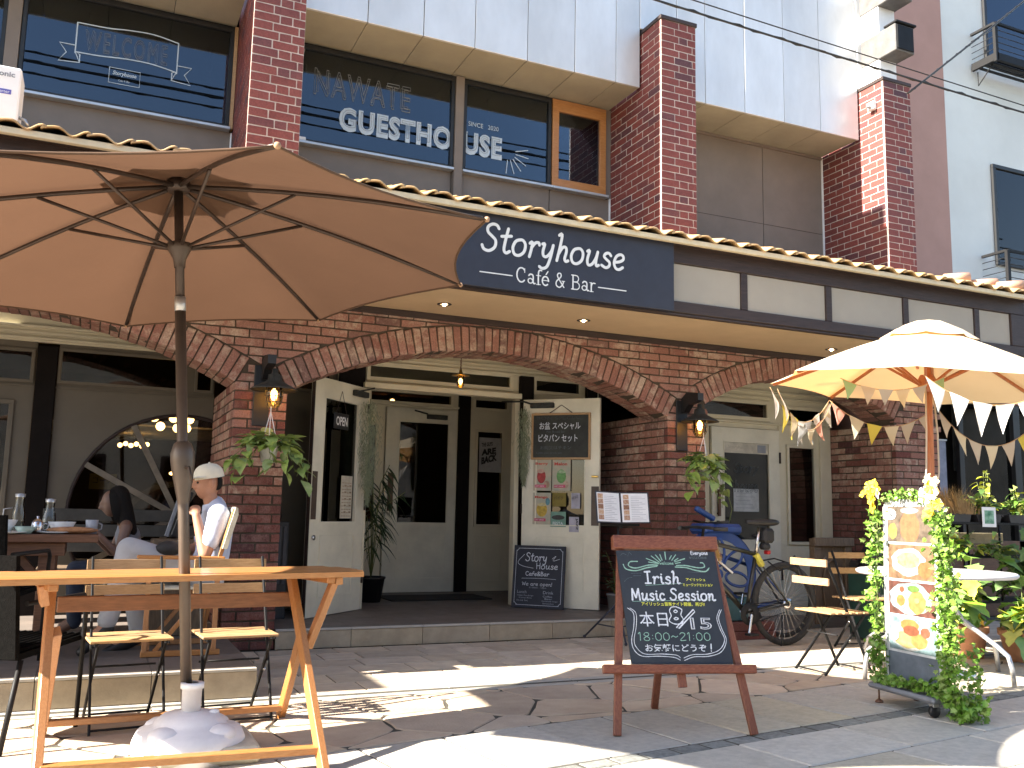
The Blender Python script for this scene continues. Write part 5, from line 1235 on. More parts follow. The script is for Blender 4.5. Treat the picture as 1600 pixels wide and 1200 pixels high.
for k in range(8):
    for u_, r_ in ((1.0, .0055), (.55, .0022)):
        P = []
        for j in range(9):
            v_ = j/8; p_ = (apex+(tips[k]-apex)*u_).lerp(apex+(tips[(k+1) % 8]-apex)*u_, v_)+PN*(.03*math.sin(PI*u_)); s_ = 4*v_*(1-v_); P.append(p_+(apex-p_)*.055*s_*u_*u_-PN*(.018*s_*u_+.002))
        if u_ == 1.0: MB().tube(P, r_, 5).build('hem', cloth('hem_canvas', (.115, .072, .048), .1, (.1, .05, .03)), U)
M_PAR = mat('bronze_tube', (.060, .040, .030), .42, metal=.4, var=.1); M_PAR2 = mat('bronze_pole', (.105, .080, .062), .38, metal=.35, var=.06)
for k in range(8):
    a = apex-PN*.03; P = []
    for i in range(7):
        u = .03+.955*i/6; P.append(a+(tips[k]-a)*u+PN*(.03*math.sin(PI*u)-.012*(1-u)))
    r_ = MB().tube(P, .0115, 6).build('rib', M_PAR, U)
    q = a+(tips[k]-a)*.40+PN*.012
    run = PC+PN*.085-UO+(tips[k]-apex).normalized()*.045
    MB().tube([run, q], .0085, 6).build('strut', M_PAR, U)
    MB().ball(tuple(tips[k]), .014, 4).build('rib_tip', mat('tan_pocket', (.40, .24, .14), .8), U)
MB().lathe([(.0, 0), (.05, 0), (.062, .03), (.05, .06), (0, .06)], n=16, M=PN.to_track_quat('Z', 'Y').to_matrix().to_4x4()).build('hub', M_PAR, U, tuple(apex-PN*.07))
MB().lathe([(.026, -.10), (.03, -.06), (.055, -.01), (.058, .02), (.03, .03)], n=16, M=PN.to_track_quat('Z', 'Y').to_matrix().to_4x4()).build('runner', M_PAR2, U, tuple(PC+PN*.07-UO))
def onp(z): return PN*((z)/PN.z)
MB().tube([onp(2.12), apex-PN*.03], .0215, 14).build('upper_pole', M_PAR, U)
MB().tube([onp(.10), onp(2.06)], .0255, 16).build('pole', M_PAR2, U); MB().tube([onp(2.055), onp(2.125)], .0265, 16).build('joint', M_ALU, U)
MB().lathe([(.026, -.17), (.034, -.12), (.046, -.05), (.056, .03), (.056, .07), (.040, .115), (.026, .125)], n=18, M=PN.to_track_quat('Z', 'Y').to_matrix().to_4x4()).build('crank_housing', M_PAR2, U, tuple(onp(1.30)))
MB().tube([onp(1.30)+Vector((0, -.02, 0)), onp(1.30)+Vector((.02, -.09, 0)), onp(1.24)+Vector((.03, -.10, 0))], .007, 6).build('crank', M_PAR, U)
t = thing('parasol_base', 'white plastic parasol foot filled with water, under the wooden table', 'parasol base', (UO.x, UO.y-.02, 0))
MW = mat('white_foot_plastic', (.80, .79, .80), .45, var=.05, dirt=.15, bump=.05)
mb = MB().box(-.16, .30, -.24, .24, .0, .075, .03); mb.build('foot', mat('cream_slab', (.62, .58, .46), .7), t)
MB().lathe([(.0, .205), (.06, .20), (.12, .19), (.15, .165), (.165, .14), (.225, .125), (.245, .08), (.24, .0), (.0, .0)], n=28).build('tank', MW, t)
for k in range(4):
    a = PI/4+k*PI/2; MB().ball((.165*math.cos(a), .165*math.sin(a), .115), .075, 6, (1, 1, .6)).build('tank_bulge', MW, t)
MB().lathe([(.0, .20), (.042, .20), (.044, .30), (.052, .30), (.052, .325), (.030, .325)], n=16).build('socket', MW, t); MB().ball((.10, -.02, .195), .024, 5, (1, 1, .5)).build('filler_cap', MW, t)

# ================================================================== FOLDING WOODEN TABLE (foreground)
t = thing('folding_table', 'long honey coloured folding wooden table in front of the parasol pole', 'table', (.45, 4.77, 0), math.radians(11.2))
def tl(x, y, z):                                  # world to table frame
    a = -math.radians(11.2); dx, dy = x-.45, y-4.77; return (dx*math.cos(a)-dy*math.sin(a), dx*math.sin(a)+dy*math.cos(a), z)
TZ = .81
hx, hy = .875, .262
for k in range(5):                                # boards of the top run along its length
    a = -hy+k*(2*hy/5)+.003; b = -hy+(k+1)*(2*hy/5)-.003; cy = abs((a+b)/2)/hy; e = hx-.10*cy*cy
    MB().prism([(-e-.3, a), (e, a), (e+(.03 if a < 0 else -.03)*0, b), (-e-.3, b)], 'z', TZ-.026, TZ).build('board', M_OAK, t)
MB().box(.62, .665, -hy+.02, hy-.02, TZ-.055, TZ-.0265, .003).box(-.64, -.60, -hy+.02, hy-.02, TZ-.055, TZ-.0265, .003).build('batten', M_OAKY, t)
MB().beam(tl(1.17, 4.66, TZ-.045), tl(1.15, 5.05, TZ-.045), .035, .035).build('batten', M_OAK, t)
def bar(nm, p, q, w=.035, d=.05, mt=M_OAKY): MB().beam(tl(*p), tl(*q), w, d, .003, (0, 1, 0)).build(nm, mt, t)
bar('leg', (.98, 4.93, TZ-.03), (1.005, 4.13, 0)); bar('leg', (1.03, 5.28, 0), (1.04, 4.86, .50)); bar('leg_brace', (1.18, 4.78, TZ-.03), (1.075, 4.88, .42))
bar('leg', (-.128, 4.78, TZ-.03), (-.108, 4.12, 0)); bar('leg', (-.13, 5.24, 0), (-.088, 4.60, .57)); bar('leg_brace', (-.16, 4.52, TZ-.03), (-.145, 4.56, .69))
bar('stretcher', (-.10, 4.80, .665), (.98, 4.90, .66), .070, .028, mat('brown_rail_wood', (.24, .10, .04), .5, stretch=(1, 9, 9)))
bar('rail', (-.10, 4.20, .095), (1.0, 4.22, .075), .030, .06, M_OAK); bar('rail', (-.11, 5.16, .07), (1.02, 5.22, .06), .030, .05, M_OAK)
MB().box(-.008, .008, -.002, .002, -.03, .03, .001).build('hinge', mat('brass', (.55, .38, .12), .3), t, tl(1.04, 4.835, .47))

# ================================================================== BISTRO CHAIRS
def bistro(label, x, y, rz, w=.40, group='folding bistro chairs with pale slats'):
    """seat over the origin, front to -y"""
    t = thing('bistro_chair', label, 'chair', (x, y, 0), rz, group)
    for k in range(6):
        yy = -.17+k*.062; MB().box(-w/2, w/2, yy, yy+.046, .432, .446, .003).build('seat_slat', M_PALEWOOD, t)
    for z in (.665, .80): MB().prism([(-w/2, .205-(.015 if z < .7 else 0)), (0, .222-(.015 if z < .7 else 0)), (w/2, .205-(.015 if z < .7 else 0)), (w/2, .219-(.015 if z < .7 else 0)), (0, .236-(.015 if z < .7 else 0)), (-w/2, .219-(.015 if z < .7 else 0))], 'z', z-.026, z+.026).build('back_slat', M_PALEWOOD, t)
    for s in (-1, 1):
        xx = s*(w/2-.025)
        MB().beam((xx, -.20, .0), (xx, .205, .84), .012, .020, .001, (0, 1, 0)).build('back_leg', M_BLACKM, t)
        MB().beam((xx-s*.014, .22, .0), (xx-s*.014, -.17, .43), .012, .020, .001, (0, 1, 0)).build('front_leg', M_BLACKM, t)
        MB().beam((xx, -.18, .425), (xx, .16, .425), .010, .012, .001).build('seat_rail', M_BLACKM, t)
        MB().ball((xx-s*.007, -.01, .20+.04), .009, 4).build('rivet', M_CHROME, t)
    for p, q in (((-.18, -.19, .02), (.18, -.19, .02)), ((-.165, .21, .02), (.165, .21, .02)), ((-.165, .10, .28), (.165, .10, .28))): MB().tube([p, q], .006, 6).build('cross_bar', M_BLACKM, t)
    return t
bistro('bistro chair left of the parasol pole, tucked behind the long table', .235, 5.36, math.radians(6))
bistro('bistro chair right of the parasol pole, tucked behind the long table', .78, 5.38, math.radians(4))
bistro('bistro chair facing the round table, in front of the bicycle wheel', 5.16, 5.52, math.radians(88))
bistro('bistro chair mostly hidden behind the menu cart, beyond the round table', 6.28, 6.32, math.radians(-8))

# ================================================================== RATTAN CHAIRS
M_RAT = mat('black_rattan', (.007, .007, .007), .85, var=.2, scale=60, bump=.5, bscale=220, spec=.05)
def rattan(label, x, y, z, rz):
    """origin under the seat, front to +x"""
    t = thing('rattan_chair', label, 'chair', (x, y, z), rz, 'black rattan armchairs')
    MB().prism([(-.26, .40), (.26, .43), (.27, .455), (-.26, .43)], 'y', -.26, .26).build('seat', M_RAT, t)
    MB().prism([(-.27, .43), (-.33, .88), (-.36, .88), (-.30, .41)], 'y', -.27, .27).build('backrest', M_RAT, t)
    mb = MB()
    for k in range(14):
        yy = -.24+k*.037; mb.tube([(-.27, yy, .44), (.0, yy, .448), (.27, yy, .458)], .008, 5)
    for k in range(22): mb.tube([(.275-.0, -.25+k*.0235, .455), (.285, -.25+k*.0235, .44)], .010, 5)
    m_ = mb.build('weave', M_RAT, t); m_['kind'] = 'stuff'
    for s in (-1, 1):
        MB().tube([(.25, s*.27, 0), (.26, s*.27, .42), (.23, s*.29, .63), (.18, s*.30, .665), (-.28, s*.29, .66)], .012, 8).build('arm', M_BLACKM, t)
        MB().tube([(-.24, s*.26, .40), (-.34, s*.26, 0)], .013, 8).build('leg', M_BLACKM, t)
    return t
rattan('black rattan armchair at the left edge, in front of the low platform', -.34, 5.30, 0, math.radians(60))
rattan('tall black rattan armchair on the platform at the left edge, behind the long table', -.55, 6.35, .172, math.radians(70))

# ================================================================== DINING TABLE ON THE PLATFORM
t = thing('dining_table', 'heavy dark wooden table on the platform laid with cups and bread', 'table', (-.72, 6.95, .172))
for k in range(5): MB().box(-.78, .79, -.33+k*.132, -.33+k*.132+.129, .705, .755, .004).build('board', M_BROWNWOOD, t)
for x, y in ((-.6, -.2), (.50, -.2), (.50, .22), (-.6, .22)): MB().box(x-.05, x+.05, y-.05, y+.05, 0, .70, .004).build('leg', M_BROWNWOOD, t)
MB().box(-.62, .60, -.28, -.25, .62, .70, .003).box(-.62, .60, .25, .28, .62, .70, .003).box(.57, .60, -.25, .25, .62, .70, .003).build('apron', M_BROWNWOOD, t); MB().beam((.28, -.2, .68), (.50, -.2, .42), .04, .05).build('brace', M_BROWNWOOD, t)
DZ = .172+.757
M_CHINA = mat('white_china', (.72, .74, .74), .25, var=.02); M_CELADON = mat('celadon_china', (.36, .48, .42), .3, var=.04)
def bowl(label, x, y, r, h, mt, cat='bowl', nm='bowl'):
    t = thing(nm, label, cat, (x, y, DZ)); MB().lathe([(.0, 0), (r*.55, 0), (r*.6, .006), (r, h), (r*.94, h), (r*.5, .012), (0, .012)], n=24).build('body', mt, t); return t
bowl('white coffee bowl at the left edge of the dark table', -.50, 6.74, .095, .085, M_CHINA); bowl('pale green saucer bowl beside the small metal pot', -.36, 6.70, .065, .045, M_CELADON)
bowl('white bowl standing behind the long bread', -.155, 6.84, .085, .075, M_CHINA)
for lab, x, y in (('flat white plate under the left coffee bowl', -.46, 6.72), ('white saucer under the bowl behind the bread', -.19, 6.80)):
    o = MB().lathe([(0, 0), (.07, 0), (.13, .010), (.128, .014), (.07, .005), (0, .005)], n=24).build('plate', M_CHINA, None, (x, y, DZ)); tag(o, lab, 'plate')
t = thing('sugar_pot', 'small metal pot with a knobbed lid on the dark table', 'pot', (-.295, 6.76, DZ)); MB().lathe([(0, 0), (.03, 0), (.038, .02), (.034, .07), (.03, .075)], n=18).build('body', M_CHROME, t); MB().lathe([(.032, .076), (.02, .09), (.006, .095), (.01, .108), (0, .112)], n=14).build('lid', M_CHROME, t); MB().tube([(.034, 0, .065), (.065, 0, .06), (.06, 0, .03), (.036, 0, .02)], .004, 6).build('handle', M_CHROME, t)
for k, (x, y, h, lab) in enumerate(((-.235, 6.90, .21, 'clear glass carafe behind the left end of the bread'), (-.42, 6.98, .24, 'clear glass jug with a handle at the back of the dark table'))):
    t = thing('glass_carafe', lab, 'carafe', (x, y, DZ)); MB().lathe([(0, 0), (.038, 0), (.042, .02), (.040, h*.55), (.026, h*.75), (.028, h)], n=20).build('body', M_CLEARGL, t); MB().lathe([(0, .004), (.036, .004), (.038, h*.3), (0, h*.3)], n=16).build('water', glass('water', (.75, .8, .8), 1.33), t); MB().lathe([(.030, h-.01), (.032, h+.012), (.0, h+.016)], n=16).build('stopper', M_ALU, t)
    if k: MB().tube([(-.04, 0, .16), (-.09, 0, .15), (-.09, 0, .06), (-.042, 0, .04)], .005, 6).build('handle', M_ALU, t)
t = thing('bread_loaf', 'long flat brown bread lying along the front edge of the dark table', 'bread', (-.09, 6.74, DZ+.001)); MB().ball((0, 0, .022), .024, 8, (6.6, 2.1, .95)).build('crust', mat('crust', (.48, .23, .10), .7, var=.2, scale=20, bump=.4), t)
t = thing('mug', 'grey white mug standing at the right end of the dark table', 'mug', (.025, 6.86, DZ)); MB().lathe([(0, 0), (.034, 0), (.040, .09), (.036, .09), (.031, .008), (0, .008)], n=20).build('body', mat('grey_china', (.40, .42, .46), .3), t); MB().tube([(.036, 0, .07), (.062, 0, .06), (.060, 0, .03), (.035, 0, .02)], .005, 6).build('handle', MATS['grey_china'], t)
# bench behind the table
t = thing('bench', 'grey wooden bench against the wall under the round window', 'bench', (.55, 8.6, .172)); MB().box(-.9, .4, -.2, .2, .40, .44, .004).build('seat', M_GREYWOOD, t)
for z in (.55, .68, .81): MB().box(-.9, .4, .17, .20, z, z+.10, .004).build('back_board', mat('grey_board', (.075, .075, .07), .8), t)
for x in (-.85, .35): MB().box(x-.03, x+.03, -.18, .18, 0, .40, .003).build('leg', M_GREYWOOD, t)
t = thing('dark_crate_stand', 'dark slatted stand behind the left pier, left of the open door', 'stand', (1.53, 8.55, FZ)); MB().box(-.09, .10, -.15, .15, 0, .84, .004).build('body', mat('navy_black', (.018, .020, .026), .6), t)
for k in range(4): MB().box(-.085+k*.046, -.085+k*.046+.03, -.16, -.151, .3, .8, .002).build('slat', M_NAVY, t)

# ================================================================== EASEL SIGN
t = thing('easel_sign', 'reddish wooden easel holding the big chalkboard announcing an Irish music session', 'easel sign', (0, 0, 0))
FL, FRt, FB = Vector((2.55, 4.28, 0)), Vector((3.25, 4.06, 0)), Vector((3.12, 4.81, 0))
# board plane: leans back; top centre about (3.03,4.50,1.0)
TLp, TRp = Vector((2.675, 4.53, 1.0)), Vector((3.25, 4.36, 1.0))
xd = (FRt-FL).normalized(); nrm = None
topc = Vector((2.985, 4.445, 1.0)); botc = (FL+FRt)/2
ydv = (topc-botc).normalized(); zd = xd.cross(ydv)                     # towards the viewer
def E(x, y, z=0.0): return botc+xd*x+ydv*y+zd*z
MB().beam(E(-.365, 0), E(-.285, 1.02), .040, .030, .003, zd).build('leg', M_REDWOODZ, t); MB().beam(E(.365, 0), E(.225, 1.02), .040, .030, .003, zd).build('leg', M_REDWOODZ, t)
MB().beam(FB, topc-zd*.05+Vector((0.03, 0, -.03)), .040, .030, .003, zd).build('back_leg', M_REDWOODZ, t)
MB().beam(E(-.335, 1.005, .012), E(.262, 1.005, .012), .055, .075, .004, ydv).build('top_beam', M_REDWOOD, t)
MB().beam(E(-.43, .325, .035), E(.40, .325, .035), .040, .045, .004, ydv).build('ledge', M_REDWOOD, t); MB().beam(E(-.005, .33, .01), E(.0, .235, .01), .045, .022, .003, zd).build('stub', M_REDWOODZ, t)
MB().beam(E(-.30, .62, -.01), E(.29, .62, -.01), .02, .05, .003, ydv).build('cross_rail', M_REDWOOD, t)
BO = thing('event_chalkboard', 'large dark chalkboard with chalk lettering Irish Music Session resting on the red easel', 'chalkboard', (0, 0, 0))
ME = Matrix((xd, ydv, zd)).transposed().to_4x4(); ME.translation = E(.0, .352, .022); ME = ME @ Matrix.Rotation(.0, 4, 'Z') @ Matrix(((1, -.055, 0, 0), (0, 1, 0, 0), (0, 0, 1, 0), (0, 0, 0, 1)))
bw0, bw1, bh = .282, .275, .605
MB().prism([(-bw0+.01, 0), (bw0, 0), (bw1, bh), (-bw1-.01, bh)], 'z', -.006, .006).build('board', M_CHALKB, BO).data.transform(ME)
cf = ME @ Matrix.Translation((0, 0, .0078))
def S2(px, py):
    xl = 40+(py-50)*.124; xr = 830+(py-50)*.171; return (((px-xl)/(xr-xl)-.5)*.55, (1100-py)/1060*.605)        # sketch units of the board
def chalk(strokes, w, mt, sm=True, rag=.25):
    mb = MB()
    for P in strokes: ribbon(mb, [S2(*p) for p in P], w, cf, smooth=sm, n=5, rag=rag)
    mb.build('lettering', mt, BO)
def handc(s, x, y, size, w, mt, fit, rag=.15, sh=0.0):
    mb = MB(); p = S2(x, y); hand(mb, s, cf, p[0], p[1], size, w, fit=fit*1.24, rag=rag, shear=sh); mb.build('lettering', mt, BO)
chalk([[(85, 175), (110, 220), (190, 235), (280, 205), (360, 190)], [(200, 145), (140, 150), (130, 190), (190, 210), (290, 180), (365, 180)], [(510, 195), (600, 200), (680, 225), (760, 235), (790, 200)], [(520, 180), (600, 180), (700, 200), (750, 190), (740, 155), (715, 150)]], .0062, M_CHALKG)
chalk([[(375, 165), (290, 150)], [(370, 160), (270, 115)], [(378, 150), (310, 90)], [(390, 140), (345, 80)], [(400, 130), (380, 75)], [(430, 120), (420, 50)], [(460, 120), (475, 85)], [(480, 130), (510, 75)], [(500, 135), (530, 110)], [(505, 145), (585, 112)], [(510, 160), (550, 150)]], .0060, M_CHALKG, False)
handc('welcome', 385, 172, .016, .0028, M_CHALKG, .062)
handc('Irish', 272, 358, .066, .0095, M_CHALKW, .160); handc('Music Session', 165, 515, .062, .0090, M_CHALKW, .375)
chalk([[(275, 375), (575, 352)], [(170, 528), (860, 505)]], .0028, M_CHALKG, False)
def jp(s, x0, y0, w, h, mt, bold=.0, **k):
    p = S2(x0, y0); return letter(s, mt, BO, cf @ Matrix.Translation((p[0], p[1], 0)), w=w*1.24, h=h, bold=bold, **k)
jp('アイリッシュ', 605, 330, .088, .017, M_CHALKY, .02); jp('ミュージックセッション', 582, 380, .135, .017, M_CHALKY, .02); jp('アイリッシュ音楽ナイト開催、再び!!', 245, 568, .285, .021, M_CHALKY, .02)
jp('本日', 240, 760, .125, .078, M_CHALKW, .004)
chalk([[(525, 575), (575, 600), (570, 650), (590, 690), (580, 730), (520, 735), (475, 705), (490, 660), (475, 615), (490, 580), (530, 575)], [(525, 605), (540, 618), (525, 630), (510, 618), (525, 604)], [(532, 675), (550, 685), (532, 697), (515, 686), (532, 674)],
       ], .0055, M_CHALKW)
chalk([[(670, 600), (685, 620), (560, 775), (535, 770), (668, 602)]], .0055, M_CHALKW, False)
chalk([[(600+k*17, 720-k*20), (612+k*17, 705-k*20)] for k in range(-2, 5)], .004, M_CHALKW, False)
jp('15', 660, 785, .095, .062, M_CHALKW, outline=.024)
handc('18:00~21:00', 228, 888, .041, .0040, M_CHALKG, .325)
jp('お気軽にどうぞ', 288, 990, .270, .040, M_CHALKW, .012); handc('!', 825, 985, .038, .006, M_CHALKW, .018)
chalk([[(130, 590), (180, 640), (185, 760), (170, 880), (190, 970), (260, 1030), (400, 1030), (520, 1040), (575, 1065)], [(150, 590), (200, 640), (205, 760), (190, 880), (210, 950), (280, 1010), (420, 1010), (540, 1020), (575, 1045)],
       [(890, 600), (870, 680), (900, 780), (940, 880), (900, 970), (800, 1010), (680, 1015), (605, 1045)], [(905, 600), (885, 680), (915, 780), (955, 885), (915, 990), (810, 1030), (690, 1035), (610, 1068)]], .0035, M_CHALKW)
handc('Everyone', 635, 72, .020, .0035, M_CHALKW, .078); handc('welcome', 625, 112, .020, .0028, M_CHALKF, .080); handc('Celtic', 50, 95, .020, .0018, M_CHALKF, .055) if 'z' in STR else None
handc('European', 150, 262, .014, .0018, M_CHALKF, .055) if False else None
chalk([[(60, 90), (80, 70), (110, 85)], [(120, 95), (130, 60), (150, 80)], [(100, 340), (125, 310), (160, 300)], [(150, 262), (240, 258)], [(170, 285), (230, 283)], [(615, 240), (700, 245), (775, 238)]], .0020, M_CHALKF)

# ================================================================== SMALL STANDING BOARD AT THE DOOR
a = aR; o0 = door_pt(RD, -.02, -.16, -.006)
t = thing('standing_board', 'small standing chalkboard with white lettering leaning against the right door', 'chalkboard', (o0[0]-.03, o0[1]-.0, FZ+.001), a)
t.rotation_euler = (math.radians(-7), 0, a)
bw, bhh = .56, .63
MB().box(0, bw, -.022, 0, 0, bhh, .003).build('board', mat('navy_chalkboard', (.018, .022, .038), .6, var=.1, scale=3), t)
mb = MB(); mk = face_m((0, -.0235, 0))
for P in ([(.03, .05), (.03, .58)], [(.53, .05), (.53, .58)], [(.05, .03), (.51, .03)], [(.05, .60), (.51, .60)], [(.03, .06), (.06, .03)], [(.53, .06), (.50, .03)], [(.03, .57), (.06, .60)], [(.53, .57), (.50, .60)]): ribbon(mb, P, .004, mk, smooth=False)
hand(mb, 'Story', mk, .13, .47, .085, .008, fit=.24, rag=.2); hand(mb, 'House', mk, .25, .395, .062, .0065, fit=.24, rag=.2); hand(mb, 'Cafe&Bar', mk, .14, .325, .040, .006, fit=.26, rag=.2)
hand(mb, 'We are open!', mk, .11, .225, .036, .004, fit=.33, rag=.2)
ribbon(mb, [(.10, .295), (.30, .300), (.47, .295)], .003, mk); ribbon(mb, [(.08, .50), (.12, .54), (.05, .46), (.10, .42), (.22, .40)], .004, mk); ribbon(mb, [(.42, .50), (.46, .53), (.43, .48), (.50, .50)], .004, mk)
mb.build('lettering', M_CHALKW, t)
for s, x, z, w, h in (('11:30am - 12pm', .19, .195, .18, .018), ('Lunch', .06, .145, .10, .03), ('Drink', .34, .145, .11, .03), ('Today\'s Plate Burger', .06, .115, .18, .016), ('Curry Rice', .08, .092, .14, .016), ('Drink Set', .06, .068, .12, .014), ('Coffee', .34, .112, .10, .018), ('Beer', .36, .090, .08, .016), ('Homemade Ginger', .33, .066, .17, .016), ('Smoothie', .34, .045, .12, .014)):
    letter(s, mat('soft_chalk', (.42, .45, .52), .9), t, face_m((x, -.0235, z)), w=w, h=h)

# ================================================================== MENU STAND
t = thing('menu_stand', 'black folding music stand at the porch step holding the open menu', 'stand', (4.40, 7.38, 0))
MB().tube([(0, 0, .28), (0, 0, 1.08)], .012, 8).build('pole', mat('navy_black', (.018, .020, .026), .6), t); MB().tube([(0, 0, .10), (0, 0, .6)], .017, 8).build('sleeve', M_NAVY, t)
for a in (2.25, 4.4, .1): MB().tube([(0, 0, .34), (.32*math.cos(a), .32*math.sin(a), .02)], .009, 6).tube([(0, 0, .12), (.20*math.cos(a), .20*math.sin(a), .14)], .006, 6).ball((.32*math.cos(a), .32*math.sin(a), .02), .016, 4).build('leg', M_NAVY, t)
MB().box(-.2, .2, -.05, -.03, 1.02, 1.045, .003).box(-.02, .02, -.045, -.02, 1.0, 1.30, .003).build('desk', M_BLACKM, t)
t = thing('open_menu', 'open white menu book with food pictures on the music stand', 'menu', (4.385, 7.30, 1.045)); t.rotation_euler = (math.radians(-8), 0, 0)
for s in (-1, 1):
    c = Matrix.Rotation(-s*.16, 4, 'Z')
    MB().box(0 if s > 0 else -.285, .285 if s > 0 else 0, -.006, 0, 0, .285, .003, c).build('cover', M_NAVY, t)
    MB().box(.012 if s > 0 else -.270, .270 if s > 0 else -.012, -.0075, -.0065, .012, .272, 0, c).build('page', M_PAPER, t)
    for k in range(5): MB().box((.03 if s > 0 else -.26), (.085 if s > 0 else -.20), -.0085, -.0077, .03+k*.047, .03+k*.047+.043, 0, c).build('picture', mat('food_print%d' % (k % 3), ((.30, .12, .07), (.45, .22, .10), (.16, .08, .06))[k % 3], .6, var=.2, scale=60, col2=((.55, .42, .3), (.6, .5, .4), (.4, .2, .1))[k % 3]), t)
    mb = MB()
    for k in range(14): x_ = (.105 if s > 0 else -.185); mb.box(x_, x_+.14-.03*((k*7) % 3), -.0083, -.0077, .03+k*.016, .0335+k*.016, 0, c)
    mb.build('print', mat('pale_ink', (.45, .48, .55), .8), t)

# ================================================================== POTTED PLANTS AT THE DOOR AND IN THE LOBBY
def potplant(label, x, y, z, pr_, ph_, pmat, pts, ms, stems=None, group=None):
    t = thing('potted_plant', label, 'plant', (x, y, z), group=group)
    MB().lathe([(0, 0), (pr_*.72, 0), (pr_, ph_), (pr_*1.04, ph_), (pr_*1.04, ph_-.02), (pr_*.9, ph_-.02), (pr_*.9, ph_-.03), (0, ph_-.03)], n=20).build('pot', pmat, t)
    if stems: stems.build('stems', MATS['plant_stem'], t)
    leaves(t, ms, pts); return t
random.seed(51)
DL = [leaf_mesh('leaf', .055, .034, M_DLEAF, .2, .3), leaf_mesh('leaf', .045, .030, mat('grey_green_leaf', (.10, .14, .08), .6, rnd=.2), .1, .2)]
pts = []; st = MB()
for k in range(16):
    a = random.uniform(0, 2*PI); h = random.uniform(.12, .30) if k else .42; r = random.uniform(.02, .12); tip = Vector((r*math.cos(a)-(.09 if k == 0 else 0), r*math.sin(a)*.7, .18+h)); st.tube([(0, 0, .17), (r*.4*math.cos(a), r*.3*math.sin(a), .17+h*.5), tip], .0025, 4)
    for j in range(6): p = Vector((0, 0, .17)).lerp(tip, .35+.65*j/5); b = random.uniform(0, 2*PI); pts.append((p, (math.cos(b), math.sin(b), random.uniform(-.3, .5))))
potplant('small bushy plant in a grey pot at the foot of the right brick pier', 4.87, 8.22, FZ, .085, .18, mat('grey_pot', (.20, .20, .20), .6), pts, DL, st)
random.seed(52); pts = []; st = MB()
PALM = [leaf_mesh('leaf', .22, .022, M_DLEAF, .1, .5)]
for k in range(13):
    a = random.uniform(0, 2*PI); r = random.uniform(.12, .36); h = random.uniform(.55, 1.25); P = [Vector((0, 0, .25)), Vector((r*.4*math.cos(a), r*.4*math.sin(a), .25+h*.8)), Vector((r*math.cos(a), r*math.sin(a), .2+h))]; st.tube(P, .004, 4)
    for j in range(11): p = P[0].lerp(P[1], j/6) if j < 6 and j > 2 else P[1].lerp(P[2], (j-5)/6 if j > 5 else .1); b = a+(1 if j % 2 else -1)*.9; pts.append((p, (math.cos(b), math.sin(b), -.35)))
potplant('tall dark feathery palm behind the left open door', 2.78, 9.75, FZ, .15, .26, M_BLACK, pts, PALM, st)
random.seed(53); RUB = [leaf_mesh('leaf', .20, .11, M_DLEAF, .15, .4)]
potplant('dark rubber plant with big leaves at the right side of the lobby', 4.84, 10.2, FZ, .13, .25, M_BLACK, [((-.03, 0, .55+.09*k), (math.cos(2.6+k*1.9), math.sin(2.6+k*1.9), -.1+.25*(k % 3))) for k in range(10)], RUB, MB().tube([(0, 0, .2), (-.03, 0, 1.5)], .009, 5))

# ================================================================== BICYCLES
M_TYRE = mat('tyre_rubber', (.035, .034, .032), .85, var=.15, scale=40, bump=.8, bscale=200)
M_OLIVE = mat('dark_bike_paint', (.028, .028, .022), .35, metal=.3, coat=.3)
def wheel(parent, c, r, name='wheel', tyre=.022, spokes=28, rim=M_ALU):
    w = MB().tube([(c[0]+(r-.028)*math.cos(2*PI*i/40), c[1], c[2]+(r-.028)*math.sin(2*PI*i/40)) for i in range(40)], .011, 6, closed=True).build(name, rim, parent)
    MB().tube([(c[0]+(r-tyre*.9)*math.cos(2*PI*i/40), c[1], c[2]+(r-tyre*.9)*math.sin(2*PI*i/40)) for i in range(40)], tyre, 8, closed=True).build('tyre', M_TYRE, w)
    mb = MB()
    for k in range(spokes):
        a = 2*PI*k/spokes; b = a+(.35 if k % 2 else -.35); s = .02 if (k//2) % 2 else -.02
        mb.tube([(c[0]+.022*math.cos(b), c[1]+s, c[2]+.022*math.sin(b)), (c[0]+(r-.035)*math.cos(a), c[1], c[2]+(r-.035)*math.sin(a))], .0016, 4, caps=False)
    k = mb.build('spokes', M_CHROME, w); k['kind'] = 'stuff'
    MB().tube([(c[0], c[1]-.035, c[2]), (c[0], c[1]+.035, c[2])], .018, 10).build('hub', M_CHROME, w)
    return w
t = thing('bicycle', 'dark mountain bicycle with a black saddle bag standing in front of the blue one', 'bicycle', (5.245, 6.73, 0), PI+.02, 'bicycles at the right doors')
wheel(t, (-.50, 0, .365), .365, tyre=.028); wheel(t, (.56, 0, .365), .365, tyre=.028)
BB, ST, HT, HB = (-.07, 0, .29), (-.185, 0, .80), (.40, 0, .92), (.435, 0, .76)
mb = MB(); mb.tube([BB, ST], .017, 10).tube([ST, HT], .019, 10).tube([BB, HB], .022, 10).tube([HT, HB], .022, 10)
for s in (-1, 1): mb.tube([(-.50, s*.06, .365), (-.09, s*.03, .29)], .010, 6).tube([(-.50, s*.06, .365), (-.19, s*.02, .76)], .009, 6)
mb.build('frame', M_OLIVE, t)
mb = MB()
for s in (-1, 1): mb.tube([(.44, 0, .75), (.455, s*.05, .70), (.56, s*.055, .365)], .013, 8)
mb.build('fork', M_BLACKM, t); MB().tube([(.395, 0, .93), (.38, 0, 1.02), (.44, 0, 1.03)], .014, 8).build('stem', M_BLACKM, t)
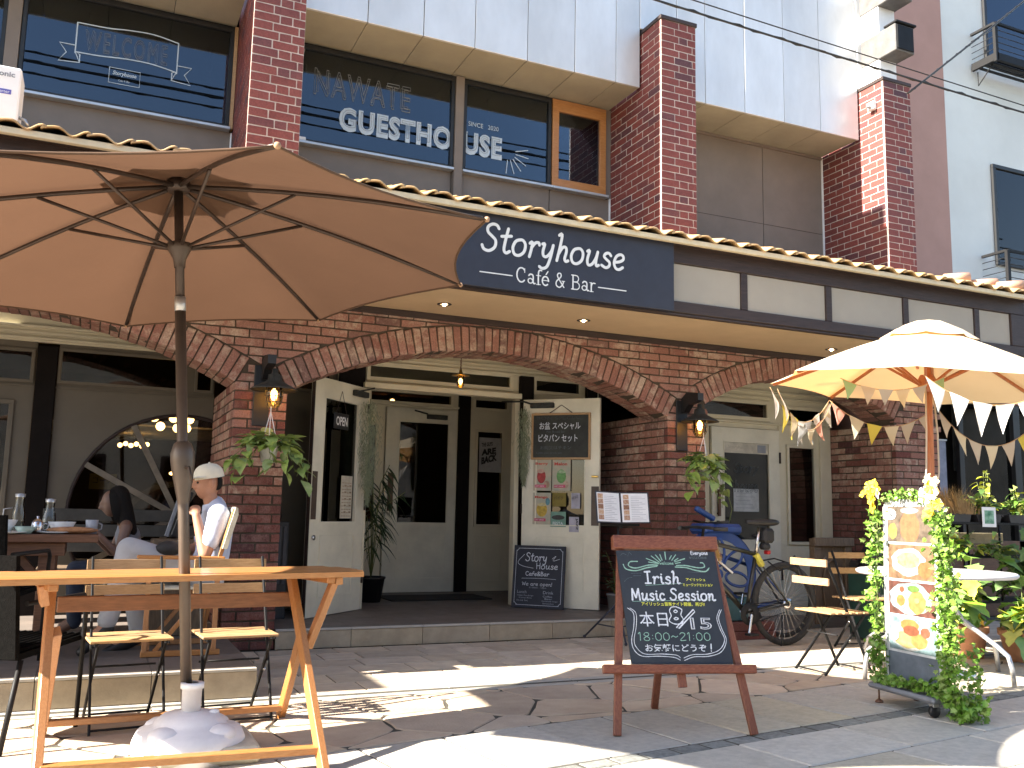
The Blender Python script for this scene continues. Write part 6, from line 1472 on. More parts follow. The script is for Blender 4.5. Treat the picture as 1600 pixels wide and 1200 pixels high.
MB().tube([(.40, -.30, 1.02), (.44, -.12, 1.03), (.44, .12, 1.03), (.40, .30, 1.02)], .013, 8).tube([(.37, -.32, 1.02), (.46, -.24, 1.02)], .017, 8).tube([(.37, .32, 1.02), (.46, .24, 1.02)], .017, 8).build('handlebar', M_BLACK, t)
MB().tube([ST, (-.235, 0, 1.04)], .0145, 10).build('seat_post', M_CHROME, t)
sd_ = MB(); secs = [(-.40, .075, .03), (-.36, .085, .036), (-.26, .070, .036), (-.16, .030, .030), (-.09, .020, .026)]
vs = []; fs = []
for x_, w_, h_ in secs:
    for k in range(10): a = 2*PI*k/10; vs.append((x_, w_*math.cos(a), 1.085+h_*math.sin(a)*(.8 if math.sin(a) > 0 else 1)))
for i in range(4):
    for k in range(10): fs.append((i*10+k, i*10+(k+1) % 10, (i+1)*10+(k+1) % 10, (i+1)*10+k))
fs += [tuple(range(10)), tuple(range(40, 50))]; sd_.raw(vs, fs, True).build('saddle', M_BLACK, t)
MB().box(-.37, -.25, -.06, .06, .90, 1.03, .025).build('saddle_bag', mat('black_nylon', (.02, .02, .022), .7, bump=.4), t); MB().box(-.33, -.25, -.05, .05, .84, .90, .02).build('tool_roll', MATS['black_nylon'], t)
MB().box(-.335, -.30, -.03, .03, .80, .835, .006).build('rear_reflector', mat('red_reflector', (.5, .02, .02), .3), t)
MB().tube([(-.28, .05, .74), (-.40, .06, .66), (-.62, .05, .70), (-.44, -.05, .76), (-.28, -.04, .74)], .007, 6).build('rack', M_BLACKM, t)
MB().lathe([(.045, -.004), (.098, -.004), (.100, .0), (.098, .004), (.045, .004)], n=24, M=Matrix.Rotation(PI/2, 4, 'X')).build('chainring', M_BLACKM, t, (-.07, .05, .29))
MB().beam((-.07, .075, .29), (-.03, .085, .13), .022, .014, .003, (0, 1, 0)).build('crank', M_CHROME, t); MB().beam((-.07, -.075, .29), (-.11, -.085, .45), .022, .014, .003, (0, 1, 0)).build('crank', M_CHROME, t)
MB().box(-.08, .02, .085, .16, .115, .135, .004).build('pedal', M_BLACKM, t); MB().box(-.16, -.06, -.16, -.085, .44, .46, .004).build('pedal', M_BLACKM, t)
MB().tube([(-.07, .055, .375), (-.5, .055, .40)], .004, 4).tube([(-.07, .055, .205), (-.48, .055, .30)], .004, 4).build('chain', M_BLACKM, t); MB().lathe([(.02, -.006), (.05, -.006), (.05, .006), (.02, .006)], n=16, M=Matrix.Rotation(PI/2, 4, 'X')).build('sprocket', M_CHROME, t, (-.5, .045, .365))
MB().beam((.10, .03, .64), (.30, .03, .78), .03, .02).build('bottle_cage', M_CHROME, t); MB().beam((-.24, .02, .70), (-.17, .02, .80), .05, .04).build('yellow_tag', mat('yellow_band', (.62, .55, .08), .5), t)
MB().tube([(-.40, .085, .28), (-.36, .12, .06), (-.34, .13, .02)], .007, 6).build('kick_stand', M_BLACKM, t)
# the blue one behind, with a moulded wheel guard
t = thing('bicycle', 'blue bicycle with a looped blue wheel guard standing behind the dark one', 'bicycle', (5.60, 7.20, 0), PI-.03, 'bicycles at the right doors')
M_BLUE = mat('blue_plastic', (.016, .055, .22), .35, var=.08, coat=.2)
wheel(t, (-.52, 0, .34), .34); wheel(t, (.52, 0, .34), .34)
mb = MB().tube([(-.1, 0, .28), (-.2, 0, .74)], .018, 8).tube([(-.18, 0, .66), (.38, 0, .82)], .018, 8).tube([(-.1, 0, .28), (.40, 0, .68)], .02, 8).tube([(.37, 0, .90), (.42, 0, .64)], .02, 8)
for s in (-1, 1): mb.tube([(-.52, s*.06, .34), (-.12, s*.03, .28)], .010, 6).tube([(-.52, s*.06, .34), (-.19, s*.02, .68)], .009, 6)
mb.build('frame', M_BLUE, t); mb = MB()
for s in (-1, 1): mb.tube([(.42, 0, .64), (.43, s*.05, .60), (.52, s*.055, .34)], .012, 8)
mb.build('fork', M_BLUE, t); MB().tube([(.36, 0, .9), (.33, 0, 1.06), (.30, -.28, 1.08)], .012, 8).tube([(.33, 0, 1.06), (.30, .28, 1.08)], .012, 8).build('handlebar', M_BLACK, t)
MB().tube([(-.2, 0, .74), (-.24, 0, .92)], .013, 8).build('seat_post', M_CHROME, t); MB().ball((-.28, 0, .95), .06, 7, (2.0, 1.2, .5)).build('saddle', M_BLACK, t)
GR = MB(); gc = (.28, .09, .60); R0 = .40
for i in range(26):
    a0, a1 = math.radians(-30+240*i/26), math.radians(-30+240*(i+1)/26)
    for y_ in (gc[1], gc[1]+.012): GR.raw([(gc[0]+r*math.cos(a), y_, gc[2]+r*math.sin(a)) for a in (a0, a1) for r in (R0-.085, R0)], [(0, 1, 3, 2)])
    GR.raw([(gc[0]+R0*math.cos(a), y_, gc[2]+R0*math.sin(a)) for a in (a0, a1) for y_ in (gc[1]-.07, gc[1]+.02)], [(0, 1, 3, 2)])
GR.build('wheel_guard', M_BLUE, t)
for k in range(5):
    a = math.radians(-15+52*k); cx, cz = gc[0]+.20*math.cos(a), gc[2]+.20*math.sin(a)
    MB().tube([(cx+.125*math.cos(b)*math.cos(a)-.062*math.sin(b)*math.sin(a), gc[1]+.006, cz+.125*math.cos(b)*math.sin(a)+.062*math.sin(b)*math.cos(a)) for b in [2*PI*i/20 for i in range(20)]], .014, 6, closed=True).build('guard_loop', M_BLUE, t)
MB().ball(gc, .05, 6, (1, .4, 1)).build('guard_centre', M_BLUE, t)
MB().box(.02, .46, -.14, .12, .96, 1.06, .03).build('front_tray', M_BLUE, t); MB().beam((.25, -.02, 1.10), (.48, .02, 1.20), .05, .05, .012).build('tray_grip', M_BLUE, t)
t = thing('straw_brush', 'yellow and black straw brush hanging beside the easel top in front of the bicycles', 'brush', (4.86, 6.62, .80)); mb = MB(); random.seed(8)
for k in range(60): x_ = random.uniform(-.10, .10); mb.tube([(x_*.7, random.uniform(-.02, .02), .11), (x_*1.2, random.uniform(-.03, .03), random.uniform(-.08, -.02))], .003, 4)
b_ = mb.build('bristles', M_STRAW, t); b_['kind'] = 'stuff'; MB().tube([(-.08, 0, .11), (.08, 0, .11)], .016, 6).build('binding', M_BLACK, t)
t = thing('teal_box', 'teal plastic box on the ground under the blue bicycle', 'box', (5.50, 7.30, .165)); MB().box(-.20, .20, -.12, .12, 0, .22, .012).build('body', mat('teal_plastic', (.03, .10, .12), .5), t)
t = thing('red_block', 'low red brick coloured block under the teal box', 'block', (5.62, 7.32, 0))
MB().box(-.35, .35, -.20, .20, 0, .075, .006).build('lower_course', M_BRICKLOW, t); MB().box(-.34, .34, -.195, .195, .080, .160, .006).build('upper_course', M_BRICKLOW, t)

# ================================================================== CREAM PARASOL WITH BUNTING
M_CREAMCL = cloth('cream_canvas', (.70, .62, .47), .36, (.66, .32, .09)); M_PWOOD = mat('parasol_wood', (.36, .12, .04), .45, var=.1, scale=14, stretch=(9, 9, 1), col2=(.25, .075, .025))
Rv, Fv = Vector((math.cos(YAW), -math.sin(YAW), 0)), Vector((math.sin(YAW), math.cos(YAW), 0))
UC = Vector((5.78, 5.11, 0))
U2 = thing('cream_parasol', 'cream parasol with a wooden pole and bunting standing through the round table', 'parasol', tuple(UC))
tp = []
N2 = Vector((.043, -.061, 1)).normalized(); qa = (Vector((1, 0, 0))-N2*N2.x).normalized(); qb = N2.cross(qa)
for k in range(8):
    a = 7.744+((k+2) % 8)*PI/4; tp.append(Vector((0, 0, 2.13))+(math.cos(a)*qa+math.sin(a)*qb)*1.185)
ap = Vector((0, 0, 2.13))+N2*.475
add('canopy', canopy_mesh(M_CREAMCL, 8, tp, ap, scallop=.05, u0=.0), U2); add('vent_flap', canopy_mesh(M_CREAMCL, 8, [ap+(q-ap)*.30+Vector((0, 0, .05)) for q in tp], ap+Vector((0, 0, .06)), scallop=.08, K=3), U2)
for k in range(8):
    P = [ap+(tp[k]-ap)*u+Vector((0, 0, .03*math.sin(PI*u)-.02)) for u in (.04, .3, .6, .98)]
    MB().beam(P[0], P[3], .018, .024).build('rib', M_PWOOD, U2); MB().beam(Vector((0, 0, 2.17))+(tp[k]-ap).normalized()*.05, ap+(tp[k]-ap)*.42-Vector((0, 0, .005)), .014, .020).build('strut', M_PWOOD, U2)
MB().lathe([(0, 2.10), (.055, 2.10), (.065, 2.14), (.065, 2.20), (.05, 2.23), (0, 2.23)], n=12).build('runner', M_PWOOD, U2)
MB().lathe([(0, 2.47), (.05, 2.47), (.06, 2.50), (.05, 2.54), (0, 2.54)], n=12).build('hub', M_PWOOD, U2); MB().tube([(0, 0, 1.42), (0.01, -.01, 2.53)], .027, 14).build('pole', M_PWOOD, U2)
MB().tube([(0, 0, .1), (0, 0, 1.42)], .022, 12).build('lower_pole', mat('brass', (.55, .38, .12), .3), U2)
MB().lathe([(0, 0), (.24, 0), (.25, .03), (.08, .06), (.03, .10), (.03, .3), (0, .3)], n=24).build('foot', M_ALU, U2)
MB().tube([(-.05, -.03, 2.12), (-.07, -.04, 1.8), (-.10, -.05, 1.5), (-.13, -.06, 1.36)], .007, 5).tube([(.12, .05, 2.12), (.16, .06, 1.8), (.17, .07, 1.5), (.12, .08, 1.30)], .007, 5).ball((-.13, -.06, 1.33), .022, 4, (.7, .7, 1.8)).build('pull_cord', M_STEPEDGE, U2)
FLC = [('flag_white', (.74, .74, .72)), ('flag_cream', (.62, .56, .42)), ('flag_yellow', (.62, .52, .10)), ('flag_pink', (.58, .30, .24)), ('flag_grey', (.42, .44, .46)), ('flag_green', (.30, .48, .28)), ('flag_linen', (.52, .46, .38))]
FM = {n: cloth(n, c, .35, c) for n, c in FLC}
random.seed(61)
def bunting(label, p, q, sag, n, seq, size=.145):
    p, q = Vector(p), Vector(q); t = thing('bunting', label, 'bunting', tuple(p), group='strings of bunting on the cream parasol')
    P = [Vector((0, 0, 0)).lerp(q-p, i/24)-Vector((0, 0, sag*4*(i/24)*(1-i/24))) for i in range(25)]
    MB().tube(P, .0035, 4).build('string', M_PALEWOOD, t)
    def at(u):
        v = (q-p)*u; v.z -= sag*4*u*(1-u); return v
    for k in range(n):
        u0_, u1_ = (k+.08)/n, (k+.92)/n; a, b = at(u0_), at(u1_); m_ = (a+b)/2; h = Vector((random.uniform(-.03, .03), random.uniform(-.03, .03), -size*random.uniform(.9, 1.1)))
        g = 4; vs = []; fs = []; nn = (b-a).cross(Vector((0, 0, 1))).normalized()
        for i in range(g+1):
            f = i/g; l, r = a.lerp(m_+h, f), b.lerp(m_+h, f); bow = nn*.018*math.sin(PI*f+k); vs += [l+bow, (l+r)/2+bow*1.6, r+bow]
        for i in range(g): fs += [(i*3, i*3+1, i*3+4, i*3+3), (i*3+1, i*3+2, i*3+5, i*3+4)]
        MB().raw(vs, fs, True).build('flag', FM['flag_'+seq[k % len(seq)]], t)
W3 = [UC+v-Vector((0, 0, .03)) for v in tp]
bunting('bunting along the left edge of the cream parasol, with two yellow flags', W3[7], W3[6], .24, 7, ['white', 'yellow', 'yellow', 'white', 'grey', 'white', 'cream'], .19)
bunting('second, lower string of bunting doubled at the left edge of the cream parasol', W3[7]+Vector((.05, -.03, -.01)), W3[6]+Vector((.0, -.04, -.01)), .30, 6, ['white', 'cream', 'grey', 'cream', 'pink', 'white'], .16)
bunting('bunting with pink, cream and yellow flags along the back left edge', W3[6], W3[5], .20, 6, ['pink', 'cream', 'yellow', 'cream', 'linen', 'linen'], .18)
bunting('bunting hanging behind the pole along the back right edge', W3[5]+Vector((.03, 0, 0)), W3[4], .32, 7, ['linen', 'cream', 'linen', 'cream', 'linen', 'yellow', 'linen'], .19)
bunting('bright white bunting along the near right edge of the cream parasol', W3[1]+Vector((.08, .02, -.02)), W3[2], .18, 6, ['grey', 'white', 'white', 'white', 'white', 'white'], .21)
bunting('small bunting under the cream canopy with green and grey checked flags', UC+Vector((-.72, .15, 2.17)), UC+Vector((-.02, -.20, 2.20)), .10, 6, ['green', 'linen', 'grey', 'cream', 'grey', 'green'], .13)

# ================================================================== ROUND TABLE
t = thing('round_table', 'round grey white table with bent tube legs under the cream parasol', 'table', (5.78, 5.11, 0))
MB().lathe([(0, .722), (.54, .722), (.555, .735), (.555, .75), (.54, .758), (0, .758)], n=40).build('tabletop', mat('grey_laminate', (.50, .51, .54), .4, var=.03), t)
for k, (fx, fy) in enumerate(((5.08, 5.20), (5.86, 4.64), (6.34, 5.14), (5.62, 5.74))):
    d = Vector((fx-5.74, fy-5.15, 0)); r = d.length; d.normalize()
    MB().tube([d*.10+Vector((0, 0, .715)), d*.13+Vector((0, 0, .50)), d*.22+Vector((0, 0, .40)), d*(r*.82)+Vector((0, 0, .26)), d*(r*.96)+Vector((0, 0, .20)), d*r+Vector((0, 0, .12)), d*(r+.01)], .017, 10).build('leg', M_ALU, t)

# ================================================================== WOODEN CABINET DOOR / DARK THINGS RIGHT
t = thing('wooden_panel', 'weathered carved wooden panel standing behind the bistro chair', 'panel', (6.88, 7.62, 0)); MB().box(0, .50, 0, .05, .12, .92, .004).build('board', M_GREYWOOD, t)
MB().box(-.01, .53, -.05, .0, .84, .93, .006).box(.0, .09, -.03, -.001, .05, .84, .004).box(.42, .51, -.03, -.001, .05, .84, .004).box(.09, .42, -.03, -.001, .12, .20, .004).build('frame', M_GREYWOOD, t)
MB().tube([(.09+.165+.13*math.cos(a), -.01, .42+.28*math.sin(a)) for a in [2*PI*i/24 for i in range(24)]], .014, 6, closed=True).build('carved_ring', M_GREYWOOD, t)
t = thing('covered_heap', 'black covered heap behind the wooden panel, left of the menu cart', 'cover', (7.65, 7.35, 0)); MB().ball((0, 0, .62), .34, 8, (1.15, .7, 1.0)).build('cover', M_BLACK, t); MB().box(-.36, .36, -.2, .2, 0, .70, .02).build('crate', mat('dark_crate', (.03, .028, .025), .7), t)
t = thing('green_crate', 'dark green crate on the ground behind the round table', 'crate', (7.0, 6.75, 0))
MB().box(-.3, .3, -.2, .2, .02, .62, .01).build('body', mat('bottle_green', (.015, .05, .04), .5), t); MB().box(-.31, .31, -.21, -.2, .42, .44, .002).box(-.31, .31, -.21, -.2, .10, .12, .002).build('rail', M_ALU, t)

# ================================================================== MENU CART
ca_ = math.radians(-97)
t = thing('menu_cart', 'lit menu display board on a low wheeled platform with food photographs', 'sign', (4.66, 4.25, 0), ca_)
# local x runs along the front edge towards the camera, local -y points to the street side (-X)
MB().box(-.29, .28, -.17, .22, .085, .118, .02).build('platform', mat('grey_platform', (.22, .23, .25), .6), t)
for x, y in ((.22, -.11), (.22, .16)):
    MB().lathe([(.0, -.014), (.032, -.014), (.036, -.006), (.036, .006), (.032, .014), (0, .014)], n=18, M=Matrix.Rotation(PI/2, 4, 'Y')).build('caster', M_BLACK, t, (x, y, .037)); MB().box(x-.02, x+.02, y-.02, y+.02, .06, .085, .003).build('fork', M_ALU, t)
for x, y in ((-.24, -.12), (-.24, .17)): MB().tube([(x, y, .085), (x, y, .015)], .006, 6).lathe([(0, 0), (.026, 0), (.022, .012), (.008, .02)], (x, y, 0), 12).build('levelling_foot', M_BROWNWOOD, t)
tilt = Matrix.Translation((0.0, -.06, .12)) @ Matrix.Rotation(math.radians(-1.0), 4, 'X')
bw_ = .235
MB().prism([(-bw_, 0), (-bw_, 1.10), (-bw_+.03, 1.14), (bw_-.03, 1.14), (bw_, 1.10), (bw_, 0)], 'y', 0, .05).build('board', mat('white_board', (.66, .69, .71), .35), t).matrix_local = tilt
MB().box(-bw_+.02, bw_-.02, -.002, -.0005, .01, .20, 0).build('grey_base_print', mat('slate_print', (.14, .17, .21), .5), t).matrix_local = tilt
def photo(z0, z1, basecol, blobs, cut=0):
    h = z1-z0
    def X(u): return -bw_+.035+u*(2*bw_-.07)
    MB().box(X(0), X(1), -.0022, -.0006, z0, z1, 0).build('photograph', mat('photo_%d' % int(z0*100), [c*.55 for c in basecol], .4, var=.2, scale=18), t).matrix_local = tilt
    for i, (u, v_, r1, r2, col, c2) in enumerate(blobs):
        m_ = mat('dish_%d_%d' % (int(z0*100), i), [c*.55 for c in col], .45, var=.28, scale=26, col2=[c*.5 for c in c2] if c2 else [c*.30 for c in col])
        P = [(min(max(X(u)+r1*math.cos(a*PI/10)*(1+.06*math.sin(a*2.3)), X(0)), X(1)), min(max(z0+v_*h+r2*math.sin(a*PI/10)*(1+.06*math.cos(a*1.7)), z0), z1)) for a in range(20)]
        MB().prism(P, 'y', -.0022-.0003*(i+1), -.0022).build('dish', m_, t).matrix_local = tilt
photo(.87, 1.09, (.26, .20, .15), [(.5, .42, .085, .10, (.50, .13, .07), (.62, .25, .12)), (.5, .88, .08, .02, (.4, .45, .45), None), (.12, .3, .04, .05, (.5, .42, .12), None)])
photo(.645, .855, (.36, .22, .13), [(.45, .5, .15, .085, (.68, .70, .70), None), (.45, .55, .10, .05, (.60, .46, .26), (.5, .3, .12)), (.8, .3, .06, .05, (.55, .20, .08), None)])
photo(.43, .63, (.22, .09, .07), [(.48, .5, .185, .096, (.34, .50, .52), None), (.62, .40, .075, .068, (.48, .20, .06), (.62, .33, .12)), (.27, .42, .05, .045, (.66, .66, .62), None), (.27, .42, .038, .034, (.62, .26, .08), None), (.30, .76, .036, .03, (.70, .70, .68), None), (.30, .76, .022, .018, (.42, .12, .06), None), (.55, .80, .05, .02, (.16, .26, .06), None), (.62, .46, .022, .016, (.66, .42, .18), None)])
photo(.215, .415, (.34, .50, .52), [(.45, .45, .17, .085, (.66, .67, .64), None), (.40, .34, .12, .05, (.36, .36, .12), (.52, .40, .22)), (.65, .35, .07, .045, (.55, .30, .10), (.42, .18, .05)), (.45, .78, .08, .035, (.50, .26, .08), None), (.48, .62, .07, .03, (.30, .10, .05), None), (.78, .62, .04, .03, (.55, .14, .08), None), (.15, .4, .025, .03, (.62, .22, .10), None)])
MB().box(-bw_-.006, -bw_, -.006, .05, 0, 1.09, .002).box(bw_, bw_+.006, -.006, .05, 0, 1.09, .002).build('edge_profile', M_ALU, t).matrix_local = tilt
for z_ in (.3, 1.04): MB().prism([(-bw_+.02+.05*(1+math.cos(a*PI/8)), z_+.035*math.sin(a*PI/8)) for a in range(16)], 'y', -.0060, -.0050).build('price_tag', mat('tag_white', (.62, .66, .70), .6), t).matrix_local = tilt
MB().beam((.0, .10, .118), (.0, .03, .8), .03, .03).build('prop', M_ALU, t)
# ivy garland wound round the board
random.seed(71)
gv = thing('ivy_garland', 'green ivy garland with yellow flowers wound round the menu cart', 'garland', (4.66, 4.25, 0), ca_)
IV = MB(); IVY2 = MB()
def ivyleaf(mb, p, d, s):
    d = Vector(d).normalized(); sd2 = d.cross(Vector((random.uniform(-1, 1), random.uniform(-1, 1), random.uniform(-1, 1)))).normalized(); nn = d.cross(sd2)
    P = [(0, 0), (.25, .42), (.45, .22), (.55, .5), (.7, .18), (1, 0), (.7, -.18), (.55, -.5), (.45, -.22), (.25, -.42)]
    b = len(P); mb.raw([Vector(p)+d*(u*s)+sd2*(v*s)+nn*(abs(v)*s*.35) for u, v in P], [(0, 1, 2, 3, 4, 5), (0, 5, 6, 7, 8, 9)])
def strand(P, n, spread, smin=.03, smax=.05):
    L_ = [Vector(p) for p in P]
    for i in range(n):
        u = random.random()*(len(L_)-1); k = int(u); c = L_[k].lerp(L_[min(k+1, len(L_)-1)], u-k)
        c = c+Vector((random.gauss(0, spread), random.gauss(0, spread*.8), random.gauss(0, spread*.6)))
        ivyleaf(IV if random.random() < .72 else IVY2, c, (random.uniform(-1, 1), random.uniform(-1.2, .4), random.uniform(-.9, .5)), random.uniform(smin, smax))
def bp(x, z, y=-.02): return tilt @ Vector((x, y, z))
strand([bp(-.27, 1.08), bp(-.29, .8), bp(-.30, .5), bp(-.28, .25), bp(-.26, .05)], 460, .030)
strand([bp(.27, 1.05), bp(.32, .8), bp(.31, .5), bp(.33, .25), bp(.33, .02)], 950, .038)
strand([bp(-.25, 1.14), bp(0, 1.17), bp(.25, 1.12)], 260, .022, .02, .035)
strand([(-.26, -.12, .15), (-.1, -.12, .155), (.1, -.11, .165), (.28, -.10, .16)], 330, .020); strand([(.28, -.08, .17), (.35, -.08, .12), (.38, -.04, .04)], 230, .032, .035, .06); strand([(.34, .1, .4), (.38, .05, .12), (.42, 0, .03)], 160, .032, .035, .055)
o = IV.build('foliage', M_IVY, gv); o['kind'] = 'stuff'; o = IVY2.build('pale_foliage', mat('pale_ivy', (.24, .36, .06), .5, rnd=.2), gv); o['kind'] = 'stuff'
MB().tube([bp(-.27, 1.1), bp(-.29, .6), bp(-.27, .05)], .004, 4).tube([bp(.27, 1.1), bp(.32, .6), bp(.33, .05)], .004, 4).tube([bp(-.25, 1.14), bp(.25, 1.13)], .004, 4).build('vine', MATS['plant_stem'], gv)
M_YF = mat('yellow_petal', (.80, .62, .03), .6, var=.06); M_PF = mat('mauve_petal', (.52, .40, .50), .6); M_CF = mat('cream_petal', (.78, .72, .40), .6)
def flower(parent, p, r, mt):
    d = Vector((random.uniform(-.4, .4), -1, random.uniform(-.2, .7))).normalized(); q = d.to_track_quat('Z', 'Y').to_matrix().to_4x4(); mb = MB()
    for k in range(5):
        a = 2*PI*k/5+random.uniform(-.1, .1); mb.raw([q @ Vector((0, 0, 0)), q @ Vector((r*math.cos(a-.5)*.8, r*math.sin(a-.5)*.8, r*.25)), q @ Vector((r*math.cos(a), r*math.sin(a), r*.15)), q @ Vector((r*math.cos(a+.5)*.8, r*math.sin(a+.5)*.8, r*.25))], [(0, 1, 2, 3)])
    o = mb.build('flower', mt, parent, tuple(p))
for (x, z, mt, r) in ((-.31, 1.24, M_YF, .03), (-.36, 1.19, M_YF, .03), (-.24, 1.22, M_YF, .035), (-.26, 1.26, M_YF, .022), (-.22, 1.19, M_PF, .03), (-.28, 1.15, M_YF, .035), (-.27, 1.10, M_YF, .035), (-.30, 1.18, M_YF, .03),
                      (.20, 1.16, M_CF, .04), (.24, 1.22, M_YF, .035), (.28, 1.18, M_CF, .035), (.22, 1.27, M_CF, .03), (.25, 1.10, M_YF, .04), (.30, 1.12, M_YF, .03), (.18, 1.20, M_PF, .025), (.28, 1.25, M_CF, .03), (.22, 1.06, M_YF, .035)): flower(gv, bp(x, z-.02, -.05), r*1.25, mt)

# ================================================================== PLANT SHELF AND POTS AT THE RIGHT
random.seed(81)
t = thing('plant_shelf', 'black wire plant shelf at the right edge holding trays of seedlings', 'shelf', (7.62, 6.15, 0))
for z in (.40, .80, 1.10):
    MB().box(-.68, .9, -.16, .2, z, z+.02, .002).build('shelf_board', M_BLACKM, t)
for x in (-.66, 0, .88): MB().tube([(x, -.15, 0), (x, -.15, 1.12)], .010, 6).tube([(x, .19, 0), (x, .19, 1.12)], .010, 6).build('leg', M_BLACKM, t)
MB().box(-.60, .5, .205, .225, .92, 1.02, .002).build('slat', mat('cream_slat', (.60, .52, .34), .7), t); MB().box(-.60, .5, .205, .225, .55, .65, .002).build('slat', MATS['cream_slat'], t)
for k, (x, lab, w_) in enumerate(((-.50, 'leftmost black seedling tray, under the dry grass', .30), (-.12, 'second black seedling tray, with the white plant label', .32), (.30, 'third black seedling tray from the left', .32), (.70, 'black seedling tray at the right edge of the picture', .30))):
    o = thing('seedling_tray', lab, 'tray', (7.62+x, 6.10, 1.122), group='black seedling trays on the shelf'); MB().prism([(-w_/2, .07), (-w_/2+.02, 0), (w_/2-.02, 0), (w_/2, .07)], 'y', -.10, .10).build('body', mat('black_plastic', (.025, .025, .03), .35), o)
    for q in range(2): MB().box(-w_/2-.005, w_/2+.005, -.105+q*.2, -.095+q*.2, .066, .074, .001).build('rim', MATS['black_plastic'], o)
o = thing('plant_label', 'white card with a green plant picture hanging on the tray', 'label', (7.47, 5.98, 1.10)); MB().box(-.09, .09, -.004, 0, -.02, .16, .002).build('card', M_PAPER, o); MB().box(-.06, .06, -.0055, -.0042, .01, .13, 0).build('picture', mat('green_print', (.03, .16, .09), .6, var=.3, scale=14, col2=(.3, .5, .4)), o)
mb = MB()
for k in range(520):
    x = random.gauss(0, .10); y = random.gauss(0, .06); h = random.uniform(.10, .30)*(1-abs(x)*1.6); dx = random.gauss(x*.6, .03); mb.raw([(x-.003, y, 0), (x+.003, y, 0), (x+dx*.5+.002, y+.02, h*.6), (x+dx, y+random.gauss(0, .04), h), (x+dx*.5-.002, y+.02, h*.6)], [(0, 1, 2, 3, 4)])
o = thing('dry_grass', 'tuft of straw coloured dry grass in the leftmost tray', 'plant', (7.16, 6.10, 1.19)); k_ = mb.build('blades', M_STRAW, o); k_['kind'] = 'stuff'; MB().ball((0, 0, 0), .08, 5, (1.4, .9, .3)).build('soil', M_BROWNWOOD, o)
BRL = [leaf_mesh('leaf', .075, .045, M_YLEAF, .2, .3), leaf_mesh('leaf', .06, .04, M_IVY, .2, .4), leaf_mesh('leaf', .09, .05, mat('deep_leaf', (.10, .19, .045), .45, rnd=.25), .2, .3)]
BIG = [leaf_mesh('leaf', .18, .15, M_YLEAF, .15, .35, 3), leaf_mesh('leaf', .20, .16, M_IVY, .15, .45, 3), leaf_mesh('leaf', .15, .12, MATS['deep_leaf'], .2, .4, 3)]
def bush(label, x, y, z, rx, ry, h, n, ms, name='potted_plant', pot=None, drape=0.0, group='plants at the right edge'):
    o = thing(name, label, 'plant', (x, y, z), group=group); st = MB(); pts = []
    z0 = 0
    if pot:
        pr_, ph_, pm = pot; z0 = ph_-.02; ob = MB().lathe([(0, 0), (pr_*.78, 0), (pr_, ph_-.05), (pr_*1.08, ph_-.05), (pr_*1.10, ph_), (pr_*.96, ph_), (pr_*.9, ph_-.04), (0, ph_-.04)], n=24).build('pot', pm, o)
    for k in range(max(5, n//7)):
        a = random.uniform(0, 2*PI); r = random.random()**.5; tip = Vector((rx*r*math.cos(a), ry*r*math.sin(a), z0+h*random.uniform(.35, 1)*(1-.4*r)-drape*r)); mid = Vector((tip.x*.4, tip.y*.4, z0+h*.35)); path = [Vector((0, 0, z0)), mid, tip]; st.tube(path, .003, 4)
        for j in range(7):
            p = path[0].lerp(path[1], .5+j/6*.5) if j < 2 else path[1].lerp(path[2], (j-1)/5); b = random.uniform(0, 2*PI); pts.append((p, (math.cos(b), math.sin(b), random.uniform(-.6, .5))))
    st.build('stems', MATS['plant_stem'], o); leaves(o, ms, pts, .7, 1.2); return o
bush('leafy green seedlings in the second tray behind the plant label', 7.50, 6.10, 1.17, .24, .12, .30, 140, BRL)
bush('mixed green seedlings in the tray at the right edge of the shelf', 8.02, 6.10, 1.17, .28, .14, .32, 150, BRL)
bush('yellow green plant on the middle shelf right behind the menu cart', 7.10, 6.02, .83, .22, .14, .28, 120, BRL)
bush('light green plant drooping from the middle shelf', 7.52, 5.98, .83, .28, .14, .24, 120, BRL, drape=.12)
TERRA = mat('terracotta', (.66, .32, .17), .75, var=.08, scale=8, bump=.2, bscale=60, rnd=.1, dirt=.3)
bush('big leaved vine in the left terracotta pot behind the menu cart', 6.80, 5.72, 0, .28, .22, .78, 105, BIG, pot=(.165, .26, TERRA))
bush('yellow green big leaved plant in the large ribbed terracotta pot', 7.12, 5.42, 0, .28, .20, .42, 70, BIG, pot=(.185, .25, TERRA), drape=.12)
bush('dark green big leaved plant at the right edge of the picture', 7.65, 5.72, 0, .42, .30, 1.05, 150, [BIG[1], BIG[2], BIG[2]], pot=(.15, .28, M_BLACK))
bush('tall thin yellow flowering plant at the top right of the shelf', 7.75, 6.25, 1.17, .10, .08, .55, 24, [BRL[0]])
o = thing('potted_flower', 'small red flowers in the ribbed terracotta pot', 'flowers', (7.02, 5.36, .25), group=None)
for k in range(9): flower(o, (random.uniform(-.07, .07), random.uniform(-.04, .04), random.uniform(.04, .10)), .03, mat('red_petal', (.45, .03, .03), .6))
MB().ball((0, 0, .01), .05, 5, (1.4, 1, .5)).build('foliage', mat('deep_leaf', (.05, .11, .03), .45), o)
bush('plant in a small dark pot on the lower shelf', 7.7, 6.05, .43, .22, .12, .28, 50, [BRL[2], BRL[1]])

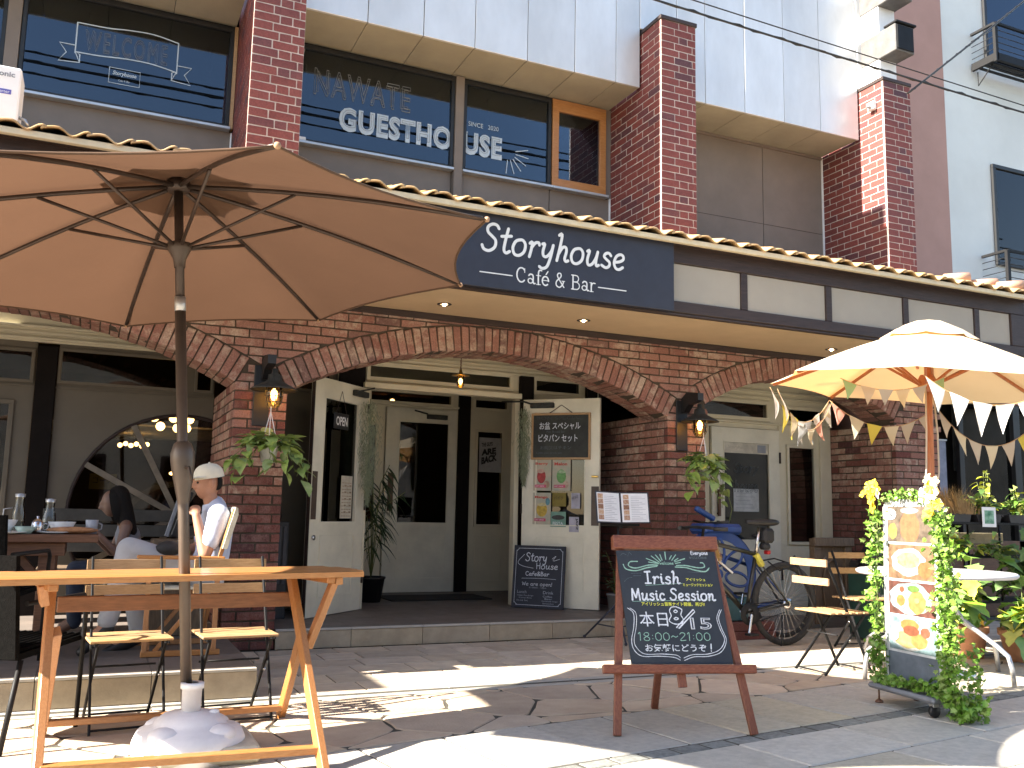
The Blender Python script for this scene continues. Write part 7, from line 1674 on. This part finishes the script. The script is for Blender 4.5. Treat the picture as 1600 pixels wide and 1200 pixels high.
# ================================================================== AIR CONDITIONER ON THE CANOPY ROOF
t = thing('air_conditioner', 'white outdoor air conditioner unit standing on the tiles at the left edge', 'air conditioner', (-1.45, 7.22, 3.72)); MB().box(0, .775, 0, .30, 0.10, .50, .012).build('casing', M_WHITE, t)
MB().tube([(.775, .08, .16), (.82, .06, .14), (.84, .06, .10)], .012, 6).build('pipe', M_ALU, t)
for x in (.08, .68): MB().box(x-.03, x+.03, 0, .30, -.06, .098, .004).build('foot', M_ALU, t)
letter('Panasonic', M_INK, t, face_m((.50, -.002, .42)), w=.235, h=.040, bold=.03); MB().box(.60, .72, -.003, -.0005, .29, .325, 0).build('blue_badge', mat('blue_badge', (.12, .12, .45), .5), t); letter('Inverter', M_PAPER, t, face_m((.61, -.004, .297)), w=.10, h=.02)
MB().lathe([(.02, 0), (.16, .004), (.165, 0)], n=24, M=Matrix.Rotation(PI/2, 4, 'X')).build('fan_grille', M_ALU, t, (.25, -.004, .30))

# ================================================================== ACROSS THE STREET (only seen in the glass) and an added shade awning out of view
o = thing('opposite_building', 'pale building across the street, mirrored in the shop glass', 'building', (2.0, -7.5, 0))
MB().box(-16, 34, -.4, 0, 0, 5.2, 0).build('wall', mat('opposite_wall', (.58, .54, .47), .8, var=.1, scale=1.5), o); MB().box(-16, 34, -.5, .3, 5.2, 5.4, .02).build('cornice', M_DARKWOOD, o)  # wall made pale to bounce fill light into the porch
for k in range(10): w = MB().box(-12+k*2.9, -10.4+k*2.9, .0, .04, .8, 2.4, .01).build('window', M_DARKWOOD, o); MB().box(-11.9+k*2.9, -10.5+k*2.9, .041, .045, .9, 2.3, 0).build('pane', M_GLASSD, w)
o = thing('opposite_awning', 'white sunlit awning across the street, mirrored in the round window', 'awning', (0, -6.6, 2.75))
MB().prism([(0, 0), (.9, .55), (.9, .57), (0, .02)], 'x', -.8, 3.2).build('cloth', cloth('white_awning', (.8, .78, .7), .2), o); MB().box(-.8, -.76, .0, .9, -.02, .0, 0).box(3.16, 3.2, .0, .9, -.02, .0, 0).build('arms', M_ALU, o)
for k, (yy, zz) in enumerate(((-4.0, 10.4), (-4.3, 10.9), (-3.8, 10.75), (-4.1, 11.2))):
    wire((-20, yy, zz), (30, yy+.2, zz+.3), .25+.1*k, .022, ('lowest', 'second highest', 'second lowest', 'highest')[k]+' of the four cables mirrored across the upper windows')
o = thing('shade_awning', 'unseen dark awning beyond the left edge, added to shade the paving', 'awning', (-8.0, 0, 0))
MB().box(0, 4.75, 5.86, 7.6, 3.40, 3.50, .01).build('cloth', mat('awning_cloth', (.08, .05, .04), .8), o); MB().box(0, 4.75, 7.6, 8.0, 0, 3.6, .01).build('wall', M_PK, o)  # cloth and wall added out of view to shade the left paving

# ================================================================== PEOPLE
def eval_mesh(o):
    dg = bpy.context.evaluated_depsgraph_get(); dg.update(); me = bpy.data.meshes.new_from_object(o.evaluated_get(dg)); bpy.data.objects.remove(o); return me
def skin(J, E_, root, sub=2, vox=None):
    """limb surface: tapered rounded segments along the bones J {name: (pos, radius or (depth, width))}; fused when vox is given"""
    mb = MB()
    for a, b in E_:
        pa_, ra = Vector(J[a][0]), J[a][1]; pb_, rb = Vector(J[b][0]), J[b][1]
        ra = ra if isinstance(ra, tuple) else (ra, ra); rb = rb if isinstance(rb, tuple) else (rb, rb)
        d = pb_-pa_; Ln = d.length
        if Ln < 1e-6: continue
        d /= Ln; ex = Vector((1, 0, 0))-d*d.x
        if ex.length < .15: ex = Vector((0, 0, 1))-d*d.z
        ex.normalize(); ey = d.cross(ex); n = 16; rings = []
        for i in range(1, 5): t = i/5*PI/2; rings.append((pa_-d*min(ra)*math.cos(t), ra, math.sin(t)))
        for i in range(7): t = i/6; rings.append((pa_.lerp(pb_, t), (ra[0]+(rb[0]-ra[0])*t, ra[1]+(rb[1]-ra[1])*t), 1))
        for i in range(1, 5): t = i/5*PI/2; rings.append((pb_+d*min(rb)*math.sin(t), rb, math.cos(t)))
        vs = [c_+(ex*r_[0]*math.cos(2*PI*k/n)+ey*r_[1]*math.sin(2*PI*k/n))*f_ for c_, r_, f_ in rings for k in range(n)]; fs = []
        for i in range(len(rings)-1):
            for k in range(n): fs.append((i*n+k, i*n+(k+1) % n, (i+1)*n+(k+1) % n, (i+1)*n+k))
        m0 = len(rings)-1; fs += [tuple(range(n))[::-1], tuple(m0*n+k for k in range(n))]
        mb.raw(vs, fs, True)
    me = mb.mesh('limb', None)
    return merge([me], vox, 8) if vox else me
def merge(meshes, vox=0.0, smooth=0):
    bm = bmesh.new()
    for m_ in meshes: bm.from_mesh(m_)
    me = bpy.data.meshes.new('body'); bm.to_mesh(me); bm.free()
    if vox:
        o = bpy.data.objects.new('tmp', me); COL.objects.link(o); r = o.modifiers.new('r', 'REMESH'); r.mode = 'VOXEL'; r.voxel_size = vox; r.use_smooth_shade = True
        if smooth: s = o.modifiers.new('s', 'SMOOTH'); s.factor = .5; s.iterations = smooth
        me = eval_mesh(o)
        bm = bmesh.new(); bm.from_mesh(me); bm.verts.ensure_lookup_table(); seen = set(); best = []
        for v in bm.verts:
            if v.index in seen: continue
            st = [v]; seen.add(v.index); isl = []
            while st:
                q = st.pop(); isl.append(q)
                for e in q.link_edges:
                    w = e.other_vert(q)
                    if w.index not in seen: seen.add(w.index); st.append(w)
            best.append(isl)
        best.sort(key=len, reverse=True)
        for isl in best[1:]: bmesh.ops.delete(bm, geom=isl, context='VERTS')
        bm.to_mesh(me); bm.free()
    for p in me.polygons: p.use_smooth = True
    return me
def head_mesh(c, yaw, pitch=0.0, k=1.0, male=True):
    """face looks along local +x; eyes halfway up, nose, lips, chin, ears"""
    mb = MB(); n1, n2 = 40, 30; vs = []; fs = []
    def g(a, b, s): return math.exp(-(a*a)/(2*s[0]**2)-(b*b)/(2*s[1]**2))
    for i in range(n2+1):
        ph = PI*i/n2
        for j in range(n1):
            th = 2*PI*j/n1; x, y, z = math.sin(ph)*math.cos(th), math.sin(ph)*math.sin(th), math.cos(ph)
            X, Y, Z = x*.094, y*.074, z*.118
            if z < 0: f = -z; Y *= 1-.30*f*f; X = X*(1-.12*f)+.012*f
            if x > 0:
                fr = x
                X -= .010*fr*max(0, 1-abs(z+.05)*1.2)
                X += .036*g(y, z+.20, (.12, .12))*fr+.018*g(y, z-.0, (.09, .17))*fr                  # nose and its bridge
                X += .012*g(y, z-.20, (.50, .09))*fr                                                   # brow
                X -= .010*(g(y-.36, z-.03, (.15, .10))+g(y+.36, z-.03, (.15, .10)))*fr                 # eye sockets
                X += .005*(g(y-.36, z-.02, (.08, .05))+g(y+.36, z-.02, (.08, .05)))*fr
                X += .012*g(y, z+.50, (.22, .045))*fr-.009*g(y, z+.57, (.24, .03))*fr+.011*g(y, z+.64, (.18, .05))*fr
                X += .012*g(y, z+.88, (.25, .12))*fr
            vs.append((X, Y, Z))
    for i in range(n2):
        for j in range(n1): fs.append((i*n1+j, i*n1+(j+1) % n1, (i+1)*n1+(j+1) % n1, (i+1)*n1+j))
    mb.raw(vs, fs, True)
    for s in (-1, 1):
        M_ = Matrix.Translation((-.008, s*.074, -.005)) @ Matrix.Rotation(s*.35, 4, 'Z'); prof = [(max(1e-4, math.sin(PI*i/8)), -math.cos(PI*i/8)) for i in range(9)]
        mb.lathe(prof, (0, 0, 0), 12, True, M_ @ Matrix.Diagonal((.021, .012, .036, 1)))
    T_ = Matrix.Translation(c) @ Matrix.Rotation(yaw, 4, 'Z') @ Matrix.Rotation(-pitch, 4, 'Y') @ Matrix.Scale(k, 4)
    me = mb.mesh('head', None); me.transform(T_); return me, T_
def hand_mesh(wrist, palm_dir, nrm_, curl=.6, k=1.0, side=1):
    """palm and five bent fingers; palm_dir from the wrist to the knuckles, nrm_ = back of the hand"""
    d = Vector(palm_dir).normalized(); nn = Vector(nrm_); nn = (nn-d*nn.dot(d)).normalized(); s = d.cross(nn)*side; w = Vector(wrist); out = []
    J = {'w': (w, .024*k), 'p': (w+d*.045*k, (.030*k, .018*k)), 'k': (w+d*.085*k, (.034*k, .015*k))}
    out.append(skin(J, [('w', 'p'), ('p', 'k')], 'w', 2))
    for i, L_ in enumerate((.070, .078, .073, .058)):
        b = w+d*.075*k+s*(-.027+.018*i)*k; a = curl; P = [b]; dd = Vector(d)
        for q, f in enumerate((.45, .32, .28)):
            dd = (dd*math.cos(a)-nn*math.sin(a)).normalized(); P.append(P[-1]+dd*L_*f*k); nn2 = nn
        out.append(skin({'a': (P[0]-d*.02*k, .0095*k), 'b': (P[1], .009*k), 'c': (P[2], .0082*k), 'd': (P[3], .0072*k)}, [('a', 'b'), ('b', 'c'), ('c', 'd')], 'a', 1))
    b = w+d*.02*k-s*.022*k; out.append(skin({'a': (b, .012*k), 'b': (b+(d*.6-s*.8-nn*.2)*.035*k, .0115*k), 'c': (b+(d*.9-s*.75-nn*.4)*.062*k, .009*k)}, [('a', 'b'), ('b', 'c')], 'a', 1))
    return out
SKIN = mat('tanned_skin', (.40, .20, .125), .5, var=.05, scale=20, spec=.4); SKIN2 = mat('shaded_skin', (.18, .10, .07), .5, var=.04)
SHIRT = mat('pale_blue_shirt', (.48, .53, .68), .85, var=.03, scale=60, bump=.5, bscale=25); TROUS = mat('light_grey_trousers', (.42, .43, .46), .9, var=.05, scale=8, bump=.5, bscale=18)
CAP = mat('cream_cap', (.70, .67, .56), .9, var=.03, bump=.3, bscale=120); HAIRM = mat('black_hair', (.010, .008, .007), .75, spec=.2, bump=.6, bscale=200, stretch=(1, 1, .1))
P1 = thing('person', 'man in a cream cap and pale shirt sitting with a hand at his chin', 'person', (.72, 6.60, .172))
def L(x, y, z): return Vector((x-.72, y-6.60, z-.172))
J = {'pelvis': (L(.765, 6.70, .68), (.115, .155)), 'waist': (L(.79, 6.70, .80), (.100, .140)), 'chest': (L(.80, 6.70, .96), (.105, .155)), 'up': (L(.795, 6.70, 1.06), (.070, .130)), 'neck': (L(.765, 6.695, 1.145), .052), 'nk2': (L(.745, 6.69, 1.20), .048),
     'sh': (L(.80, 6.545, 1.055), .055), 'el': (L(.715, 6.455, .81), .041), 'wr': (L(.655, 6.545, 1.06), .028),
     'sh2': (L(.79, 6.86, 1.055), .058), 'el2': (L(.72, 6.93, .83), .043), 'wr2': (L(.52, 6.80, .80), .028),
     'hip': (L(.72, 6.62, .665), .088), 'kn': (L(.26, 6.60, .835), .062), 'an': (L(.145, 6.60, .42), .042), 'ft': (L(.085, 6.60, .345), .035),
     'hip2': (L(.72, 6.80, .665), .088), 'kn2': (L(.30, 6.82, .68), .062), 'an2': (L(.36, 6.82, .27), .042), 'ft2': (L(.24, 6.82, .205), .035)}
ED = [('pelvis', 'waist'), ('waist', 'chest'), ('chest', 'up'), ('up', 'neck'), ('neck', 'nk2'), ('up', 'sh'), ('sh', 'el'), ('el', 'wr'), ('up', 'sh2'), ('sh2', 'el2'), ('el2', 'wr2'), ('pelvis', 'hip'), ('hip', 'kn'), ('kn', 'an'), ('an', 'ft'), ('pelvis', 'hip2'), ('hip2', 'kn2'), ('kn2', 'an2'), ('an2', 'ft2')]
# nearer leg crossed over: shin hangs down on the near side
J['an'] = (L(.16, 6.585, .36), .042); J['ft'] = (L(.075, 6.585, .27), .036)
bodym = skin(J, ED, 'pelvis'); hd, HT_ = head_mesh(L(.730, 6.69, 1.285), PI+.22, -.08, .98)
hands = hand_mesh(J['wr'][0], (-.05, .70, .70), (.0, -.72, .70), .75, .95, 1)+hand_mesh(J['wr2'][0], (-1, -.1, -.1), (0, 0, 1), .35, .95, -1)
me = merge([bodym, hd]+hands, .005, 2); me.materials.append(SKIN); add('body', me, P1)
sh = skin({'pelvis': (J['pelvis'][0]+Vector((0, 0, .03)), (.128, .168)), 'waist': (J['waist'][0], (.115, .155)), 'chest': (J['chest'][0], (.118, .168)), 'up': (J['up'][0], (.082, .142)), 'nb': (L(.782, 6.70, 1.12), .060), 'sh': (J['sh'][0]+Vector((.0, .004, .004)), .074), 'e': (J['sh'][0].lerp(J['el'][0], .66), .066), 'sh2': (J['sh2'][0], .074), 'e2': (J['sh2'][0].lerp(J['el2'][0], .66), .062)},
          [('pelvis', 'waist'), ('waist', 'chest'), ('chest', 'up'), ('up', 'nb'), ('up', 'sh'), ('sh', 'e'), ('up', 'sh2'), ('sh2', 'e2')], 'pelvis', vox=.009)
sh.materials.append(SHIRT); so = add('shirt', sh, P1)
MB().lathe([(.074, -.02), (.064, .008), (.058, .022), (.053, .018), (.058, -.005)], n=20, M=Matrix.Translation(L(.768, 6.697, 1.128)) @ Matrix.Rotation(-.30, 4, 'Y')).build('collar', SHIRT, so)
tr = skin({'pelvis': (J['pelvis'][0]-Vector((0, 0, .02)), (.120, .162)), 'hip': (J['hip'][0], .100), 'm': (J['hip'][0].lerp(J['kn'][0], .55), .092), 'kn': (J['kn'][0], .082), 'c': (J['kn'][0].lerp(J['an'][0], .5), .070), 'an': (J['an'][0]+Vector((0, 0, .03)), .062), 'hip2': (J['hip2'][0], .104), 'kn2': (J['kn2'][0], .082), 'c2': (J['kn2'][0].lerp(J['an2'][0], .5), .070), 'an2': (J['an2'][0]+Vector((0, 0, .04)), .062)},
          [('pelvis', 'hip'), ('hip', 'm'), ('m', 'kn'), ('kn', 'c'), ('c', 'an'), ('pelvis', 'hip2'), ('hip2', 'kn2'), ('kn2', 'c2'), ('c2', 'an2')], 'pelvis', vox=.010); tr.materials.append(TROUS); add('trousers', tr, P1)
for a, f in (('an', 'ft'), ('an2', 'ft2')):
    s_ = skin({'a': (J[a][0]-Vector((0, 0, .02)), .048), 'b': (J[a][0].lerp(J[f][0], .6)-Vector((0, 0, .02)), .044), 'c': (J[f][0]+(J[f][0]-J[a][0]).normalized()*.08-Vector((0, 0, .01)), (.030, .042))}, [('a', 'b'), ('b', 'c')], 'a', vox=.006); s_.materials.append(M_BLACK); add('shoe', s_, P1)
# cap: dome with a short peak, worn level; hair at the nape
cp_ = MB(); prof = [(.001, .116), (.03, .114), (.058, .106), (.080, .090), (.095, .066), (.102, .038), (.103, .012)]
cp_.lathe(prof, (0, 0, 0), 28, True, HT_ @ Matrix.Translation((-.010, 0, .018)) @ Matrix.Rotation(.10, 4, 'Y') @ Matrix.Diagonal((1.03, .84, 1, 1)))
cp_.ball(tuple(HT_ @ Vector((-.012, 0, .136))), .008, 4)
Pk = []; Fk = []
for i in range(13):
    a = -1.15+2.3*i/12
    for r, z in ((.097, .030), (.150 if abs(a) < .9 else .12, .018)): Pk.append(HT_ @ (Matrix.Translation((-.006, 0, .018)) @ Vector((r*math.cos(a)*1.03, r*math.sin(a)*.84, z))))
for i in range(12): Fk.append((i*2, i*2+1, i*2+3, i*2+2))
cp_.raw(Pk, Fk, True); cp_.build('cap', CAP, P1)
MB().lathe([(.001, .10), (.07, .06), (.089, .02), (.088, -.02), (.070, -.05), (.04, -.065)], (0, 0, 0), 20, True, HT_ @ Matrix.Translation((-.018, 0, .0)) @ Matrix.Diagonal((.93, .87, 1, 1)), PI*.60, PI*1.40).build('hair', HAIRM, P1)
for s in (-1, 1): MB().ball(tuple(HT_ @ Vector((.080, s*.027, .004))), .0085, 4).build('eye', mat('eye', (.03, .02, .02), .2), P1); MB().beam(HT_ @ Vector((.088, s*.014, .022)), HT_ @ Vector((.078, s*.045, .024)), .006, .005, .001).build('eyebrow', HAIRM, P1)
t = thing('waist_bag', 'black bag with a bright green tag resting on the seated man\'s lap', 'bag', (.50, 6.56, .80)); MB().ball((0, 0, .045), .07, 7, (1.25, 1, .72)).build('bag', MATS['black_nylon'], t); MB().box(.085, .125, -.075, -.05, -.005, .035, .006).build('green_tag', mat('neon_green', (.10, .80, .04), .5), t); MB().tube([(.05, 0, .09), (.14, .02, .12), (.22, .03, .18)], .006, 5).build('strap', M_BLACK, t)
# director's chair
t = thing('directors_chair', 'light wooden director\'s chair with cream cloth under the seated man', 'chair', (.60, 6.70, .172)); CC = mat('cream_chair_cloth', (.66, .62, .50), .85, bump=.3, bscale=100)
for s in (-1, 1):
    y = s*.27
    MB().beam((-.30, y, .625), (.24, y, .615), .045, .024, .006).build('arm_rest', M_OAK, t)
    MB().beam((-.22, y, .03), (-.22, y, .61), .03, .035, .003, (0, 1, 0)).build('post', M_OAKY, t); MB().beam((.20, y, .03), (.20, y, .61), .03, .035, .003, (0, 1, 0)).build('post', M_OAKY, t)
    MB().beam((-.24, y, .02), (.24, y, .02), .03, .035).build('foot_rail', M_OAK, t); MB().beam((.20, y, .60), (.285, y, .94), .026, .03, .003, (0, 1, 0)).build('back_post', M_OAKY, t)
    MB().beam((-.16, y+s*-.02, .03+.0), (.16, y-s*.02, .43), .028, .022, .003, (0, 1, 0)).build('cross_leg', M_OAKY, t)
MB().beam((-.20, -.27, .04), (-.20, .27, .42), .022, .03).beam((.18, .27, .04), (.18, -.27, .42), .022, .03).build('cross_bar', M_OAK, t)
MB().box(-.24, .22, -.26, .26, .415, .432, .004).build('seat_cloth', CC, t)
MB().prism([(.215, .68), (.285, .95), (.300, .945), (.305, .90), (.245, .675)], 'y', -.31, .31, .0).build('back_cloth', CC, t)
# the woman behind
P2 = thing('person', 'long haired woman in a sleeveless top sitting in the shade behind the dark table', 'person', (.24, 7.80, .172))
P2.scale = (.93, .93, .93)
def Q(x, y, z): return Vector((x-.24, y-7.80, z-.172))
J = {'pelvis': (Q(.32, 7.85, .66), (.11, .15)), 'waist': (Q(.32, 7.84, .80), (.085, .115)), 'chest': (Q(.29, 7.83, .94), (.09, .125)), 'up': (Q(.27, 7.82, 1.02), (.06, .11)), 'neck': (Q(.235, 7.81, 1.09), .042), 'n2': (Q(.20, 7.80, 1.14), .040),
     'sh': (Q(.27, 7.68, 1.01), .045), 'el': (Q(.22, 7.60, .80), .034), 'wr': (Q(.08, 7.58, .94), .024), 'sh2': (Q(.27, 7.97, 1.01), .045), 'el2': (Q(.18, 8.0, .80), .034), 'wr2': (Q(.03, 7.85, .94), .024),
     'hip': (Q(.30, 7.76, .65), .085), 'kn': (Q(-.08, 7.74, .66), .06), 'an': (Q(-.06, 7.74, .26), .04), 'ft': (Q(-.15, 7.74, .21), .032), 'hip2': (Q(.30, 7.94, .65), .085), 'kn2': (Q(-.08, 7.94, .66), .06), 'an2': (Q(-.06, 7.94, .26), .04), 'ft2': (Q(-.15, 7.94, .21), .032)}
bodym = skin(J, ED, 'pelvis') if 'nk2' in J else skin(J, [(a.replace('nk2', 'n2'), b.replace('nk2', 'n2')) for a, b in ED], 'pelvis')
hd, HT2 = head_mesh(Q(.155, 7.79, 1.205), PI+.1, -.22, .92)
hands = hand_mesh(J['wr'][0], (-.6, .1, .6), (0, -1, 0), .7, .85, 1)+hand_mesh(J['wr2'][0], (-.6, -.1, .5), (0, 1, 0), .7, .85, -1)
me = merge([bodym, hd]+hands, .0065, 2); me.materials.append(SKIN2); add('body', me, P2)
tp_ = skin({'pelvis': (J['pelvis'][0], (.12, .16)), 'waist': (J['waist'][0], (.097, .127)), 'chest': (J['chest'][0], (.101, .134)), 'up': (J['up'][0]-Vector((0, 0, .02)), (.068, .10))}, [('pelvis', 'waist'), ('waist', 'chest'), ('chest', 'up')], 'pelvis', vox=.010); tp_.materials.append(mat('shaded_top', (.26, .27, .31), .85)); add('top', tp_, P2)  # top darkened in colour for the shade, like her skin
tr = skin({'pelvis': (J['pelvis'][0]-Vector((0, 0, .03)), (.118, .155)), 'hip': (J['hip'][0], .10), 'kn': (J['kn'][0], .075), 'an': (J['an'][0], .055), 'hip2': (J['hip2'][0], .10), 'kn2': (J['kn2'][0], .075), 'an2': (J['an2'][0], .055)}, [('pelvis', 'hip'), ('hip', 'kn'), ('kn', 'an'), ('pelvis', 'hip2'), ('hip2', 'kn2'), ('kn2', 'an2')], 'pelvis', vox=.012); tr.materials.append(mat('dark_jeans', (.03, .04, .07), .9)); add('trousers', tr, P2)
hm = merge([MB().lathe([(.001, .128), (.06, .118), (.092, .08), (.102, .03), (.104, -.05), (.09, -.12), (.07, -.18)], (0, 0, 0), 24, True, HT2 @ Matrix.Translation((-.020, 0, .004)) @ Matrix.Diagonal((1, .88, 1, 1)), PI*.34, PI*1.66).mesh('h', None),
            skin({'a': (Q(.20, 7.80, 1.27), .085), 'b': (Q(.25, 7.79, 1.13), .075), 'c': (Q(.30, 7.76, .98), .060), 'd': (Q(.32, 7.75, .88), .035)}, [('a', 'b'), ('b', 'c'), ('c', 'd')], 'a')]); hm.materials.append(HAIRM); add('hair', hm, P2)
t = thing('grey_satchel', 'dark folded board and pale strap standing on the bench between the two people', 'bag', (.60, 7.6, .172)); MB().beam((0, 0, .72), (.10, 0, 1.06), .05, .16, .006, (0, 1, 0)).build('board', M_BLACK, t); MB().beam((-.05, -.02, .72), (.04, -.02, 1.06), .02, .03).build('strap', mat('grey_card', (.33, .34, .36), .7), t)
MB().box(-.15, .25, -.2, .2, 0, .70, .01).build('stool', M_GREYWOOD, t)
